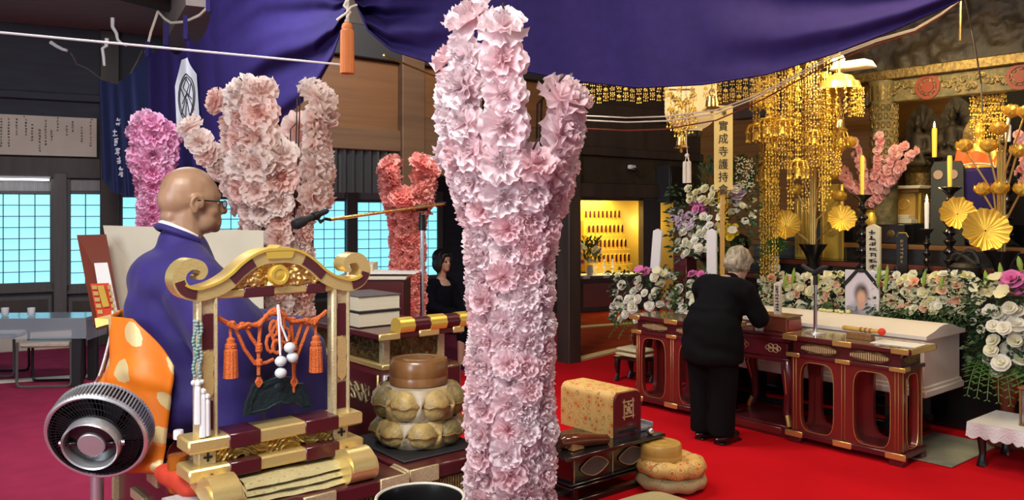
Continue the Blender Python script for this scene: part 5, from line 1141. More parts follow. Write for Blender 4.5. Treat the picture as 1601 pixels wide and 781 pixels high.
# ================================================================ ALTAR SIDE
def th_ab(name, lab, cat, px, py, a, z=None, group=None):
    p = SA(px, py, a)
    if z is not None: p.z = z
    return thing(name, lab, cat, p, ANG, group)
def yz(mb): mb.v = [V((p.y, p.x, p.z)) for p in mb.v]; return mb      # outline drawn along y instead of x
def altar_table(lab, b0, L=.81, W=.31):
    t = thing('altar_table', lab, 'table', AB(0, b0, .008), ANG)
    m = MB(); m.box((W/2+.02, L/2, .765), (.40, L+.14, .036), .006); m.mi = 1; m.box((W/2+.02, L/2, .7835), (.39, L+.12, .003)); tb = m.build('tabletop', [K['maroon'], K['table_top_sheen']], t)
    for y in (-.02, L/2, L+.02): pbox('gilt_fitting', 'old_gold', (W/2+.02 if y != L/2 else -.175+W/2, y if y == L/2 else (-.066 if y < 0 else L+.066), .765), (.02, .14, .040) if y == L/2 else (.36, .012, .040), tb)
    for y in (.0, L): pbox('gilt_fitting', 'old_gold', (-.022, y, .765), (.014, .12, .040), tb)
    m = MB(); m.box((W/2, L/2, .70), (W-.02, L-.02, .09)); bd = m.build('drawer_band', K['maroon'], t)
    for c in (.27, .73):
        n_ = 32; out = [(L*c+.145*math.cos(a)*(1+.03*math.cos(8*a)), .70+.036*math.sin(a)*(1+.12*math.cos(6*a))) for a in (2*math.pi*j/n_ for j in range(n_))]
        out = [(L*c+(x-L*c)*1.0 if abs(x-L*c) < .14 else L*c+.14*(1 if x > L*c else -1), z) for x, z in out]
        m = yz(MB().prism(out, -.004, .006)); g = m.build('gilt_panel', K['dim_gold'], bd)
        m = MB()
        for j in range(17): y = L*c-.128+.016*j; m.box((-.008, y, .70), (.008, .008, .050*(1-abs(y-L*c)/.22)))
        m.build('gilt_ribs', K['pale_gold'], g, kind='stuff')
    n_ = 28; m = MB().prism([(W/2+.11*math.cos(a), .70+.032*math.sin(a)) for a in (2*math.pi*j/n_ for j in range(n_))], .0, .012); m.build('gilt_panel', K['dim_gold'], bd)
    m = MB(); m.box((W/2, L/2, .640), (W+.03, L+.03, .028), .004); ra = m.build('mid_rail', K['maroon'], t)
    for y in (.02, L/2, L-.02): pbox('gilt_fitting', 'old_gold', (-.016, y, .640), (.010, .11, .032), ra)
    pbox('gilt_fitting', 'old_gold', (.04, -.016, .640), (.10, .010, .032), ra)
    def cell(mb, y0, y1, z0, z1, m_, e): return mb.frame(superell((y1-y0)/2, (z1-z0)/2, (y0+y1)/2, (z0+z1)/2, 60, 40), superell((y1-y0)/2-m_, (z1-z0)/2-.02, (y0+y1)/2, (z0+z1)/2-.01, 4.5, 40), -.0, e)
    for x in (0, W-.035):
        for y0, y1 in ((0, L/2), (L/2, L)):
            m = yz(cell(MB(), y0, y1, .085, .628, .075, .035)); m.v = [p+V((x, 0, 0)) for p in m.v]; o = m.build('arched_panel', K['red_lacquer'], t)
            if x == 0:
                q = superell((y1-y0)/2-.072, .2515, (y0+y1)/2, .3465, 4.5, 40); m = MB(); m.tube([(-.003, y, z) for y, z in q+[q[0]]], .0028, 4); m.build('gilt_line', K['old_gold'], o)
    for y in (0, L-.035):
        m = cell(MB(), 0, W, .085, .628, .075, .035); m.v = [p+V((0, y, 0)) for p in m.v]; o = m.build('arched_panel', K['red_lacquer'], t)
        if y == 0: q = superell(W/2-.072, .2515, W/2, .3465, 4.5, 40); m = MB(); m.tube([(x, -.003, z) for x, z in q+[q[0]]], .0028, 4); m.build('gilt_line', K['old_gold'], o)
    for y in (.018, .040, L/2-.012, L/2+.012, L-.040, L-.018): pbox('gilt_strip', 'old_gold', (-.003, y, .36), (.006, .004, .54), t)
    for x in (.018, W-.018): pbox('gilt_strip', 'old_gold', (x, -.003, .36), (.004, .006, .54), t)
    m = MB(); m.box((W/2, L/2, .065), (W+.04, L+.04, .040), .005); br = m.build('base_rail', K['maroon'], t)
    for y in (.03, L/2, L-.03): pbox('gilt_fitting', 'old_gold', (-.022, y, .065), (.010, .14, .044), br)
    for x in (.02, W-.02):
        for y in (.03, L-.03): pbox('foot', 'maroon', (x, y, .0225), (.07, .10, .045), t)
    return t
altar_table('right maroon altar table with two arched openings, carrying the microphone and mallet', 0.0)
altar_table('left maroon altar table with arched panels behind the bowing woman', 1.52)
# centre incense table
it = thing('incense_table', 'dark maroon incense table with curved legs between the two arched tables', 'table', AB(.04, .86, .008), ANG)
pbox('plinth', 'maroon', (.20, .28, .045), (.42, .58, .09), it, 0, .006); pbox('plinth_panel', 'red_lacquer', (-.012, .28, .045), (.01, .46, .05), it)
pbox('body', 'maroon', (.20, .28, .65), (.36, .52, .13), it, 0, .006); pbox('tabletop', 'maroon', (.20, .28, .730), (.44, .62, .03), it, 0, .006); pbox('waist', 'maroon', (.20, .28, .572), (.40, .56, .03), it)
for y in (.14, .42):
    m = MB()
    for j in range(6): a = j*1.05; m.tube([(.016, y+.055*math.cos(a)*.8+.022*math.cos(q*.9), .655+.016*math.sin(a)+.018*math.sin(q*.9)) for q in range(8)], .0035, 4)
    m.build('gilt_carving', K['pale_gold'], it, kind='stuff')
for x in (.02, .38):
    for y in (.02, .54):
        s = 1 if y > .2 else -1; m = MB(); m.tube([(x, y, .56), (x-.025, y+s*.025, .47), (x, y+s*.01, .33), (x+.0, y-s*.005, .20), (x-.01, y+s*.02, .12), (x-.02, y+s*.03, .09)], [.05, .052, .036, .028, .032, .02], 10); lg = m.build('leg', K['maroon'], it)
        m = MB(); m.tube([(x-.045, y, .55), (x-.072, y+s*.025, .47), (x-.032, y+s*.01, .33)], .006, 5); m.tube([(x-.02, y+s*.012, .17), (x-.03, y+s*.03, .12), (x-.03, y+s*.035, .092)], .02, 6); m.build('gilt_edge', K['old_gold'], lg)
zt2 = .008+.745
tr = thing('offering_tray', 'dark red lacquer tray on the incense table', 'tray', AB(.24, 1.10, zt2), ANG)
pbox('tray_board', 'maroon', (0, 0, .012), (.42, .50, .022), tr, 0, .004)
for y in (-.245, .245): pbox('edge', 'red_brown', (0, y, .026), (.42, .012, .012), tr)
ib = thing('incense_box', 'red brown lacquer incense box with sloping side on the tray', 'box', AB(.24, 1.08, zt2+.024), ANG)
m = MB(); m.box((0, 0, .055), (.22, .30, .11), .004, top=.94); bxx = m.build('box_body', K['red_brown'], ib)
pbox('rim', 'wood_brown', (0, 0, .115), (.23, .30, .012), ib, 0, .003); pbox('brass_lock', 'pale_gold', (-.107, .03, .07), (.008, .035, .04), ib); m = MB(); m.box((0, -.150, .05), (.17, .006, .085)); m.build('side_panel', MAT('side_red', (.30, .035, .02), .3, coat=.3), ib)
m = MB(); m.lathe([(.03, 0), (.033, .004), (.034, .072), (.031, .074), (.028, .01), (0, .008)], n=20); m.mi = 1; m.box((-.034, 0, .04), (.004, .018, .028))
tag(m.build('white_cup', [K['white_paint'], K['ink']], None, AB(.085, 1.14, zt2+.024), RZ), 'white cup with dark mark before the incense box', 'cup')
def tablet(lab, px, y0, y1, a, wd, chars, mk='white_paper', d=.02, z=None, ch=.6):
    p = SA(px, y1, a); s = F/p.y; h_ = (y1-y0)/s
    if z is not None: h_ = p.z+h_-z; p.z = z
    t = thing('name_tablet', lab, 'tablet', p, ANG); m = MB()
    m.ring([[V((x, y, zz)) for y, zz in ((-wd/2, 0), (wd/2, 0), (wd/2, h_*.94), (0, h_), (-wd/2, h_*.94))] for x in (-d/2, d/2)]); m.build('board', K[mk], t, smooth=0)
    if chars:
        rn = random.Random(int(px)); m = MB(); n_ = chars
        for j in range(n_): strokes(m, 0, h_*(.90-.82*(j+.5)/n_), wd*ch, h_*.82/n_*.85, -d/2-.002, rn, .13)
        m.v = [V((p.y, -p.x, p.z)) for p in m.v]; m.build('lettering', K['ink'], t, smooth=0, kind='stuff')
    return t
tablet('narrow wooden tablet with ink writing on the incense box lid', 1216, 440, 489, .24, .058, 9, 'cream_sill', z=zt2+.145)
# coffin
cf = thing('coffin', 'white coffin with curved lid and stepped foot moulding behind the altar tables', 'coffin', AB(.56, .10, .008), ANG)
CL, CWd = 1.95, .60
m = MB(); m.box((CWd/2, CL/2, .57), (CWd, CL, .42), .004); m.build('body', K['coffin_white'], cf)
m = MB(); m.box((CWd/2, CL/2, .385), (CWd+.05, CL+.05, .05), .008); m.box((CWd/2, CL/2, .42), (CWd+.025, CL+.025, .03), .006); m.build('foot_moulding', K['coffin_white'], cf)
m = MB(); pr = [(-.03, .775), (-.03, .800), (.0, .808), (.10, .826), (.18, .850), (.25, .862), (.35, .862), (.42, .850), (.50, .826), (.60, .808), (.63, .800), (.63, .775)]
m.ring([[V((x, y, z)) for x, z in pr] for y in (-.03, .02, CL-.02, CL+.03)]); m.build('lid', K['coffin_white'], cf, smooth=30)
cs = thing('coffin_stand', 'black trestle stand under the white coffin', 'stand', AB(.56, .10, .008), ANG)
for y in (.25, 1.7): pbox('trestle', 'black_lacquer', (.30, y, .18), (.50, .12, .355), cs)
for x in (.08, .52): pbox('rail', 'black_lacquer', (x, .97, .10), (.05, 1.6, .05), cs)
for q, (y, z) in enumerate(((.5, .18), (.75, .13), (1.15, .16))): 
    m = MB(); m.box((0, 0, 0), (.05, .16, .03), .004); tag(m.build('white_slip', K['cream_paper'], None, AB(.20, .10+y, .022), (0, 0, ANG+.2)), 'small cream slip under the coffin, %s from the right' % ('first', 'second', 'third')[q], 'slip')
# on the right table
ztb = .008+.784
mk_ = th_ab('table_microphone', 'black microphone on chrome stand with round base on the right altar table', 'microphone', 1275, 517, .20, ztb)
m = MB(); m.lathe([(.075, 0), (.075, .008), (.06, .014), (.014, .02)], n=32); m.build('base', K['silver'], mk_)
m = MB(); m.cyl((0, 0, .015), (0, 0, .36), .012, n=12); m.cyl((0, 0, .015), (0, 0, .20), .015, n=12); m.build('pole', K['chrome'], mk_)
m = MB(); m.cyl((0, 0, .36), (0, 0, .43), .018, n=12); m.tube([(0, .02, .43), (-.0, .0, .45), (0, -.06, .49), (0, -.10, .50)], [.014, .022, .020, .010], 10); m.tube([(0, .0, .45), (0, .06, .47), (0, .11, .50)], [.014, .018, .016], 10); m.build('microphone_head', K['black_matte'], mk_)
ml = th_ab('mallet', 'pale wooden bell mallet with red ball end on its brown rest', 'mallet', 1347, 516, .17, ztb+.068)
ml.rotation_euler = (0, 0, ANG-math.pi/2-.10)
m = MB(); m.tube([(-.15, 0, 0), (-.14, 0, 0), (-.06, 0, 0), (.0, 0, 0), (.06, 0, 0), (.135, 0, .004)], [.012, .018, .017, .016, .016, .014], 12); m.build('handle', K['wood_light'], ml)
for x in (.0, .035, .07): m = MB(); m.cyl((x-.006, 0, 0), (x+.006, 0, .001), .018, n=12); m.build('band', K['wood_brown'], ml)
m = MB(); m.ball((.155, 0, .004), (.026, .026, .026), 16, 10); m.build('ball_end', K['red_felt'], ml)
rs = th_ab('mallet_rest', 'brown wooden block rest under the pale mallet', 'rest', 1345, 525, .17, ztb); rs.rotation_euler = (0, 0, ANG-math.pi/2-.10)
m = MB(); m.box((0, 0, .022), (.20, .06, .044), .004, top=.93); m.build('block', K['wood_brown'], rs)
m = MB(); m.box((0, 0, .002), (.20, .30, .003)); tag(m.build('white_paper', K['white_paper'], None, AB(.17, .10, ztb+.001), (0, 0, ANG+.05)), 'white paper sheet on the right end of the right altar table', 'paper')
# marble look sheet and little stand at the floor right
m = MB(); m.box((0, 0, .004), (.8, .46, .006)); tag(m.build('floor_sheet', K['mat_sheet'], None, AB(.62, .0, .012), RZ), 'grey green glossy sheet on the red carpet under the coffin end', 'sheet')
lt = th_ab('low_lace_table', 'low black carved table with white lace cloth at the right edge', 'table', 1592, 690, .55, .008)
pbox('tabletop', 'black_lacquer', (.1, -.15, .27), (.50, .75, .03), lt)
for x in (-.10, .30):
    for y in (-.48, .18): m = MB(); m.tube([(x, y, .26), (x-.015, y, .18), (x, y, .08), (x-.03, y, .0)], [.035, .03, .022, .03], 8); m.build('leg', K['black_lacquer'], lt)
m = MB(); m.grid(lambda u, v: (-.175+.02*math.sin(u*30)*v, -.55+.80*u, .290-(.085+.02*abs(math.sin(u*38)))*v), 80, 4); m.grid(lambda u, v: (-.175+.5*v, -.55+.80*u, .2905), 4, 2); tag(m.build('lace_cloth', K['lace'], None, lt.location, RZ), 'white lace cloth over the low black carved table', 'tablecloth')
gv = thing('glass_lantern', 'square glass lantern box on the lace cloth', 'lantern', lt.location+A*.06-B*.10+UP*.292, ANG)
for x in (-.08, .08):
    for y in (-.08, .08): pbox('corner_post', 'wood_brown', (x, y, .12), (.014, .014, .24), gv)
for x, y, w_, d_ in ((-.08, 0, .004, .14), (.08, 0, .004, .14), (0, -.08, .14, .004), (0, .08, .14, .004)): pbox('pane', 'clear_plastic', (x, y, .12), (w_, d_, .22), gv, 0, 0)
pbox('lid', 'wood_brown', (0, 0, .245), (.19, .19, .014), gv); pbox('floor_plate', 'wood_brown', (0, 0, .006), (.18, .18, .012), gv)

# ================================================================ FLOWERS OF THE ALTAR
SM = {}
def small(mk, i, kind):
    key = (mk, i, kind)
    if key not in SM:
        L = {'mum': ((.50, -10, .02), (.46, 20, .02), (.38, 45, .02), (.24, 68, .02)), 'rose': ((.50, -5, .035), (.42, 30, .03), (.28, 60, .025)), 'lily': ((.50, 30, .02),)}[kind]
        SM[key] = bloom_mesh({'mum': 'chrysanthemum', 'rose': 'carnation', 'lily': 'lily'}[kind], K[mk], 100+i+len(kind), L, 14 if kind != 'lily' else 18, 2, {'mum': 8, 'rose': 5, 'lily': 6}[kind])
    return SM[key]
def foliage(par, n, mk, fn, ln, wd, seed, name='leaves'):
    rn = random.Random(seed); m = MB()
    for _ in range(n):
        p, d = fn(rn); d = d.normalized(); s = d.cross(V((rn.uniform(-1, 1), rn.uniform(-1, 1), rn.uniform(-1, 1)))); s = s.normalized() if s.length > .01 else V((1, 0, 0)); l = ln*rn.uniform(.6, 1.3); w_ = wd*rn.uniform(.7, 1.2); dn = V((0, 0, -l*.25))
        m.add([p, p+d*l*.5+s*w_, p+d*l*.5-s*w_, p+d*l+dn, p+d*l*.5+d.cross(s)*w_*.4], [(0, 4, 1), (0, 2, 4), (1, 4, 3), (2, 3, 4)])
    return m.build(name, K[mk], par, smooth=0, kind='stuff')
def fern(par, p, d, L, mk, seed):                    # one arching frond with paired leaflets
    m = MB(); d = d.normalized(); s = d.cross(UP).normalized(); pts = [p+d*L*t+UP*(L*.35*t-L*.75*t*t) for t in (i/9 for i in range(10))]; m.tube(pts, .003, 4)
    for i in range(1, 10):
        l = L*.26*(1-abs(i/9-.35)*1.1)
        for q in (-1, 1):
            a = pts[i]; b = a+(s*q*.9+d*.45).normalized()*l-UP*l*.25; w_ = d*.012; m.add([a, a.lerp(b, .5)+w_, b, a.lerp(b, .5)-w_], [(0, 1, 2, 3)])
    return m.build('fern_frond', K[mk], par, smooth=0)
def dots(par, n, fn, r, mk, seed, name='gypsophila'):
    rn = random.Random(seed); m = MB()
    for _ in range(n):
        p = fn(rn); m.add([p+V(v)*r for v in ((1, 0, 0), (-1, 0, 0), (0, 1, 0), (0, -1, 0), (0, 0, 1), (0, 0, -1))], [(0, 2, 4), (2, 1, 4), (1, 3, 4), (3, 0, 4), (2, 0, 5), (1, 2, 5), (3, 1, 5), (0, 3, 5)])
    return m.build(name, K[mk], par, smooth=180, kind='stuff')
def bud(par, p, d, L, mk, r=.018): m = MB(); d = d.normalized(); m.tube([p, p+d*L*.15, p+d*L*.45, p+d*L*.8, p+d*L], [.004, r*.6, r, r*.75, .003], 8); return m.build('lily_bud', K[mk], par)
FR = -A*.8+UP*.5
def arrangement(name, lab, cat, px, py_base, a, clusters, leaf_n, seed, leaves='leaf_dark', base_z=None, depth=.16, lime=0):
    """clusters: (px0, px1, py0, py1, count, material, kind, size in m)"""
    p0 = SA(px, py_base, a)
    if base_z is not None: p0.z = base_z
    t = thing(name, lab, cat, p0); rn = random.Random(seed)
    x0 = min(c[0] for c in clusters); x1 = max(c[1] for c in clusters); y0 = min(c[2] for c in clusters); y1 = max(c[3] for c in clusters)
    for i, (u0, u1, v0, v1, n_, mk, kd, sz) in enumerate(clusters):
        pts = []
        for _ in range(n_):
            best = None
            for _ in range(8):
                c = (rn.uniform(u0, u1), rn.uniform(v0, v1)); dd = min([math.hypot(c[0]-q[0], c[1]-q[1]) for q in pts] or [99])
                if best is None or dd > best[0]: best = (dd, c)
            pts.append(best[1]); px_, py_ = best[1]
            rel = (px_-(x0+x1)/2)/max(1, (x1-x0)/2); p = SA(px_, py_, a-depth*(1-rel*rel)*rn.uniform(.4, 1))-p0
            n = FR+B*rel*-.0+V((rel*.5, 0, 0))+V((rn.uniform(-.3, .3), rn.uniform(-.3, .3), rn.uniform(-.25, .35)))
            put_bloom(t, {'mum': 'chrysanthemum', 'rose': 'carnation', 'lily': 'lily'}[kd], small(mk, rn.randint(0, 2), kd), p, n, sz*rn.uniform(.85, 1.15), rn.uniform(0, 6.28))
    def lf(rn):
        px_, py_ = rn.uniform(x0-4, x1+4), rn.uniform(y0, y1+8); p = SA(px_, py_, a-depth*rn.uniform(0, .7))-p0; rel = (px_-(x0+x1)/2)/max(1, (x1-x0)/2)
        return p, V((rel*.8, 0, 0))+FR*rn.uniform(.2, 1)+V((rn.uniform(-.6, .6), rn.uniform(-.6, .6), rn.uniform(-.7, .6)))
    if leaf_n: foliage(t, leaf_n, leaves, lf, .07, .016, seed)
    m = MB(); 
    for _ in range(9): q = SA(rn.uniform(x0+8, x1-8), rn.uniform(y0+6, (y0+y1)/2), a)-p0; m.tube([(0, 0, 0), q*.4+V((0, 0, q.z*.2)), q], .004, 4)
    m.build('stems', K['leaf_dark'], t, kind='stuff'); return t
def shelf_dark(name, lab, cat, px0, px1, a0, a1, z0, z1, mk): 
    b0, b1 = ab(px0, 400, a0).y, ab(px1, 400, a0).y; m = MB(); m.box(((a0+a1)/2, (b0+b1)/2, (z0+z1)/2), (a1-a0, abs(b0-b1), z1-z0), .006); o = m.build(name, K[mk], None, T0, RZ, smooth=0); return tag(o, lab, cat)
shelf_dark('flower_shelf', 'black shelf carrying the flower beds behind the coffin', 'shelf', 1150, 1700, 1.28, 1.62, .012, .78, 'black_lacquer')
f1 = arrangement('flower_bed', 'low bed of cream, peach and white flowers left of the portrait', 'flowers', 1255, 500, 1.46, [(1192, 1318, 428, 482, 34, 'petal_cream', 'rose', .085), (1190, 1318, 432, 486, 22, 'petal_white', 'mum', .085), (1200, 1316, 432, 480, 15, 'petal_peach', 'rose', .082), (1200, 1316, 440, 488, 8, 'petal_white', 'rose', .07)], 260, 1, base_z=.78)
f2 = arrangement('flower_bed', 'long bed of peach, cream and white flowers right of the portrait', 'flowers', 1430, 505, 1.46, [(1366, 1512, 430, 488, 36, 'petal_cream', 'rose', .085), (1362, 1515, 428, 490, 26, 'petal_white', 'mum', .085), (1370, 1500, 432, 486, 20, 'petal_peach', 'rose', .085), (1360, 1505, 440, 492, 10, 'petal_white', 'rose', .07)], 320, 2, base_z=.78)
for t, x0, x1, y0, y1, s in ((f1, 1190, 1320, 440, 495, 5), (f2, 1360, 1505, 440, 500, 6)):
    dots(t, 380, lambda rn: SA(rn.uniform(x0, x1), rn.uniform(y0, y1), 1.30+rn.uniform(-.03, .1))-t.location, .0065, 'petal_white', s)
    foliage(t, 260, 'leaf_dark', lambda rn: (SA(rn.uniform(x0, x1+10), rn.uniform(y1-22, y1+14), 1.33+rn.uniform(-.06, .05))-t.location, -A+V((rn.uniform(-1, 1), rn.uniform(-1, 1), rn.uniform(-.8, .3)))), .085, .013, s+20, 'fern_leaves')
for t, bs in ((f1, ((1226, 452, 432), (1238, 448, 425), (1276, 448, 430))), (f2, ((1384, 455, 423), (1372, 448, 420), (1443, 448, 428), (1470, 452, 436)))):
    for px, ya, yb in bs: p = SA(px, ya, 1.30); q = SA(px+3, yb, 1.30); bud(t, p-t.location, q-p, (q-p).length*1.3, 'leaf_lime')
# portrait
pt = th_ab('portrait_photo', 'framed soft portrait of a dark haired person with black ribbon', 'portrait', 1348, 487, 1.34, .785)
pw_, ph_ = .30, .40
m = MB(); m.box((0, 0, ph_/2+.01), (.022, pw_, ph_), .003); m.build('frame', K['white_paint'], pt)
pm_ = MAT('portrait_print', (.74, .68, .72), .5); nt, N, L, b_ = NODES(pm_); tc = N.new('ShaderNodeTexCoord'); prev = None
base = N.new('ShaderNodeRGB'); base.outputs[0].default_value = (.76, .68, .74, 1); prev = base.outputs[0]
for (cy, cz, ry, rz_, colr, soft) in ((0, .02, .135, .14, (.42, .42, .50), .35), (0, .21, .068, .098, (.13, .09, .09), .45), (0, .175, .046, .070, (.80, .46, .30), .55), (0, .11, .035, .04, (.74, .42, .30), .6)):
    mp_ = N.new('ShaderNodeMapping'); mp_.inputs['Location'].default_value = (0, -cy/ry, -cz/rz_); mp_.inputs['Scale'].default_value = (0, 1/ry, 1/rz_); L.new(tc.outputs['Object'], mp_.inputs[0])
    ln_ = N.new('ShaderNodeVectorMath'); ln_.operation = 'LENGTH'; L.new(mp_.outputs[0], ln_.inputs[0]); mr = N.new('ShaderNodeMapRange'); mr.interpolation_type = 'SMOOTHSTEP'; L.new(ln_.outputs['Value'], mr.inputs[0])
    mr.inputs[1].default_value = 1-soft; mr.inputs[2].default_value = 1+soft*.6; mr.inputs[3].default_value = 1; mr.inputs[4].default_value = 0
    mx = N.new('ShaderNodeMix'); mx.data_type = 'RGBA'; L.new(mr.outputs[0], mx.inputs[0]); L.new(prev, mx.inputs[6]); mx.inputs[7].default_value = (*colr, 1); prev = mx.outputs[2]
L.new(prev, b_.inputs['Base Color'])
m = MB(); m.box((-.013, 0, ph_/2+.01), (.004, pw_-.03, ph_-.03)); m.build('print', pm_, pt, smooth=0)
m = MB()
for s in (-1, 1): m.add([(-.018, s*.01, ph_+.015), (-.018, s*.05, ph_+.015), (-.02, s*.155, ph_-.10), (-.02, s*.155, ph_-.145), (-.02, s*.10, ph_-.09)], [(0, 1, 2, 3, 4)])
m.box((-.020, 0, ph_+.008), (.02, .06, .03), .006); m.build('black_ribbon', K['black_matte'], pt, smooth=0)
pbox('stand', 'cream_sill', (.0, 0, .0), (.10, .26, .03), pt)
m = MB(); m.box((0, 0, .02), (.03, .08, .04), .003); tag(m.build('small_card', K['grey_blue_steel'], None, SA(1332, 498, 1.22)*1, RZ), 'small grey card box before the portrait', 'card'); bpy.data.objects['small_card'].location.z = .86
m = MB(); rn = random.Random(8)
for _ in range(14): m.ball((rn.uniform(-.05, .05), rn.uniform(-.13, .13), .012), (.015, .02, .012), 7, 5)
lo_ = SA(1308, 505, .90); lo_.z = .872; tag(m.build('flower_heads', K['petal_cream'], None, lo_, RZ, smooth=180, kind='stuff'), 'loose cream flower heads scattered on the coffin lid', 'flowers')
# left arrangements
fa1 = arrangement('flower_stand', 'stand of white chrysanthemums with pink lily left of the left altar table', 'flowers', 1005, 520, 1.0, [(962, 1050, 428, 500, 26, 'petal_white', 'mum', .10), (958, 990, 462, 495, 8, 'petal_white', 'mum', .11), (1000, 1012, 418, 432, 2, 'petal_pink', 'lily', .13), (1020, 1052, 424, 450, 4, 'petal_cream', 'lily', .12)], 380, 3, depth=.3)
fa1b = fa1.location
m = MB(); m.lathe([(.10, -fa1b.z+.012), (.11, -fa1b.z+.03), (.06, -fa1b.z+.06), (.05, -.20), (.10, -.12), (.12, .02)], n=20); m.build('stand', K['maroon'], fa1)
for i in range(7): fern(fa1, SA(985+9*i, 500, .9)-fa1b, V((-.9+.25*i, -.7, -.1)), .30, 'leaf', i)
fa2 = arrangement('tall_flower_stand', 'tall stand of white orchids and mixed flowers beneath the yellow banner', 'flowers', 1110, 400, 1.2,
    [(1050, 1120, 360, 395, 20, 'petal_white', 'mum', .085), (1070, 1110, 335, 372, 12, 'petal_white', 'mum', .09), (1050, 1090, 325, 360, 14, 'petal_lilac', 'rose', .075), (1075, 1120, 290, 320, 12, 'petal_cream', 'mum', .09), (1085, 1110, 312, 332, 4, 'petal_pink', 'mum', .11), (1130, 1160, 295, 310, 5, 'petal_lilac', 'mum', .11), (1120, 1178, 320, 365, 12, 'petal_white', 'lily', .11), (1122, 1150, 352, 372, 6, 'petal_yellow', 'mum', .08), (1135, 1182, 285, 340, 10, 'petal_cream', 'rose', .07), (1055, 1100, 385, 400, 6, 'petal_white', 'mum', .08)], 520, 4, depth=.28)
b2 = fa2.location
dots(fa2, 160, lambda rn: SA(rn.uniform(1150, 1180), rn.uniform(245, 300), 1.1)-b2, .009, 'petal_white', 31); dots(fa2, 160, lambda rn: SA(rn.uniform(1122, 1138), rn.uniform(300, 365), .95)-b2, .010, 'petal_yellow', 32, 'yellow_sprays')
foliage(fa2, 200, 'leaf_dark', lambda rn: (SA(rn.uniform(1095, 1185), rn.uniform(250, 300), 1.2)-b2, UP+V((rn.uniform(-.6, .6), rn.uniform(-.6, .6), 0))), .12, .015, 41); foliage(fa2, 120, 'leaf', lambda rn: (SA(rn.uniform(1100, 1160), rn.uniform(370, 430), 1.2)-b2, UP+FR+V((rn.uniform(-.8, .8), rn.uniform(-.6, .6), 0))), .16, .018, 42)
pp_ = SA(1071, 400, 1.15)-b2; m = MB(); m.box((pp_.x, pp_.y, (-b2.z+.012+pp_.z)/2), (.17, .17, pp_.z+b2.z-.012), .008, rz=ANG); m.build('pedestal', K['maroon'], fa2)
m = MB(); m.lathe([(.08, -.06), (.16, .0), (.17, .02), (0, .02)], (0, 0, 0), 24); m.build('basin', K['black_lacquer'], fa2); m = MB(); m.cyl((0, 0, -b2.z+.012), (0, 0, -.05), .03, n=10); m.build('post', K['black_lacquer'], fa2)
fa3 = arrangement('flower_stand', 'bunch of white and pink flowers just behind the bowing woman', 'flowers', 1080, 500, .95, [(1060, 1100, 440, 495, 14, 'petal_white', 'mum', .10), (1082, 1108, 425, 445, 4, 'petal_pink', 'rose', .11)], 140, 9, 'leaf', depth=.2)
m = MB(); m.lathe([(.09, -fa3.location.z+.012), (.04, -fa3.location.z+.05), (.03, -.1), (.09, .0)], n=18); m.build('stand', K['maroon'], fa3)
tablet('tilted white placard standing in the left chrysanthemum stand', 1024, 357, 424, .95, .115, 0).rotation_euler = (.05, .06, ANG)
tablet('white placard among the leaves just left of the grey haired woman', 1113, 357, 432, .90, .105, 0)
fa4 = arrangement('flower_stand', 'large stand of white chrysanthemums and lilies at the right edge', 'flowers', 1575, 560, 1.05, [(1545, 1612, 478, 580, 24, 'petal_white', 'mum', .115), (1585, 1612, 480, 520, 8, 'petal_white', 'mum', .14), (1582, 1604, 436, 455, 4, 'petal_pink', 'mum', .14), (1530, 1575, 438, 470, 6, 'petal_cream', 'lily', .14), (1518, 1545, 470, 520, 4, 'petal_white', 'rose', .06)], 620, 12, depth=.30)
b4 = fa4.location; foliage(fa4, 500, 'leaf_dark', lambda rn: (SA(rn.uniform(1522, 1610), rn.uniform(480, 590), 1.05)-b4, FR+V((rn.uniform(-1, 1), rn.uniform(-1, 1), rn.uniform(-.8, .4)))), .09, .014, 60)
for i in range(11): fern(fa4, SA(1535+8*i, 560+1.5*i, .93)-b4, V((-.8+.12*i, -.8, -.25)), .34, 'leaf', i)
for px, ya, yb in ((1545, 455, 422), (1568, 455, 410), (1582, 452, 428), (1597, 425, 400)): p = SA(px, ya, .93); q = SA(px-5, yb, .93); bud(fa4, p-b4, q-p, (q-p).length, 'leaf_lime', .02)
m = MB(); m.lathe([(.12, -b4.z+.012), (.13, -b4.z+.03), (.05, -b4.z+.07), (.045, -.35), (.09, -.20), (.12, -.05)], n=20); m.build('stand', K['red_brown'], fa4)
# small niche bouquet and vase with leaves
pn = W0+WD*(n0+.22)+V((-WD.y, WD.x, 0))*.0+UP*(zc-.004); fb = thing('niche_bouquet', 'small vase of white and pink flowers on the niche counter', 'flowers', pn)
m = MB(); m.lathe([(.05, 0), (.07, .06), (.045, .13), (.055, .17), (.045, .17), (.03, .05), (0, .04)], n=18); m.build('vase', K['white_paint'], fb); rn = random.Random(77)
for j in range(26):
    mk = rn.choice(('petal_white', 'petal_white', 'petal_lilac', 'petal_pink', 'petal_yellow')); p = V((rn.uniform(-.22, .18), rn.uniform(-.14, .06), rn.uniform(.2, .52))); put_bloom(fb, 'carnation', small(mk, j % 2, 'rose'), p, V((p.x, -.8, .5)), .09)
foliage(fb, 160, 'leaf', lambda rn: (V((rn.uniform(-.12, .16), rn.uniform(-.06, .06), rn.uniform(.18, .6))), UP+V((rn.uniform(-.7, .7), -.3, 0))), .14, .016, 78)
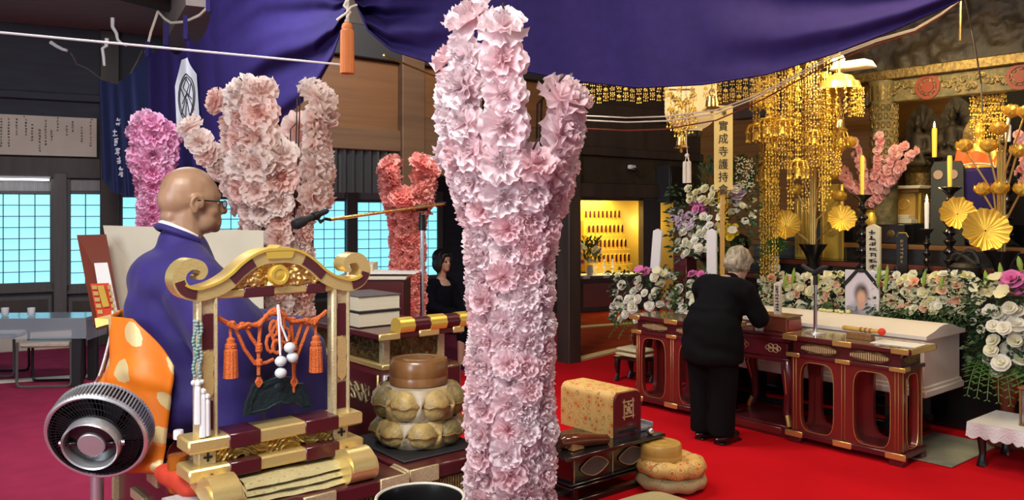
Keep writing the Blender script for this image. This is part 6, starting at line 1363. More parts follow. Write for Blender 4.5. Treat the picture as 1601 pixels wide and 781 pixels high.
# ================================================================ ALTAR FITTINGS
def tier(lab, px0, a0, a1, z1, mk='black_lacquer', edge=None, z0=.012):
    b0, b1 = ab(px0, 400, a0).y, ab(1690, 400, a0).y; t = thing('altar_tier', lab, 'altar', AB(a0, (b0+b1)/2, 0), ANG)
    m = MB(); m.box(((a1-a0)/2, 0, (z0+z1)/2), (a1-a0-.004, b0-b1, z1-z0), .004); m.build('step', K[mk], t, smooth=0)
    if edge: m = MB(); m.box((-.004, 0, z1-.03), (.012, b0-b1, .045), .003); m.build('edge_board', K[edge], t, smooth=0)
    return t
zT1, zT2, zT3, zT4 = SA(1400, 440, 1.64).z, SA(1400, 412, 2.0).z, SA(1420, 381, 2.32).z, SA(1420, 349, 2.75).z
tier('lowest black altar step, just behind the flower beds', 1165, 1.64, 2.0, zT1, edge='red_brown'); tier('second black altar step with red brown edge', 1172, 2.0, 2.32, zT2, edge='red_brown')
tier('third altar step with the yellow edge board', 1178, 2.32, 2.75, zT3, edge='altar_wood'); tier('topmost black altar step under the white boxes', 1200, 2.75, 3.25, zT4)
def candle(lab, px, yc0, yc1, a, z, holder_top, kx, r, lit, stand_r=.05):
    """yc0..yc1: candle top and foot in the photo; z: what it stands on"""
    p = SA(px, yc1, a); s = F/p.y; h_ = (yc1-yc0)/s; q = p.copy(); q.z = z; zt = p.z-z
    c = thing('candlestick', lab, 'candlestick', q, ANG); R_ = stand_r; m = MB()
    prof = [(R_*1.15, 0), (R_*1.2, .015), (R_*.8, .035), (R_*.35, .06)]
    n_ = max(2, int((zt-.14)/.075))
    for i in range(n_):
        f = .07+(zt-.16)*i/n_; g = (zt-.16)/n_; prof += [(R_*.28, f), (R_*(.62 if i % 2 == 0 else .5), f+g*.35), (R_*.60, f+g*.5), (R_*.26, f+g*.85)]
    prof += [(R_*.24, zt-.08), (R_*.45, zt-.05), (R_*1.0, zt-.012), (R_*1.05, zt-.004), (R_*.95, zt), (0, zt)]
    m.lathe(prof, n=20); m.build('stand', K['black_lacquer'], c)
    m = MB(); m.lathe([(r*.85, zt-.002), (r, zt+h_*.9), (r*.8, zt+h_), (0, zt+h_)], n=14); m.build('candle', K[kx], c)
    if lit: m = MB(); m.tube([(0, 0, zt+h_), (0, 0, zt+h_+.012), (0, 0, zt+h_+.030), (0, 0, zt+h_+.062)], [.004, .010, .009, .001], 8); m.build('flame', K['flame'], c); lamp('candle_light', 'POINT', tuple(q+UP*(zt+h_+.04)), 1.2, (1, .66, .28), .02)
    return c
candle('black turned candlestick with yellow candle before the pink blossoms', 1348, 243, 304, 1.84, zT1, 0, 'candle_yellow', .020, False, .085)
candle('tall black candlestick with lit yellow candle in the altar bay', 1461, 200, 246, 2.50, zT3, 0, 'candle_yellow', .024, True, .075)
candle('black turned candlestick with pale yellow candle before the grey green panel', 1485, 243, 292, 1.86, zT1, 0, 'candle_yellow', .020, False, .09)
candle('short black candlestick with lit white candle on the altar', 1449, 315, 357, 1.84, zT1, 0, 'candle_white', .020, True, .055)
candle('lit white candle high up behind the gold lotus at the right', 1576, 195, 222, 2.5, zT3, 0, 'candle_white', .026, True, .07)
# gold lotus bundles
def ruffle_leaf(par, c, n, r, seed):
    m = MB(); ph = seed*1.3
    def fn(u, v):
        a = 2*math.pi*u; t = .04+.96*v; rr = r*t*(1+.05*math.sin(11*a+ph)*t); return (rr*math.cos(a), rr*math.sin(a), r*(.30*t*t-.05)+r*.095*t*math.sin(22*a)+r*.05*t*t*math.sin(5*a+ph))
    m.T = Matrix.Translation(c) @ rot_to(n); m.grid(fn, 88, 7, True); return m.build('lotus_leaf', K['bright_gold'], par, smooth=180)
LB = {}
def lotus_mesh():
    if 'm' not in LB:
        m = MB()
        for ring_, (n_, e, L_) in enumerate(((7, 52, .5), (7, 76, .50), (5, 92, .46))):
            for j in range(n_):
                a = 2*math.pi*(j+.5*ring_)/n_; er = math.radians(e); m.T = Matrix.Rotation(a, 4, 'Z')
                m.grid(lambda u, v: (L_*v*math.cos(er*(.4+.6*v))*(1-.1*v)+.05, (u-.5)*.46*math.sin(math.pi*(.12+.86*v)), L_*v*math.sin(er*(.4+.6*v))+.10*(2*u-1)**2*.5), 4, 5)
        m.T = Matrix(); m.ball((0, 0, .12), (.16, .16, .14), 10, 6); LB['m'] = m.mesh('lotus_bloom', K['bright_gold'], 180)
    return LB['m']
def lotus_bunch(lab, px, pyb, a, z, stems, leaves, blooms, pot=True):
    p0 = SA(px, pyb, a); p0.z = z; t = thing('gold_lotus_vase', lab, 'lotus ornament', p0); zt = SA(px, pyb, a).z-z
    m = MB(); m.lathe([(.10, 0), (.11, .02), (.05, .05), (.05, zt*.45), (.08, zt*.7), (.13, zt*.97), (.135, zt), (.11, zt), (0, zt*.9)], n=24); m.build('vase', K['black_lacquer'], t)
    for i, (x, y) in enumerate(blooms): 
        c = SA(x, y, a-.04*(i % 3))-p0; m = MB(); mid = V((c.x*.15+.012*((i % 4)-1.5), c.y*.15, zt+(c.z-zt)*.55)); m.tube([(.008*((i % 4)-1.5), 0, zt-.02), mid, c.lerp(mid, .3)+UP*.0, c], .008, 6); m.build('stem', K['old_gold'], t)
        o = bpy.data.objects.new('lotus_bloom', lotus_mesh()); col.objects.link(o); o.parent = t; o.matrix_local = Matrix.Translation(c-UP*.03) @ rot_to((c.x*.6, c.y*.3-.25, .9)) @ Matrix.Scale(.205, 4)
    for i, (x, y, r) in enumerate(leaves):
        c = SA(x, y, a-.10)-p0; m = MB(); m.tube([(0, 0, zt-.01), V((c.x*.4, c.y*.4, zt+(c.z-zt)*.45)), c+V((0, .03, -.01))], .006, 6); m.build('stem', K['old_gold'], t)
        ruffle_leaf(t, c, V((-.30+c.x*.5, -.95, .35)), r, i+px)
    m = MB()
    for j in range(6): m.tube([(.022*math.cos(j), .022*math.sin(j), zt-.02), (.024*math.cos(j), .024*math.sin(j), zt+stems)], .012, 6)
    m.build('stem_bundle', K['old_gold'], t); return t
lotus_bunch('left gold lotus bundle with ruffled leaves under the hanging gold ornaments', 1271, 381, 1.86, zT1, .95, [(1228, 352, .145), (1208, 345, .10), (1316, 342, .125)], [(1282, 208), (1310, 232), (1265, 240), (1250, 268), (1300, 275), (1245, 300), (1310, 310), (1262, 215), (1275, 178), (1325, 225)])
lotus_bunch('right gold lotus bundle with two large ruffled leaves before the orange robed figure', 1566, 392, 1.86, zT1, .80, [(1497, 334, .135), (1541, 360, .175)], [(1580, 178), (1536, 300), (1562, 298), (1596, 300), (1508, 232), (1545, 232), (1590, 240), (1560, 205), (1602, 180)])
# pink cherry blossom branches in gold vases
def blossom_branches(lab, px, pyb, a, z, tips, seed):
    p0 = SA(px, pyb, a); p0.z = z; t = thing('cherry_branches', lab, 'blossom branches', p0); zt = SA(px, pyb, a).z-z; rn = random.Random(seed)
    m = MB(); m.lathe([(.06, 0), (.07, .02), (.03, .05), (.06, zt*.5), (.07, zt*.75), (.045, zt*.92), (.065, zt), (.05, zt), (0, zt*.8)], n=22); m.build('vase', K['bright_gold'], t)
    ms_ = [bloom_mesh('blossom', K['blossom_pink'], seed+i, ((.5, -8, .05), (.44, 30, .05), (.28, 60, .04)), 16, 2, 5) for i in range(2)]
    for x, y in tips:
        c = SA(x, y, a-rn.uniform(-.08, .08))-p0; b = V((0, 0, zt-.03)); mid = b.lerp(c, .5)+V((0, 0, .06)); m = MB(); m.tube([b, mid, c], .006, 5); m.build('branch', K['wood_brown'], t)
        n_ = int((c-b).length/.030)
        for i in range(1, n_+1):
            f = i/n_; p = (b*(1-f)*(1-f)+mid*2*f*(1-f)+c*f*f)
            if f < .14: continue
            n = V((rn.uniform(-1, 1), -1.0 if i % 3 else .4, rn.uniform(-.4, .6))); put_bloom(t, 'blossom', ms_[i % 2], p+n.normalized()*.022, n, .082*rn.uniform(.85, 1.15))
    return t
blossom_branches('pink cherry blossom branches in a gold vase in the altar centre', 1362, 328, 2.40, zT3, [(1290, 232), (1302, 262), (1334, 222), (1345, 250), (1375, 212), (1388, 240), (1400, 232), (1412, 228), (1428, 236), (1318, 280), (1372, 262), (1410, 258), (1352, 290)], 5)
blossom_branches('pink cherry blossom branches cut by the right edge of the picture', 1625, 330, 2.40, zT3, [(1592, 212), (1600, 236), (1590, 262), (1604, 282), (1640, 220), (1660, 240)], 6)
# hanging gold canopy
def strand_mesh(n_, seed, u=.105):
    rn = random.Random(seed); m = MB(); m.tube([(0, 0, 0), (0, 0, -u*n_)], .0025, 4)
    for i in range(n_):
        z = -u*(i+.3+rn.uniform(0, .25)); r = .030*rn.uniform(.6, 1.25); a0 = rn.uniform(0, 6)
        for j in range(5):
            a = a0+j*1.2566; m.ball((r*math.cos(a), r*math.sin(a)*.5, z+r*math.sin(a)*.8), (.013, .010, .013), 5, 3)
        m.ball((0, 0, z), (.012, .012, .012), 6, 4)
        for j in range(3):
            x = (j-1)*.026; m.tube([(x, 0, z-.012), (x, 0, z-.045)], [.002, .002], 4, False); m.lathe([(.0085, z-.062), (.007, z-.05), (.002, z-.043)], (x, 0, 0), 6)
    return m.mesh('ornament_strand', K['bright_gold' if seed % 2 else 'old_gold'], 60)
SMs = {n_: [strand_mesh(n_, s+10*n_) for s in (1, 2, 3)] for n_ in (3, 6, 9, 12, 15)}
def dome_mesh():
    m = MB(); rn = random.Random(33)
    for j in range(9):
        a = 6.283*j/9; c, s = math.cos(a), math.sin(a); m.tube([(0, 0, .03), (.04*c, .04*s, .032), (.07*c, .07*s, .012), (.078*c, .078*s, -.02)], [.006, .007, .006, .004], 5)
        m.ball((.078*c, .078*s, -.030), (.012, .012, .012), 6, 4); m.tube([(.078*c, .078*s, -.03), (.078*c, .078*s, -.085)], .0022, 4); m.lathe([(.010, -.11), (.008, -.095), (.002, -.085)], (.078*c, .078*s, 0), 6); m.ball((.055*c, .055*s, .028), (.017, .017, .010), 6, 4)
    m.ball((0, 0, .035), (.03, .03, .025), 8, 5); m.tube([(0, 0, .03), (0, 0, .12)], .004, 4); m.lathe([(.03, -.09), (.022, -.06), (.018, -.03), (.004, -.01)], (0, 0, 0), 10)
    return m.mesh('ornament_dome', K['bright_gold'], 60)
flower_dome = dome_mesh()
hc = thing('hanging_canopy', 'great gilt hanging canopy of dangling flower ornaments over the altar', 'hanging ornament', SA(1247, 95, 1.5), ANG); rn = random.Random(14)
m = MB(); m.lathe([(.0, .14), (.08, .12), (.30, .04), (.42, .0), (.44, -.03), (.42, -.03), (.0, .02)], n=8); m.build('canopy_roof', K['old_gold'], hc, smooth=0)
m = MB(); m.tube([(0, 0, .12), (0, 0, 4.0-hc.location.z)], .012, 6); m.build('hanging_rod', K['old_gold'], hc)
for ring_, (r, n_) in enumerate(((.37, 17), (.25, 10), (.11, 5))):
    for j in range(n_):
        a = 2*math.pi*j/n_+ring_*.3; ln = rn.choice((6, 9, 12)) if ring_ else rn.choice((3, 6, 9, 12)); 
        o = link('ornament_strand', rn.choice(SMs[ln]), hc, (r*math.cos(a), r*math.sin(a), -.02-rn.uniform(0, .12)), (0, 0, rn.uniform(-.6, .6)-ANG))
        if rn.random() < .8: q_ = rn.uniform(.25, 1.0); link('ornament_dome', flower_dome, hc, (r*math.cos(a), r*math.sin(a), -q_), (0, 0, rn.uniform(0, 6)), rn.uniform(.75, 1.25))
for j in range(9):                                   # long strands that come down on the far left side
    o = link('ornament_strand', SMs[15][j % 3], hc, (.10+.04*(j % 3), .30+.022*j, -.50-.03*(j % 4)), (0, 0, rn.uniform(-.5, .5)-ANG), 1.05)
dm = thing('ornament_dome', 'domed gilt umbrella ornament hanging right of the great canopy', 'hanging ornament', SA(1312, 128, 1.5), ANG)
m = MB(); m.grid(lambda u, v: (.19*math.sin(v*1.35)*math.cos(6.2832*u)*(1+.05*math.sin(50*u)*v), .19*math.sin(v*1.35)*math.sin(6.2832*u)*(1+.05*math.sin(50*u)*v), .17*math.cos(v*1.35)-.10+.012*math.sin(18*v)), 48, 14, True); m.build('dome', K['old_gold'], dm)
m = MB(); m.tube([(0, 0, .06), (0, 0, 4.0-dm.location.z)], .010, 6); m.build('hanging_rod', K['old_gold'], dm)
for j in range(16): a = 2*math.pi*j/16; link('ornament_strand', SMs[3][j % 3], dm, (.185*math.cos(a), .185*math.sin(a), -.05), (0, 0, a), .8)
def bell(lab, px, py, a, r, par=None, clapper=True):
    t = th_ab('brass_bell', lab, 'bell', px, py, a); m = MB(); m.lathe([(.0, r*1.7), (r*.25, r*1.68), (r*.6, r*1.5), (r*.72, r*.9), (r*.78, r*.35), (r*1.15, 0), (r*1.0, .0), (0, r*1.3)], n=24); m.build('bell_body', K['brass'], t)
    m = MB(); m.tube([(r*.5*math.cos(q), 0, r*1.95+r*.3*math.sin(q)) for q in (j*.7 for j in range(10))], r*.08, 5); m.tube([(0, 0, r*2.1), (0, 0, 4.0-t.location.z)], .004, 5); m.build('hanger', K['brass'], t)
    m = MB(); m.tube([(0, 0, r*1.2), (0, 0, -r*.25)], r*.05, 5); m.prism([(r*.3*math.cos(q), -r*.4+r*.3*math.sin(q)) for q in (j*.785 for j in range(8))], -.002, .002); m.build('clapper', K['old_gold'], t); return t
bell('brass bell hanging under the domed gilt ornament', 1313, 203, 1.5, .060); bell('brass bell hanging right of the paper lantern before the yellow banner', 1113, 172, .35, .075); bell('brass bell below the paper lantern with ivory tassel beside it', 1065, 231, .35, .062)
it2 = th_ab('ivory_tassel', 'twin ivory tassel hanging under the paper lantern', 'tassel', 1074, 252, .35)
for y in (-.022, .022):
    m = MB(); n_ = 20; m.ring([[V((r*(1+.08*(j % 2))*math.cos(6.283*j/n_), y+r*(1+.08*(j % 2))*math.sin(6.283*j/n_), z)) for j in range(n_)] for r, z in ((.015, .0), (.018, -.02), (.019, -.19))]); m.build('tassel', K['cream_sill'], it2, smooth=0)
m = MB(); m.tube([(0, .01, 4.0-it2.location.z), (0, .005, .16), (0, -.004, .07), (0, .02, .0)], .004, 5); m.tube([(0, -.004, .07), (0, -.022, .0)], .006, 5); m.ball((0, 0, .05), (.018, .022, .02), 10, 6); m.build('cord_knot', K['cream_sill'], it2)
# pendant fringe under the drape, lantern, banner
fr = thing('gilt_fringe', 'row of small gilt pendants hanging below the drape hem', 'hanging ornament', P(1050, 110, 6.6)); 
m = MB(); qa, qb = P(905, 122, 6.6)-fr.location, P(1215, 118, 6.6)-fr.location; m.tube([qa, (qa+qb)/2, qb], .008, 5); m.build('fringe_rail', K['old_gold'], fr)
for j in range(29):
    px = 916+10.4*j; 
    if 1040 < px < 1112 and j % 2: continue
    link('ornament_strand', SMs[3][j % 3], fr, P(px, 122+2*math.sin(j), 6.58)-fr.location, (0, 0, .3*math.sin(j*3)), .58)
ln2 = thing('paper_lantern', 'large cream paper lantern half hidden by the drape hem', 'lantern', P(1080, 205, 7.6))
Rl = 40*7.6/1300; m = MB(); prof = []
for i in range(33):
    z = i/32; r = Rl*min(1, (1-(abs(z-.5)*2)**5)**.5+.42 if False else max(.42, (1-max(0, (.30-z)/.30)**2)**.5 if z < .30 else (1-max(0, (z-.8)/.2)**2*.8)**.5)); prof.append((r*(1+.012*(i % 2)), z*.62))
m.lathe(prof, n=36); m.build('paper_shade', K['lantern_paper'], ln2, smooth=60)
m = MB(); m.lathe([(Rl*.30, -.055), (Rl*.42, -.05), (Rl*.42, .005), (0, .006)], n=24); m.build('bottom_ring', K['black_lacquer'], ln2); m = MB(); m.lathe([(Rl*.45, .61), (Rl*.45, .66), (0, .66)], n=24); m.cyl((0, 0, .66), (0, 0, 4.0-ln2.location.z), .01, n=6); m.build('top_ring', K['black_lacquer'], ln2)
go2 = thing('gilt_pendant', 'cluster of gilt flower pendants hanging in front of the paper lantern', 'hanging ornament', P(1066, 140, 7.0))
for j in range(7): link('ornament_strand', SMs[3][j % 3], go2, ((j-3)*.032, 0, -.03*(3-abs(j-3))-.01), (0, 0, 0), 1.0)
m = MB(); m.cyl((-.11, 0, 0), (.11, 0, 0), .008, n=6); m.cyl((0, 0, 0), (0, 0, 4.0-go2.location.z), .006, n=6); m.build('pendant_bar', K['old_gold'], go2)
bn = thing('temple_banner', 'tall yellow wooden board with black brush characters above the flowers', 'banner', P(1131, 290, 7.4), math.radians(14))
hb = 125*7.4/1300; m = MB(); m.box((0, 0, hb/2-.02), (.175, .025, hb+.04), .004); m.build('board', K['yellow_board'], bn, smooth=0)
m = MB(); m.box((0, .02, -.55), (.04, .02, 1.2), .003); m.build('stake', K['wood_light'], bn)
for i, ch in enumerate('實成寺護持會'):
    me = text_mesh(ch, .098, K['ink']); o = link('lettering', me, bn, (-.008, -.0145, hb*.735-.113*i), (math.pi/2, 0, 0))
me = text_mesh('奉', .055, K['ink']); link('lettering', me, bn, (.0, -.0145, hb*.90), (math.pi/2, 0, 0))
# cords swagged from right to left
for lab, dz_, pts in (('upper one of three pale cords sagging from the right top to the central flowers', 0, None), ('middle one of three pale cords sagging toward the central flowers', 7, None), ('lowest dark red cord of the three sagging cords', 20, None)):
    pts = [(1508, -4, 6.0), (1470, 22+dz_*.2, 6.0), (1430, 45+dz_*.3, 6.05), (1370, 62+dz_*.4, 6.1), (1300, 88+dz_*.5, 6.2), (1180, 150+dz_*.6, 6.4), (1120, 172+dz_*.8, 6.5), (1040, 182+dz_, 6.6), (980, 184+dz_, 6.7), (920, 181+dz_, 6.8), (880, 178+dz_, 6.9)]
    o = P(*pts[0]); m = MB(); m.tube([P(*q)-o for q in pts], .006, 5); tag(m.build('swag_line', K['cream_sill' if dz_ < 20 else 'red_brown'], None, o), lab, 'cord line')
o = P(1508, -6, 6.4); m = MB(); m.tube([P(*q)-o for q in ((1508, -6, 6.4), (1518, 40, 6.6), (1527, 88, 6.8), (1534, 130, 7.0), (1536, 175, 7.0))], .007, 5); tag(m.build('pull_line', K['grey_wood'], None, o), 'pale pull cord slanting down before the carved beam', 'cord line')
o = P(1502, -4, 6.3); m = MB(); m.tube([P(*q)-o for q in ((1502, -4, 6.3), (1501, 64, 6.3))], .013, 8); tag(m.build('brass_rod', K['brass'], None, o), 'short hanging brass rod before the dark carved transom', 'rod')
# spotlight on the canopy
sl = thing('spot_lamp', 'bright spot lamp on a cream bracket above the gilt dome', 'lamp', SA(1325, 100, 1.7), ANG); m = MB(); m.box((0, -.05, -.02), (.20, .36, .07), .01, top=.85); m.build('bracket', K['cream_sill'], sl)
m = MB(); m.ball((-.12, .02, .03), (.035, .06, .04), 12, 8); m.build('bulb', MAT('lamp_bulb', (1, .86, .6), emit=12), sl); lamp('canopy_spot', 'POINT', tuple(SA(1300, 112, 1.25)), 9, (1, .80, .48), .08)
lamp('altar_inner_lamp', 'POINT', tuple(SA(1440, 130, 2.7)), 14, (1, .74, .36), .12); lamp('shrine_lamp', 'AREA', tuple(AB(1.5, .6, 3.2)), 24, (1, .76, .40), .8, tuple(AB(2.1, .9, 1.3)))
# golden panels and cabinets
gpn = th_ab('gold_screen', 'bright gold altar panel behind the left lotus bundle', 'screen', 1301, 395, 2.30, zT2); zz = SA(1301, 288, 2.30).z-zT2
pbox('panel', 'bright_gold', (0, 0, zz/2), (.03, .24, zz), gpn)
for y in (-.10, .10): pbox('frame', 'old_gold', (-.02, y, zz/2), (.02, .03, zz), gpn)
m = MB()
for q in range(3): m.tube([(-.02, (.03+.02*q)*math.cos(j*.42), .30+(.03+.02*q)*math.sin(j*.42)) for j in range(16)], .005, 4)
m.build('relief', K['old_gold'], gpn, kind='stuff')
for lab, px, y0, y1, a, w_ in (('second gold panel showing left of the lotus stems', 1255, 310, 395, 2.30, .16), ('narrow gold fluted column behind the canopy strands', 1195, 250, 400, 2.34, .10)):
    t = th_ab('gold_screen', lab, 'screen', px, y1, a, zT3 if a > 2.31 else zT2); zz = SA(px, y0, a).z-t.location.z; pbox('panel', 'bright_gold', (0, 0, zz/2), (.04, w_, zz), t)
    for q in range(3): pbox('flute', 'old_gold', (-.024, (q-1)*w_*.3, zz/2), (.01, w_*.1, zz*.92), t)
sh = th_ab('gold_shrine', 'small orange gold shrine box with white roof above the white boxes', 'shrine', 1420, 347, 2.95, zT4); zz = SA(1420, 290, 2.95).z-zT4
pbox('body', 'wood_light', (0, 0, zz*.42), (.18, .22, zz*.84), sh); pbox('roof', 'cream_paper', (-.02, 0, zz*.95), (.30, .38, .03), sh); pbox('lintel', 'altar_wood', (-.02, 0, zz*.87), (.26, .34, .05), sh); 
for y in (-.15, .15): pbox('post', 'bright_gold', (-.08, y, zz*.42), (.025, .025, zz*.84), sh)
m = MB(); m.tube([(-.094, .055*math.cos(j*.4), zz*.5+.055*math.sin(j*.4)) for j in range(17)], .006, 5); m.build('crest', K['bright_gold'], sh)
for j, (px, py, lab) in enumerate(((1390, 349, 'lower left white box on the top altar step'), (1414, 349, 'lower right white box on the top altar step'), (1410, 341, 'upper white box on the pair of white boxes'))):
    m = MB(); m.box((0, 0, .021), (.15, .20, .042), .003); p = SA(px, py, 2.80); p.z = zT4+(0 if j < 2 else .043); tag(m.build('white_box', K['cream_paper'], None, p, RZ), lab, 'box')
bx2 = th_ab('crest_box', 'black box with round gilt crest below the white boxes', 'box', 1396, 381, 2.40, zT3); pbox('body', 'black_lacquer', (.06, 0, .09), (.20, .26, .18), bx2); m = MB(); m.lathe([(0, .006), (.03, .005), (.038, 0)], n=20); m.v = [V((-.042-p.z, p.x, p.y+.09)) for p in m.v]; m.build('crest', K['dim_gold'], bx2)
tablet('cream wooden memorial tablet with ink writing above the portrait', 1366, 350, 411, 1.72, .125, 8, 'cream_paper', .03, zT1)
bt = th_ab('memorial_tablet', 'black lacquer memorial tablet with gilt top and gilt writing', 'tablet', 1411, 412, 1.74, zT1); zz = SA(1411, 364, 1.74).z-zT1
m = MB(); m.ring([[V((x, y, z)) for y, z in ((-.045, .05), (.045, .05), (.048, zz-.03), (.03, zz), (-.03, zz), (-.048, zz-.03))] for x in (-.012, .012)]); m.build('board', K['black_lacquer'], bt, smooth=0); pbox('base', 'black_lacquer', (0, 0, .025), (.08, .14, .05), bt); m = MB(); m.tube([(0, y, z) for y, z in ((-.05, zz-.035), (-.031, zz), (.031, zz), (.05, zz-.035))], .006, 5); m.build('gilt_top', K['bright_gold'], bt)
m = MB(); rn = random.Random(2)
for j in range(6): strokes(m, 0, zz-.07-.035*j, .028, .028, -.014, rn)
m.v = [V((p.y, -p.x, p.z)) for p in m.v]; m.build('lettering', K['old_gold'], bt, smooth=0, kind='stuff')
gp_ = th_ab('crest_screen', 'grey green panel with two pale round crests on the altar', 'screen', 1482, 385, 2.36, zT3); zz = SA(1482, 252, 2.36).z-zT3
m = MB(); m.ring([[V((x, y, z)) for y, z in ((-.15, 0), (.15, 0), (.14, zz-.06), (.11, zz), (-.11, zz), (-.14, zz-.06))] for x in (-.02, .02)]); m.build('panel', K['green_panel'], gp_, smooth=0)
for y in (-.055, .075):
    m = MB(); n_ = 18; m.prism([(y+.042*math.cos(6.283*j/n_), zz-.12+.042*math.sin(6.283*j/n_)) for j in range(n_)], -.028, -.02); m.v = [V((p.y, p.x, p.z)) for p in m.v]; m.build('crest', MAT('crest_rose', (.36, .25, .17), .5), gp_, smooth=0)
# enshrined figures
def statue(name, lab, px, pyb, a, z, h_, robe, skinm, halo, orange=False):
    p = SA(px, pyb, a); p.z = z; t = thing(name, lab, 'statue', p, ANG); s = h_/1.0; b_ = SA(px, pyb, a).z-z
    m = MB(); m.lathe([(.30*s, 0), (.30*s, b_*.4), (.20*s, b_*.5), (.22*s, b_*.9), (.34*s, b_), (0, b_)], n=16, sx=.8); m.build('pedestal', K['dim_gold'], t)
    m = MB(); c = lambda x, y, z_: (x*s, y*s, b_+z_*s)
    capsule(m, c(0, -.16, .09), c(-.05, .16, .09), .10*s, .10*s); capsule(m, c(-.14, -.1, .07), c(-.14, .1, .07), .08*s, .08*s); capsule(m, c(0, 0, .15), c(0, 0, .48), .16*s, .13*s); capsule(m, c(0, -.13, .50), c(0, .13, .50), .075*s, .075*s)
    for q in (-1, 1): capsule(m, c(0, q*.18, .50), c(-.05, q*.22, .26), .06*s, .06*s); capsule(m, c(-.05, q*.22, .26), c(-.20, q*.05, .25), .055*s, .04*s); capsule(m, c(-.16, q*.10, .22), c(-.16, q*.17, .05), .05*s, .04*s)
    capsule(m, c(0, 0, .54), c(0, 0, .64), .05*s, .05*s); m.ball(c(-.01, 0, .74), (.075*s, .065*s, .095*s), 14, 10); m.ball(c(-.085, 0, .73), (.012*s, .012*s, .018*s), 8, 5); m.ball(c(0, 0, .84), (.05*s, .05*s, .05*s), 10, 6)
    for q in (-1, 1): m.ball(c(0, q*.067, .73), (.014*s, .010*s, .03*s), 8, 5)
    me = smoothed(m, .016*s+.002, 3, 'figure'); me.materials.append(K[skinm]); link('figure', me, t)
    if halo: m = MB(); m.grid(lambda u, v: c(.16+.01*math.sin(24*math.pi*u), (.05+.29*v)*math.cos(2*math.pi*u)*(.85), .62+(.05+.36*v)*math.sin(2*math.pi*u)*(1+.12*max(0, math.sin(2*math.pi*u))**6)), 36, 6, True); m.build('halo', K['dim_gold' if orange else 'carved_dark'], t)
    if orange:
        m = MB()
        m.grid(lambda u, v: c(-.10-.10*v+.03*math.sin(9*u), .24-.48*u+.05*v, .55-.42*v-.16*u+.012*math.sin(14*u+5*v)), 20, 12); m.build('robe', K[robe], t, smooth=180)
        for q in (-1, 1): m = MB(); m.grid(lambda u, v: c(.02-.12*v, q*(.14+.14*v+.02*math.sin(8*u)), .56-.50*v-.0+.0*u+(u-.5)*.12), 8, 10); m.build('robe', K['purple_cloth' if q > 0 else robe], t, smooth=180)
    return t
statue('seated_statue', 'gold seated holy figure draped in an orange robe at the right of the altar', 1532, 292, 2.62, zT3, .68, 'orange_cloth', 'bright_gold', True, True)
statue('dark_statue', 'dark gilt seated statue with pointed halo in the altar bay', 1436, 262, 3.3, zT4, .62, 'orange_cloth', 'carved_dark', True)
statue('dark_statue', 'second dark statue with round halo behind the lit yellow candle', 1490, 250, 3.3, zT4, .60, 'orange_cloth', 'carved_dark', True)
pc_ = th_ab('purple_cushion_seat', 'purple draped seat with pale edge under the orange robed figure', 'seat', 1528, 330, 2.42, zT3); zz = SA(1528, 262, 2.42).z-zT3
m = MB(); m.box((.06, 0, zz/2), (.20, .34, zz), .03); m.build('seat', K['purple_cloth'], pc_); m = MB(); m.tube([(-.045, .17*math.cos(j*.3), zz*.98+.05*math.sin(j*.3)) for j in range(11)], .008, 5); m.build('pale_edge', K['cream_sill'], pc_)
hg = thing('gilt_curtain', 'gilt hanging lattice ornament at the top of the altar bay', 'hanging ornament', SA(1545, 150, 2.60), ANG)
for j in range(9): link('ornament_strand', SMs[6 if j % 2 else 3][j % 3], hg, (0, (j-4)*.032, .02), (0, 0, -ANG), .9)
m = MB(); m.box((0, 0, .03), (.03, .30, .03)); m.build('hanging_rail', K['old_gold'], hg)
# plant vase, incense burner shapes, dark vessel
pv = th_ab('leaf_vase', 'white vase with green leaves on the altar ledge left of the flower bed', 'vase', 1212, 441, 1.66, zT1); 
m = MB(); m.lathe([(.035, 0), (.045, .03), (.05, .07), (.03, .11), (.028, .14), (.045, .17), (.035, .17), (.02, .1), (0, .1)], n=20); m.build('vase', K['white_paint'], pv); foliage(pv, 130, 'leaf', lambda rn: (V((rn.uniform(-.05, .05), rn.uniform(-.05, .05), rn.uniform(.17, .30))), UP*.6+V((rn.uniform(-1, 1), rn.uniform(-1, 1), 0))), .10, .018, 91)
dv = th_ab('black_urn', 'round black lacquer urn behind the grey haired woman', 'urn', 1157, 392, 1.70, zT1); m = MB(); zz = SA(1157, 392, 1.70).z-zT1; m.lathe([(.06, 0), (.07, .02), (.03, .05), (.03, zz-.02), (.07, zz), (.105, zz+.07), (.10, zz+.13), (.06, zz+.17), (0, zz+.18)], n=24); m.build('urn_body', K['black_lacquer'], dv)
ibn = th_ab('dragon_burner', 'dark carved dragon incense burner on the lowest altar step at the right', 'incense burner', 1510, 440, 1.76, zT1); rn = random.Random(6)
m = MB(); m.lathe([(.08, 0), (.06, .03), (.10, .09), (.12, .15), (.09, .18), (.0, .18)], n=20); m.build('bowl', K['carved_dark'], ibn); m = MB(); m.tube([(0, .12*math.cos(j*.5)*(1-.03*j), .20+.05*math.sin(j*.9)+.004*j) for j in range(13)], [.012+.012*math.sin(j*.26) for j in range(13)], 8); m.build('dragon', K['carved_dark'], ibn)
lion = th_ab('black_lion', 'small black lion ornament beside the black memorial tablet', 'ornament', 1392, 412, 1.76, zT1); m = MB(); capsule(m, (0, .05, .06), (0, -.03, .07), .035, .03); m.ball((0, -.06, .10), (.03, .03, .03), 8, 6); capsule(m, (0, -.04, .05), (0, -.05, .01), .012, .012); capsule(m, (0, .05, .05), (0, .06, .01), .012, .012); capsule(m, (0, .08, .08), (0, .10, .13), .012, .006); me = smoothed(m, .006, 2); me.materials.append(K['black_lacquer']); link('lion_body', me, lion)
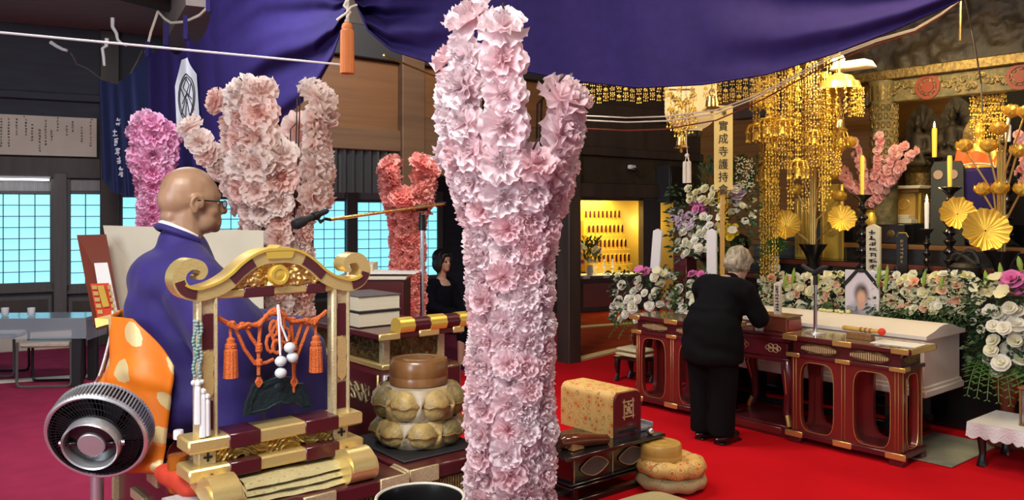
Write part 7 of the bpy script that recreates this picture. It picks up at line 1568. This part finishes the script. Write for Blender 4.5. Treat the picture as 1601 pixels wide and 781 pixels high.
# low stool with cream cushions on the left
st_ = thing('low_stool', 'low black stool with carved legs before the white chrysanthemum stand', 'stool', G(1003, 600)+UP*.008, ANG)
pbox('seat_board', 'black_lacquer', (.02, .10, .235), (.26, .36, .025), st_)
for x in (-.08, .12):
    for y in (-.04, .24): m = MB(); m.tube([(x, y, .225), (x-.012, y, .15), (x+.004, y, .07), (x-.02, y, 0)], [.03, .03, .018, .026], 8); m.build('leg', K['black_lacquer'], st_)
for j, lab in enumerate(('lower cream brocade cushion on the low black stool', 'upper cream brocade cushion on the low black stool')): m = MB(); soft_box(m, (0, 0, .024), (.27-.02*j, .36-.02*j, .046), 0, j+2, .004, 28, 10, 6); tag(m.build('brocade_cushion', K['brocade_cream'], None, st_.location+A*.02+B*.10+UP*(.248+.048*j), RZ, smooth=180), lab, 'cushion')

# ================================================================ THE TWO WOMEN
def hand(m, w_, d, up, s, sc_=1.0):                  # palm, four curled fingers, thumb
    d = V(d).normalized(); up = V(up).normalized(); sd = d.cross(up).normalized()*s; w_ = V(w_)
    capsule(m, w_, w_+d*.075*sc_, .026*sc_, .030*sc_, 10)
    for q, L_ in enumerate((.060, .070, .066, .052)):
        b = w_+d*.085*sc_+sd*(.027-.018*q)*sc_; k1 = b+(d*.8-up*.25)*L_*.5*sc_; k2 = k1+(d*.5-up*.7)*L_*.5*sc_; capsule(m, b, k1, .0095*sc_, .009*sc_, 8); capsule(m, k1, k2, .009*sc_, .0075*sc_, 8)
    b = w_+d*.03*sc_+sd*.026*sc_; capsule(m, b, b+(d*.7+sd*.5-up*.2)*.045*sc_, .011*sc_, .009*sc_, 8)
bw_ = thing('person', 'grey haired woman in black jacket and trousers bowing before the incense table', 'person', G(1116, 690)+UP*.008, ANG)
m = MB(); hc_ = V((.305, 0, 1.285)); fd_ = V((.80, 0, -.60)); up_ = V((.60, 0, .80)); HM = Matrix((fd_, V((0, 1, 0)), up_)).transposed().to_4x4(); HM.translation = hc_
def hb_(c, r): m.T = HM; m.ball(c, r, 16, 10); m.T = Matrix()
hb_((-.005, 0, .03), (.098, .078, .088)); hb_((.045, 0, -.045), (.055, .055, .068)); hb_((.065, 0, -.085), (.032, .035, .025)); hb_((.103, 0, -.02), (.014, .013, .018)); hb_((.09, 0, .018), (.02, .04, .012)); hb_((.088, 0, -.065), (.01, .02, .008))
for q in (-1, 1): hb_((.005, q*.077, -.015), (.018, .010, .03)); hb_((.05, q*.035, -.03), (.03, .024, .03))
capsule(m, (.18, 0, 1.12), (.27, 0, 1.22), .058, .055); capsule(m, (.0, 0, .85), (.14, 0, 1.10), .13, .12); capsule(m, (.13, -.13, 1.13), (.13, .13, 1.13), .06, .06)
for q in (-1, 1):
    capsule(m, (.14, q*.17, 1.12), (.24, q*.22, .92), .05, .042); capsule(m, (.24, q*.22, .92), (.44, q*.08, .90), .042, .030); hand(m, (.45, q*.075, .90), (1, -q*.25, .05), (0, 0, 1), -q)
    capsule(m, (-.02, q*.09, .82), (0, q*.09, .46), .085, .06); capsule(m, (0, q*.09, .46), (-.02, q*.085, .09), .058, .042); capsule(m, (-.03, q*.085, .045), (.13, q*.09, .03), .035, .03)
me = smoothed(m, .010, 3, 'body'); me.materials.append(K['skin_pale']); link('body', me, bw_)
m = MB(); capsule(m, (-.03, 0, .80), (.10, 0, 1.04), .19, .175); capsule(m, (.10, -.13, 1.11), (.10, .13, 1.11), .105, .105); capsule(m, (.08, 0, 1.08), (.20, 0, 1.155), .12, .085); m.lathe([(.20, .585), (.215, .60), (.215, .72), (.205, .88), (.15, 1.0)], (-.02, 0, 0), 24, .92, 1.08)
for q in (-1, 1): capsule(m, (.12, q*.19, 1.10), (.22, q*.245, .91), .085, .075); capsule(m, (.22, q*.245, .91), (.40, q*.11, .895), .075, .060)
me = smoothed(m, .014, 5, 'jacket')
for v in me.vertices: p = v.co; v.co = p+v.normal*(.006*math.sin(34*(p.z*.8+p.x*.5)+5*noise.noise(p*5))+.006*noise.noise(p*12))
me.materials.append(K['black_suit']); link('jacket', me, bw_)
m = MB()
for q in (-1, 1): capsule(m, (-.03, q*.095, .80), (-.01, q*.095, .45), .125, .105); m.tube([(-.01, q*.095, .50), (-.015, q*.09, .25), (-.02, q*.088, .06)], [.105, .092, .090], 18)
capsule(m, (-.03, -.06, .80), (-.03, .06, .80), .15, .15); me = smoothed(m, .013, 4, 'trousers'); me.materials.append(K['black_suit']); link('trousers', me, bw_)
for q in (-1, 1): m = MB(); m.ball((.045, q*.088, .042), (.140, .054, .050), 16, 10); m.box((.05, q*.088, .008), (.24, .085, .016), .006); m.build('shoe', K['black_lacquer'], bw_)
m = MB(); hb_((-.025, 0, .045), (.108, .094, .092)); hb_((-.05, 0, -.02), (.075, .088, .075)); hb_((.06, 0, .085), (.045, .066, .035))
for q in (-1, 1): hb_((-.01, q*.058, .0), (.06, .034, .06))
me = smoothed(m, .010, 3, 'hair')
for v in me.vertices: p = v.co; v.co = p+v.normal*(.010*noise.noise(p*28)+.005*noise.noise(p*60))
me.materials.append(K['grey_hair']); link('hair', me, bw_)
# seated woman
sw_o = P(690, 330, 9.25); sw_o.z = 0
ch = thing('side_chair', 'dark chair under the seated woman in black', 'chair', sw_o, math.radians(-38))
pbox('seat', 'black_matte', (.02, 0, .43), (.42, .42, .04), ch); pbox('backrest', 'black_matte', (-.22, 0, .66), (.03, .40, .40), ch)
for x in (-.18, .20):
    for y in (-.19, .19): pbox('leg', 'chrome', (x, y, .205), (.022, .022, .41), ch)
sw = thing('person', 'dark haired woman in black suit seated with folded hands by the wall', 'person', sw_o, math.radians(-38))
m = MB(); hz_ = 1.145
def e2(c, r): m.ball((c[0]+.02, c[1], c[2]+hz_), r, 16, 10)
e2((0, 0, .03), (.092, .075, .088)); e2((.04, 0, -.045), (.052, .053, .068)); e2((.06, 0, -.09), (.03, .033, .024)); e2((.095, 0, -.02), (.013, .012, .018)); e2((.083, 0, -.062), (.008, .02, .006))
for q in (-1, 1): e2((.05, q*.035, -.03), (.028, .023, .026))
capsule(m, (0, 0, .92), (.015, 0, 1.08), .05, .05); capsule(m, (-.06, 0, .50), (-.01, 0, .85), .13, .12); capsule(m, (-.01, -.13, .90), (-.01, .13, .90), .055, .055)
for q in (-1, 1):
    capsule(m, (-.01, q*.17, .88), (.06, q*.20, .66), .045, .04); capsule(m, (.06, q*.20, .66), (.27, q*.05, .575), .04, .028); hand(m, (.28, q*.045, .572), (1, -q*.7, -.1), (0, 0, 1), -q)
    capsule(m, (-.04, q*.09, .50), (.38, q*.08, .49), .085, .06); capsule(m, (.38, q*.08, .48), (.36, q*.08, .08), .052, .035); capsule(m, (.36, q*.08, .045), (.47, q*.085, .03), .032, .026)
me = smoothed(m, .010, 3, 'body'); me.materials.append(K['skin_pale']); link('body', me, sw)
m = MB(); capsule(m, (-.06, 0, .53), (-.02, 0, .80), .165, .15); capsule(m, (-.02, -.13, .875), (-.02, .13, .875), .085, .085)
for q in (-1, 1): capsule(m, (-.01, q*.185, .86), (.06, q*.215, .66), .065, .06); capsule(m, (.06, q*.215, .66), (.24, q*.075, .585), .058, .045)
me = smoothed(m, .013, 4, 'jacket'); me.materials.append(K['navy_suit']); link('jacket', me, sw)
m = MB(); capsule(m, (-.05, 0, .50), (.36, 0, .485), .17, .125); capsule(m, (-.05, -.09, .5), (.38, -.07, .485), .10, .08); capsule(m, (-.05, .09, .5), (.38, .07, .485), .10, .08); capsule(m, (.37, -.06, .47), (.37, -.06, .33), .07, .07); capsule(m, (.37, .06, .47), (.37, .06, .33), .07, .07)
me = smoothed(m, .014, 4, 'skirt'); me.materials.append(K['navy_suit']); link('skirt', me, sw)
for q in (-1, 1): m = MB(); m.ball((.43, q*.083, .033), (.105, .04, .033), 14, 8); m.build('shoe', K['black_lacquer'], sw)
m = MB(); e2((-.025, 0, .045), (.108, .098, .098)); e2((-.05, 0, -.03), (.075, .095, .095)); e2((.055, 0, .075), (.05, .07, .03))
for q in (-1, 1): e2((-.0, q*.075, -.035), (.055, .030, .095)); e2((.05, q*.062, .03), (.03, .02, .05))
me = smoothed(m, .010, 3, 'hair'); me.materials.append(K['black_hair']); link('hair', me, sw)
m = MB()
for q in (-1, 1): e2((.079, q*.032, -.002), (.010, .014, .007))
m.build('eye', K['ink'], sw)
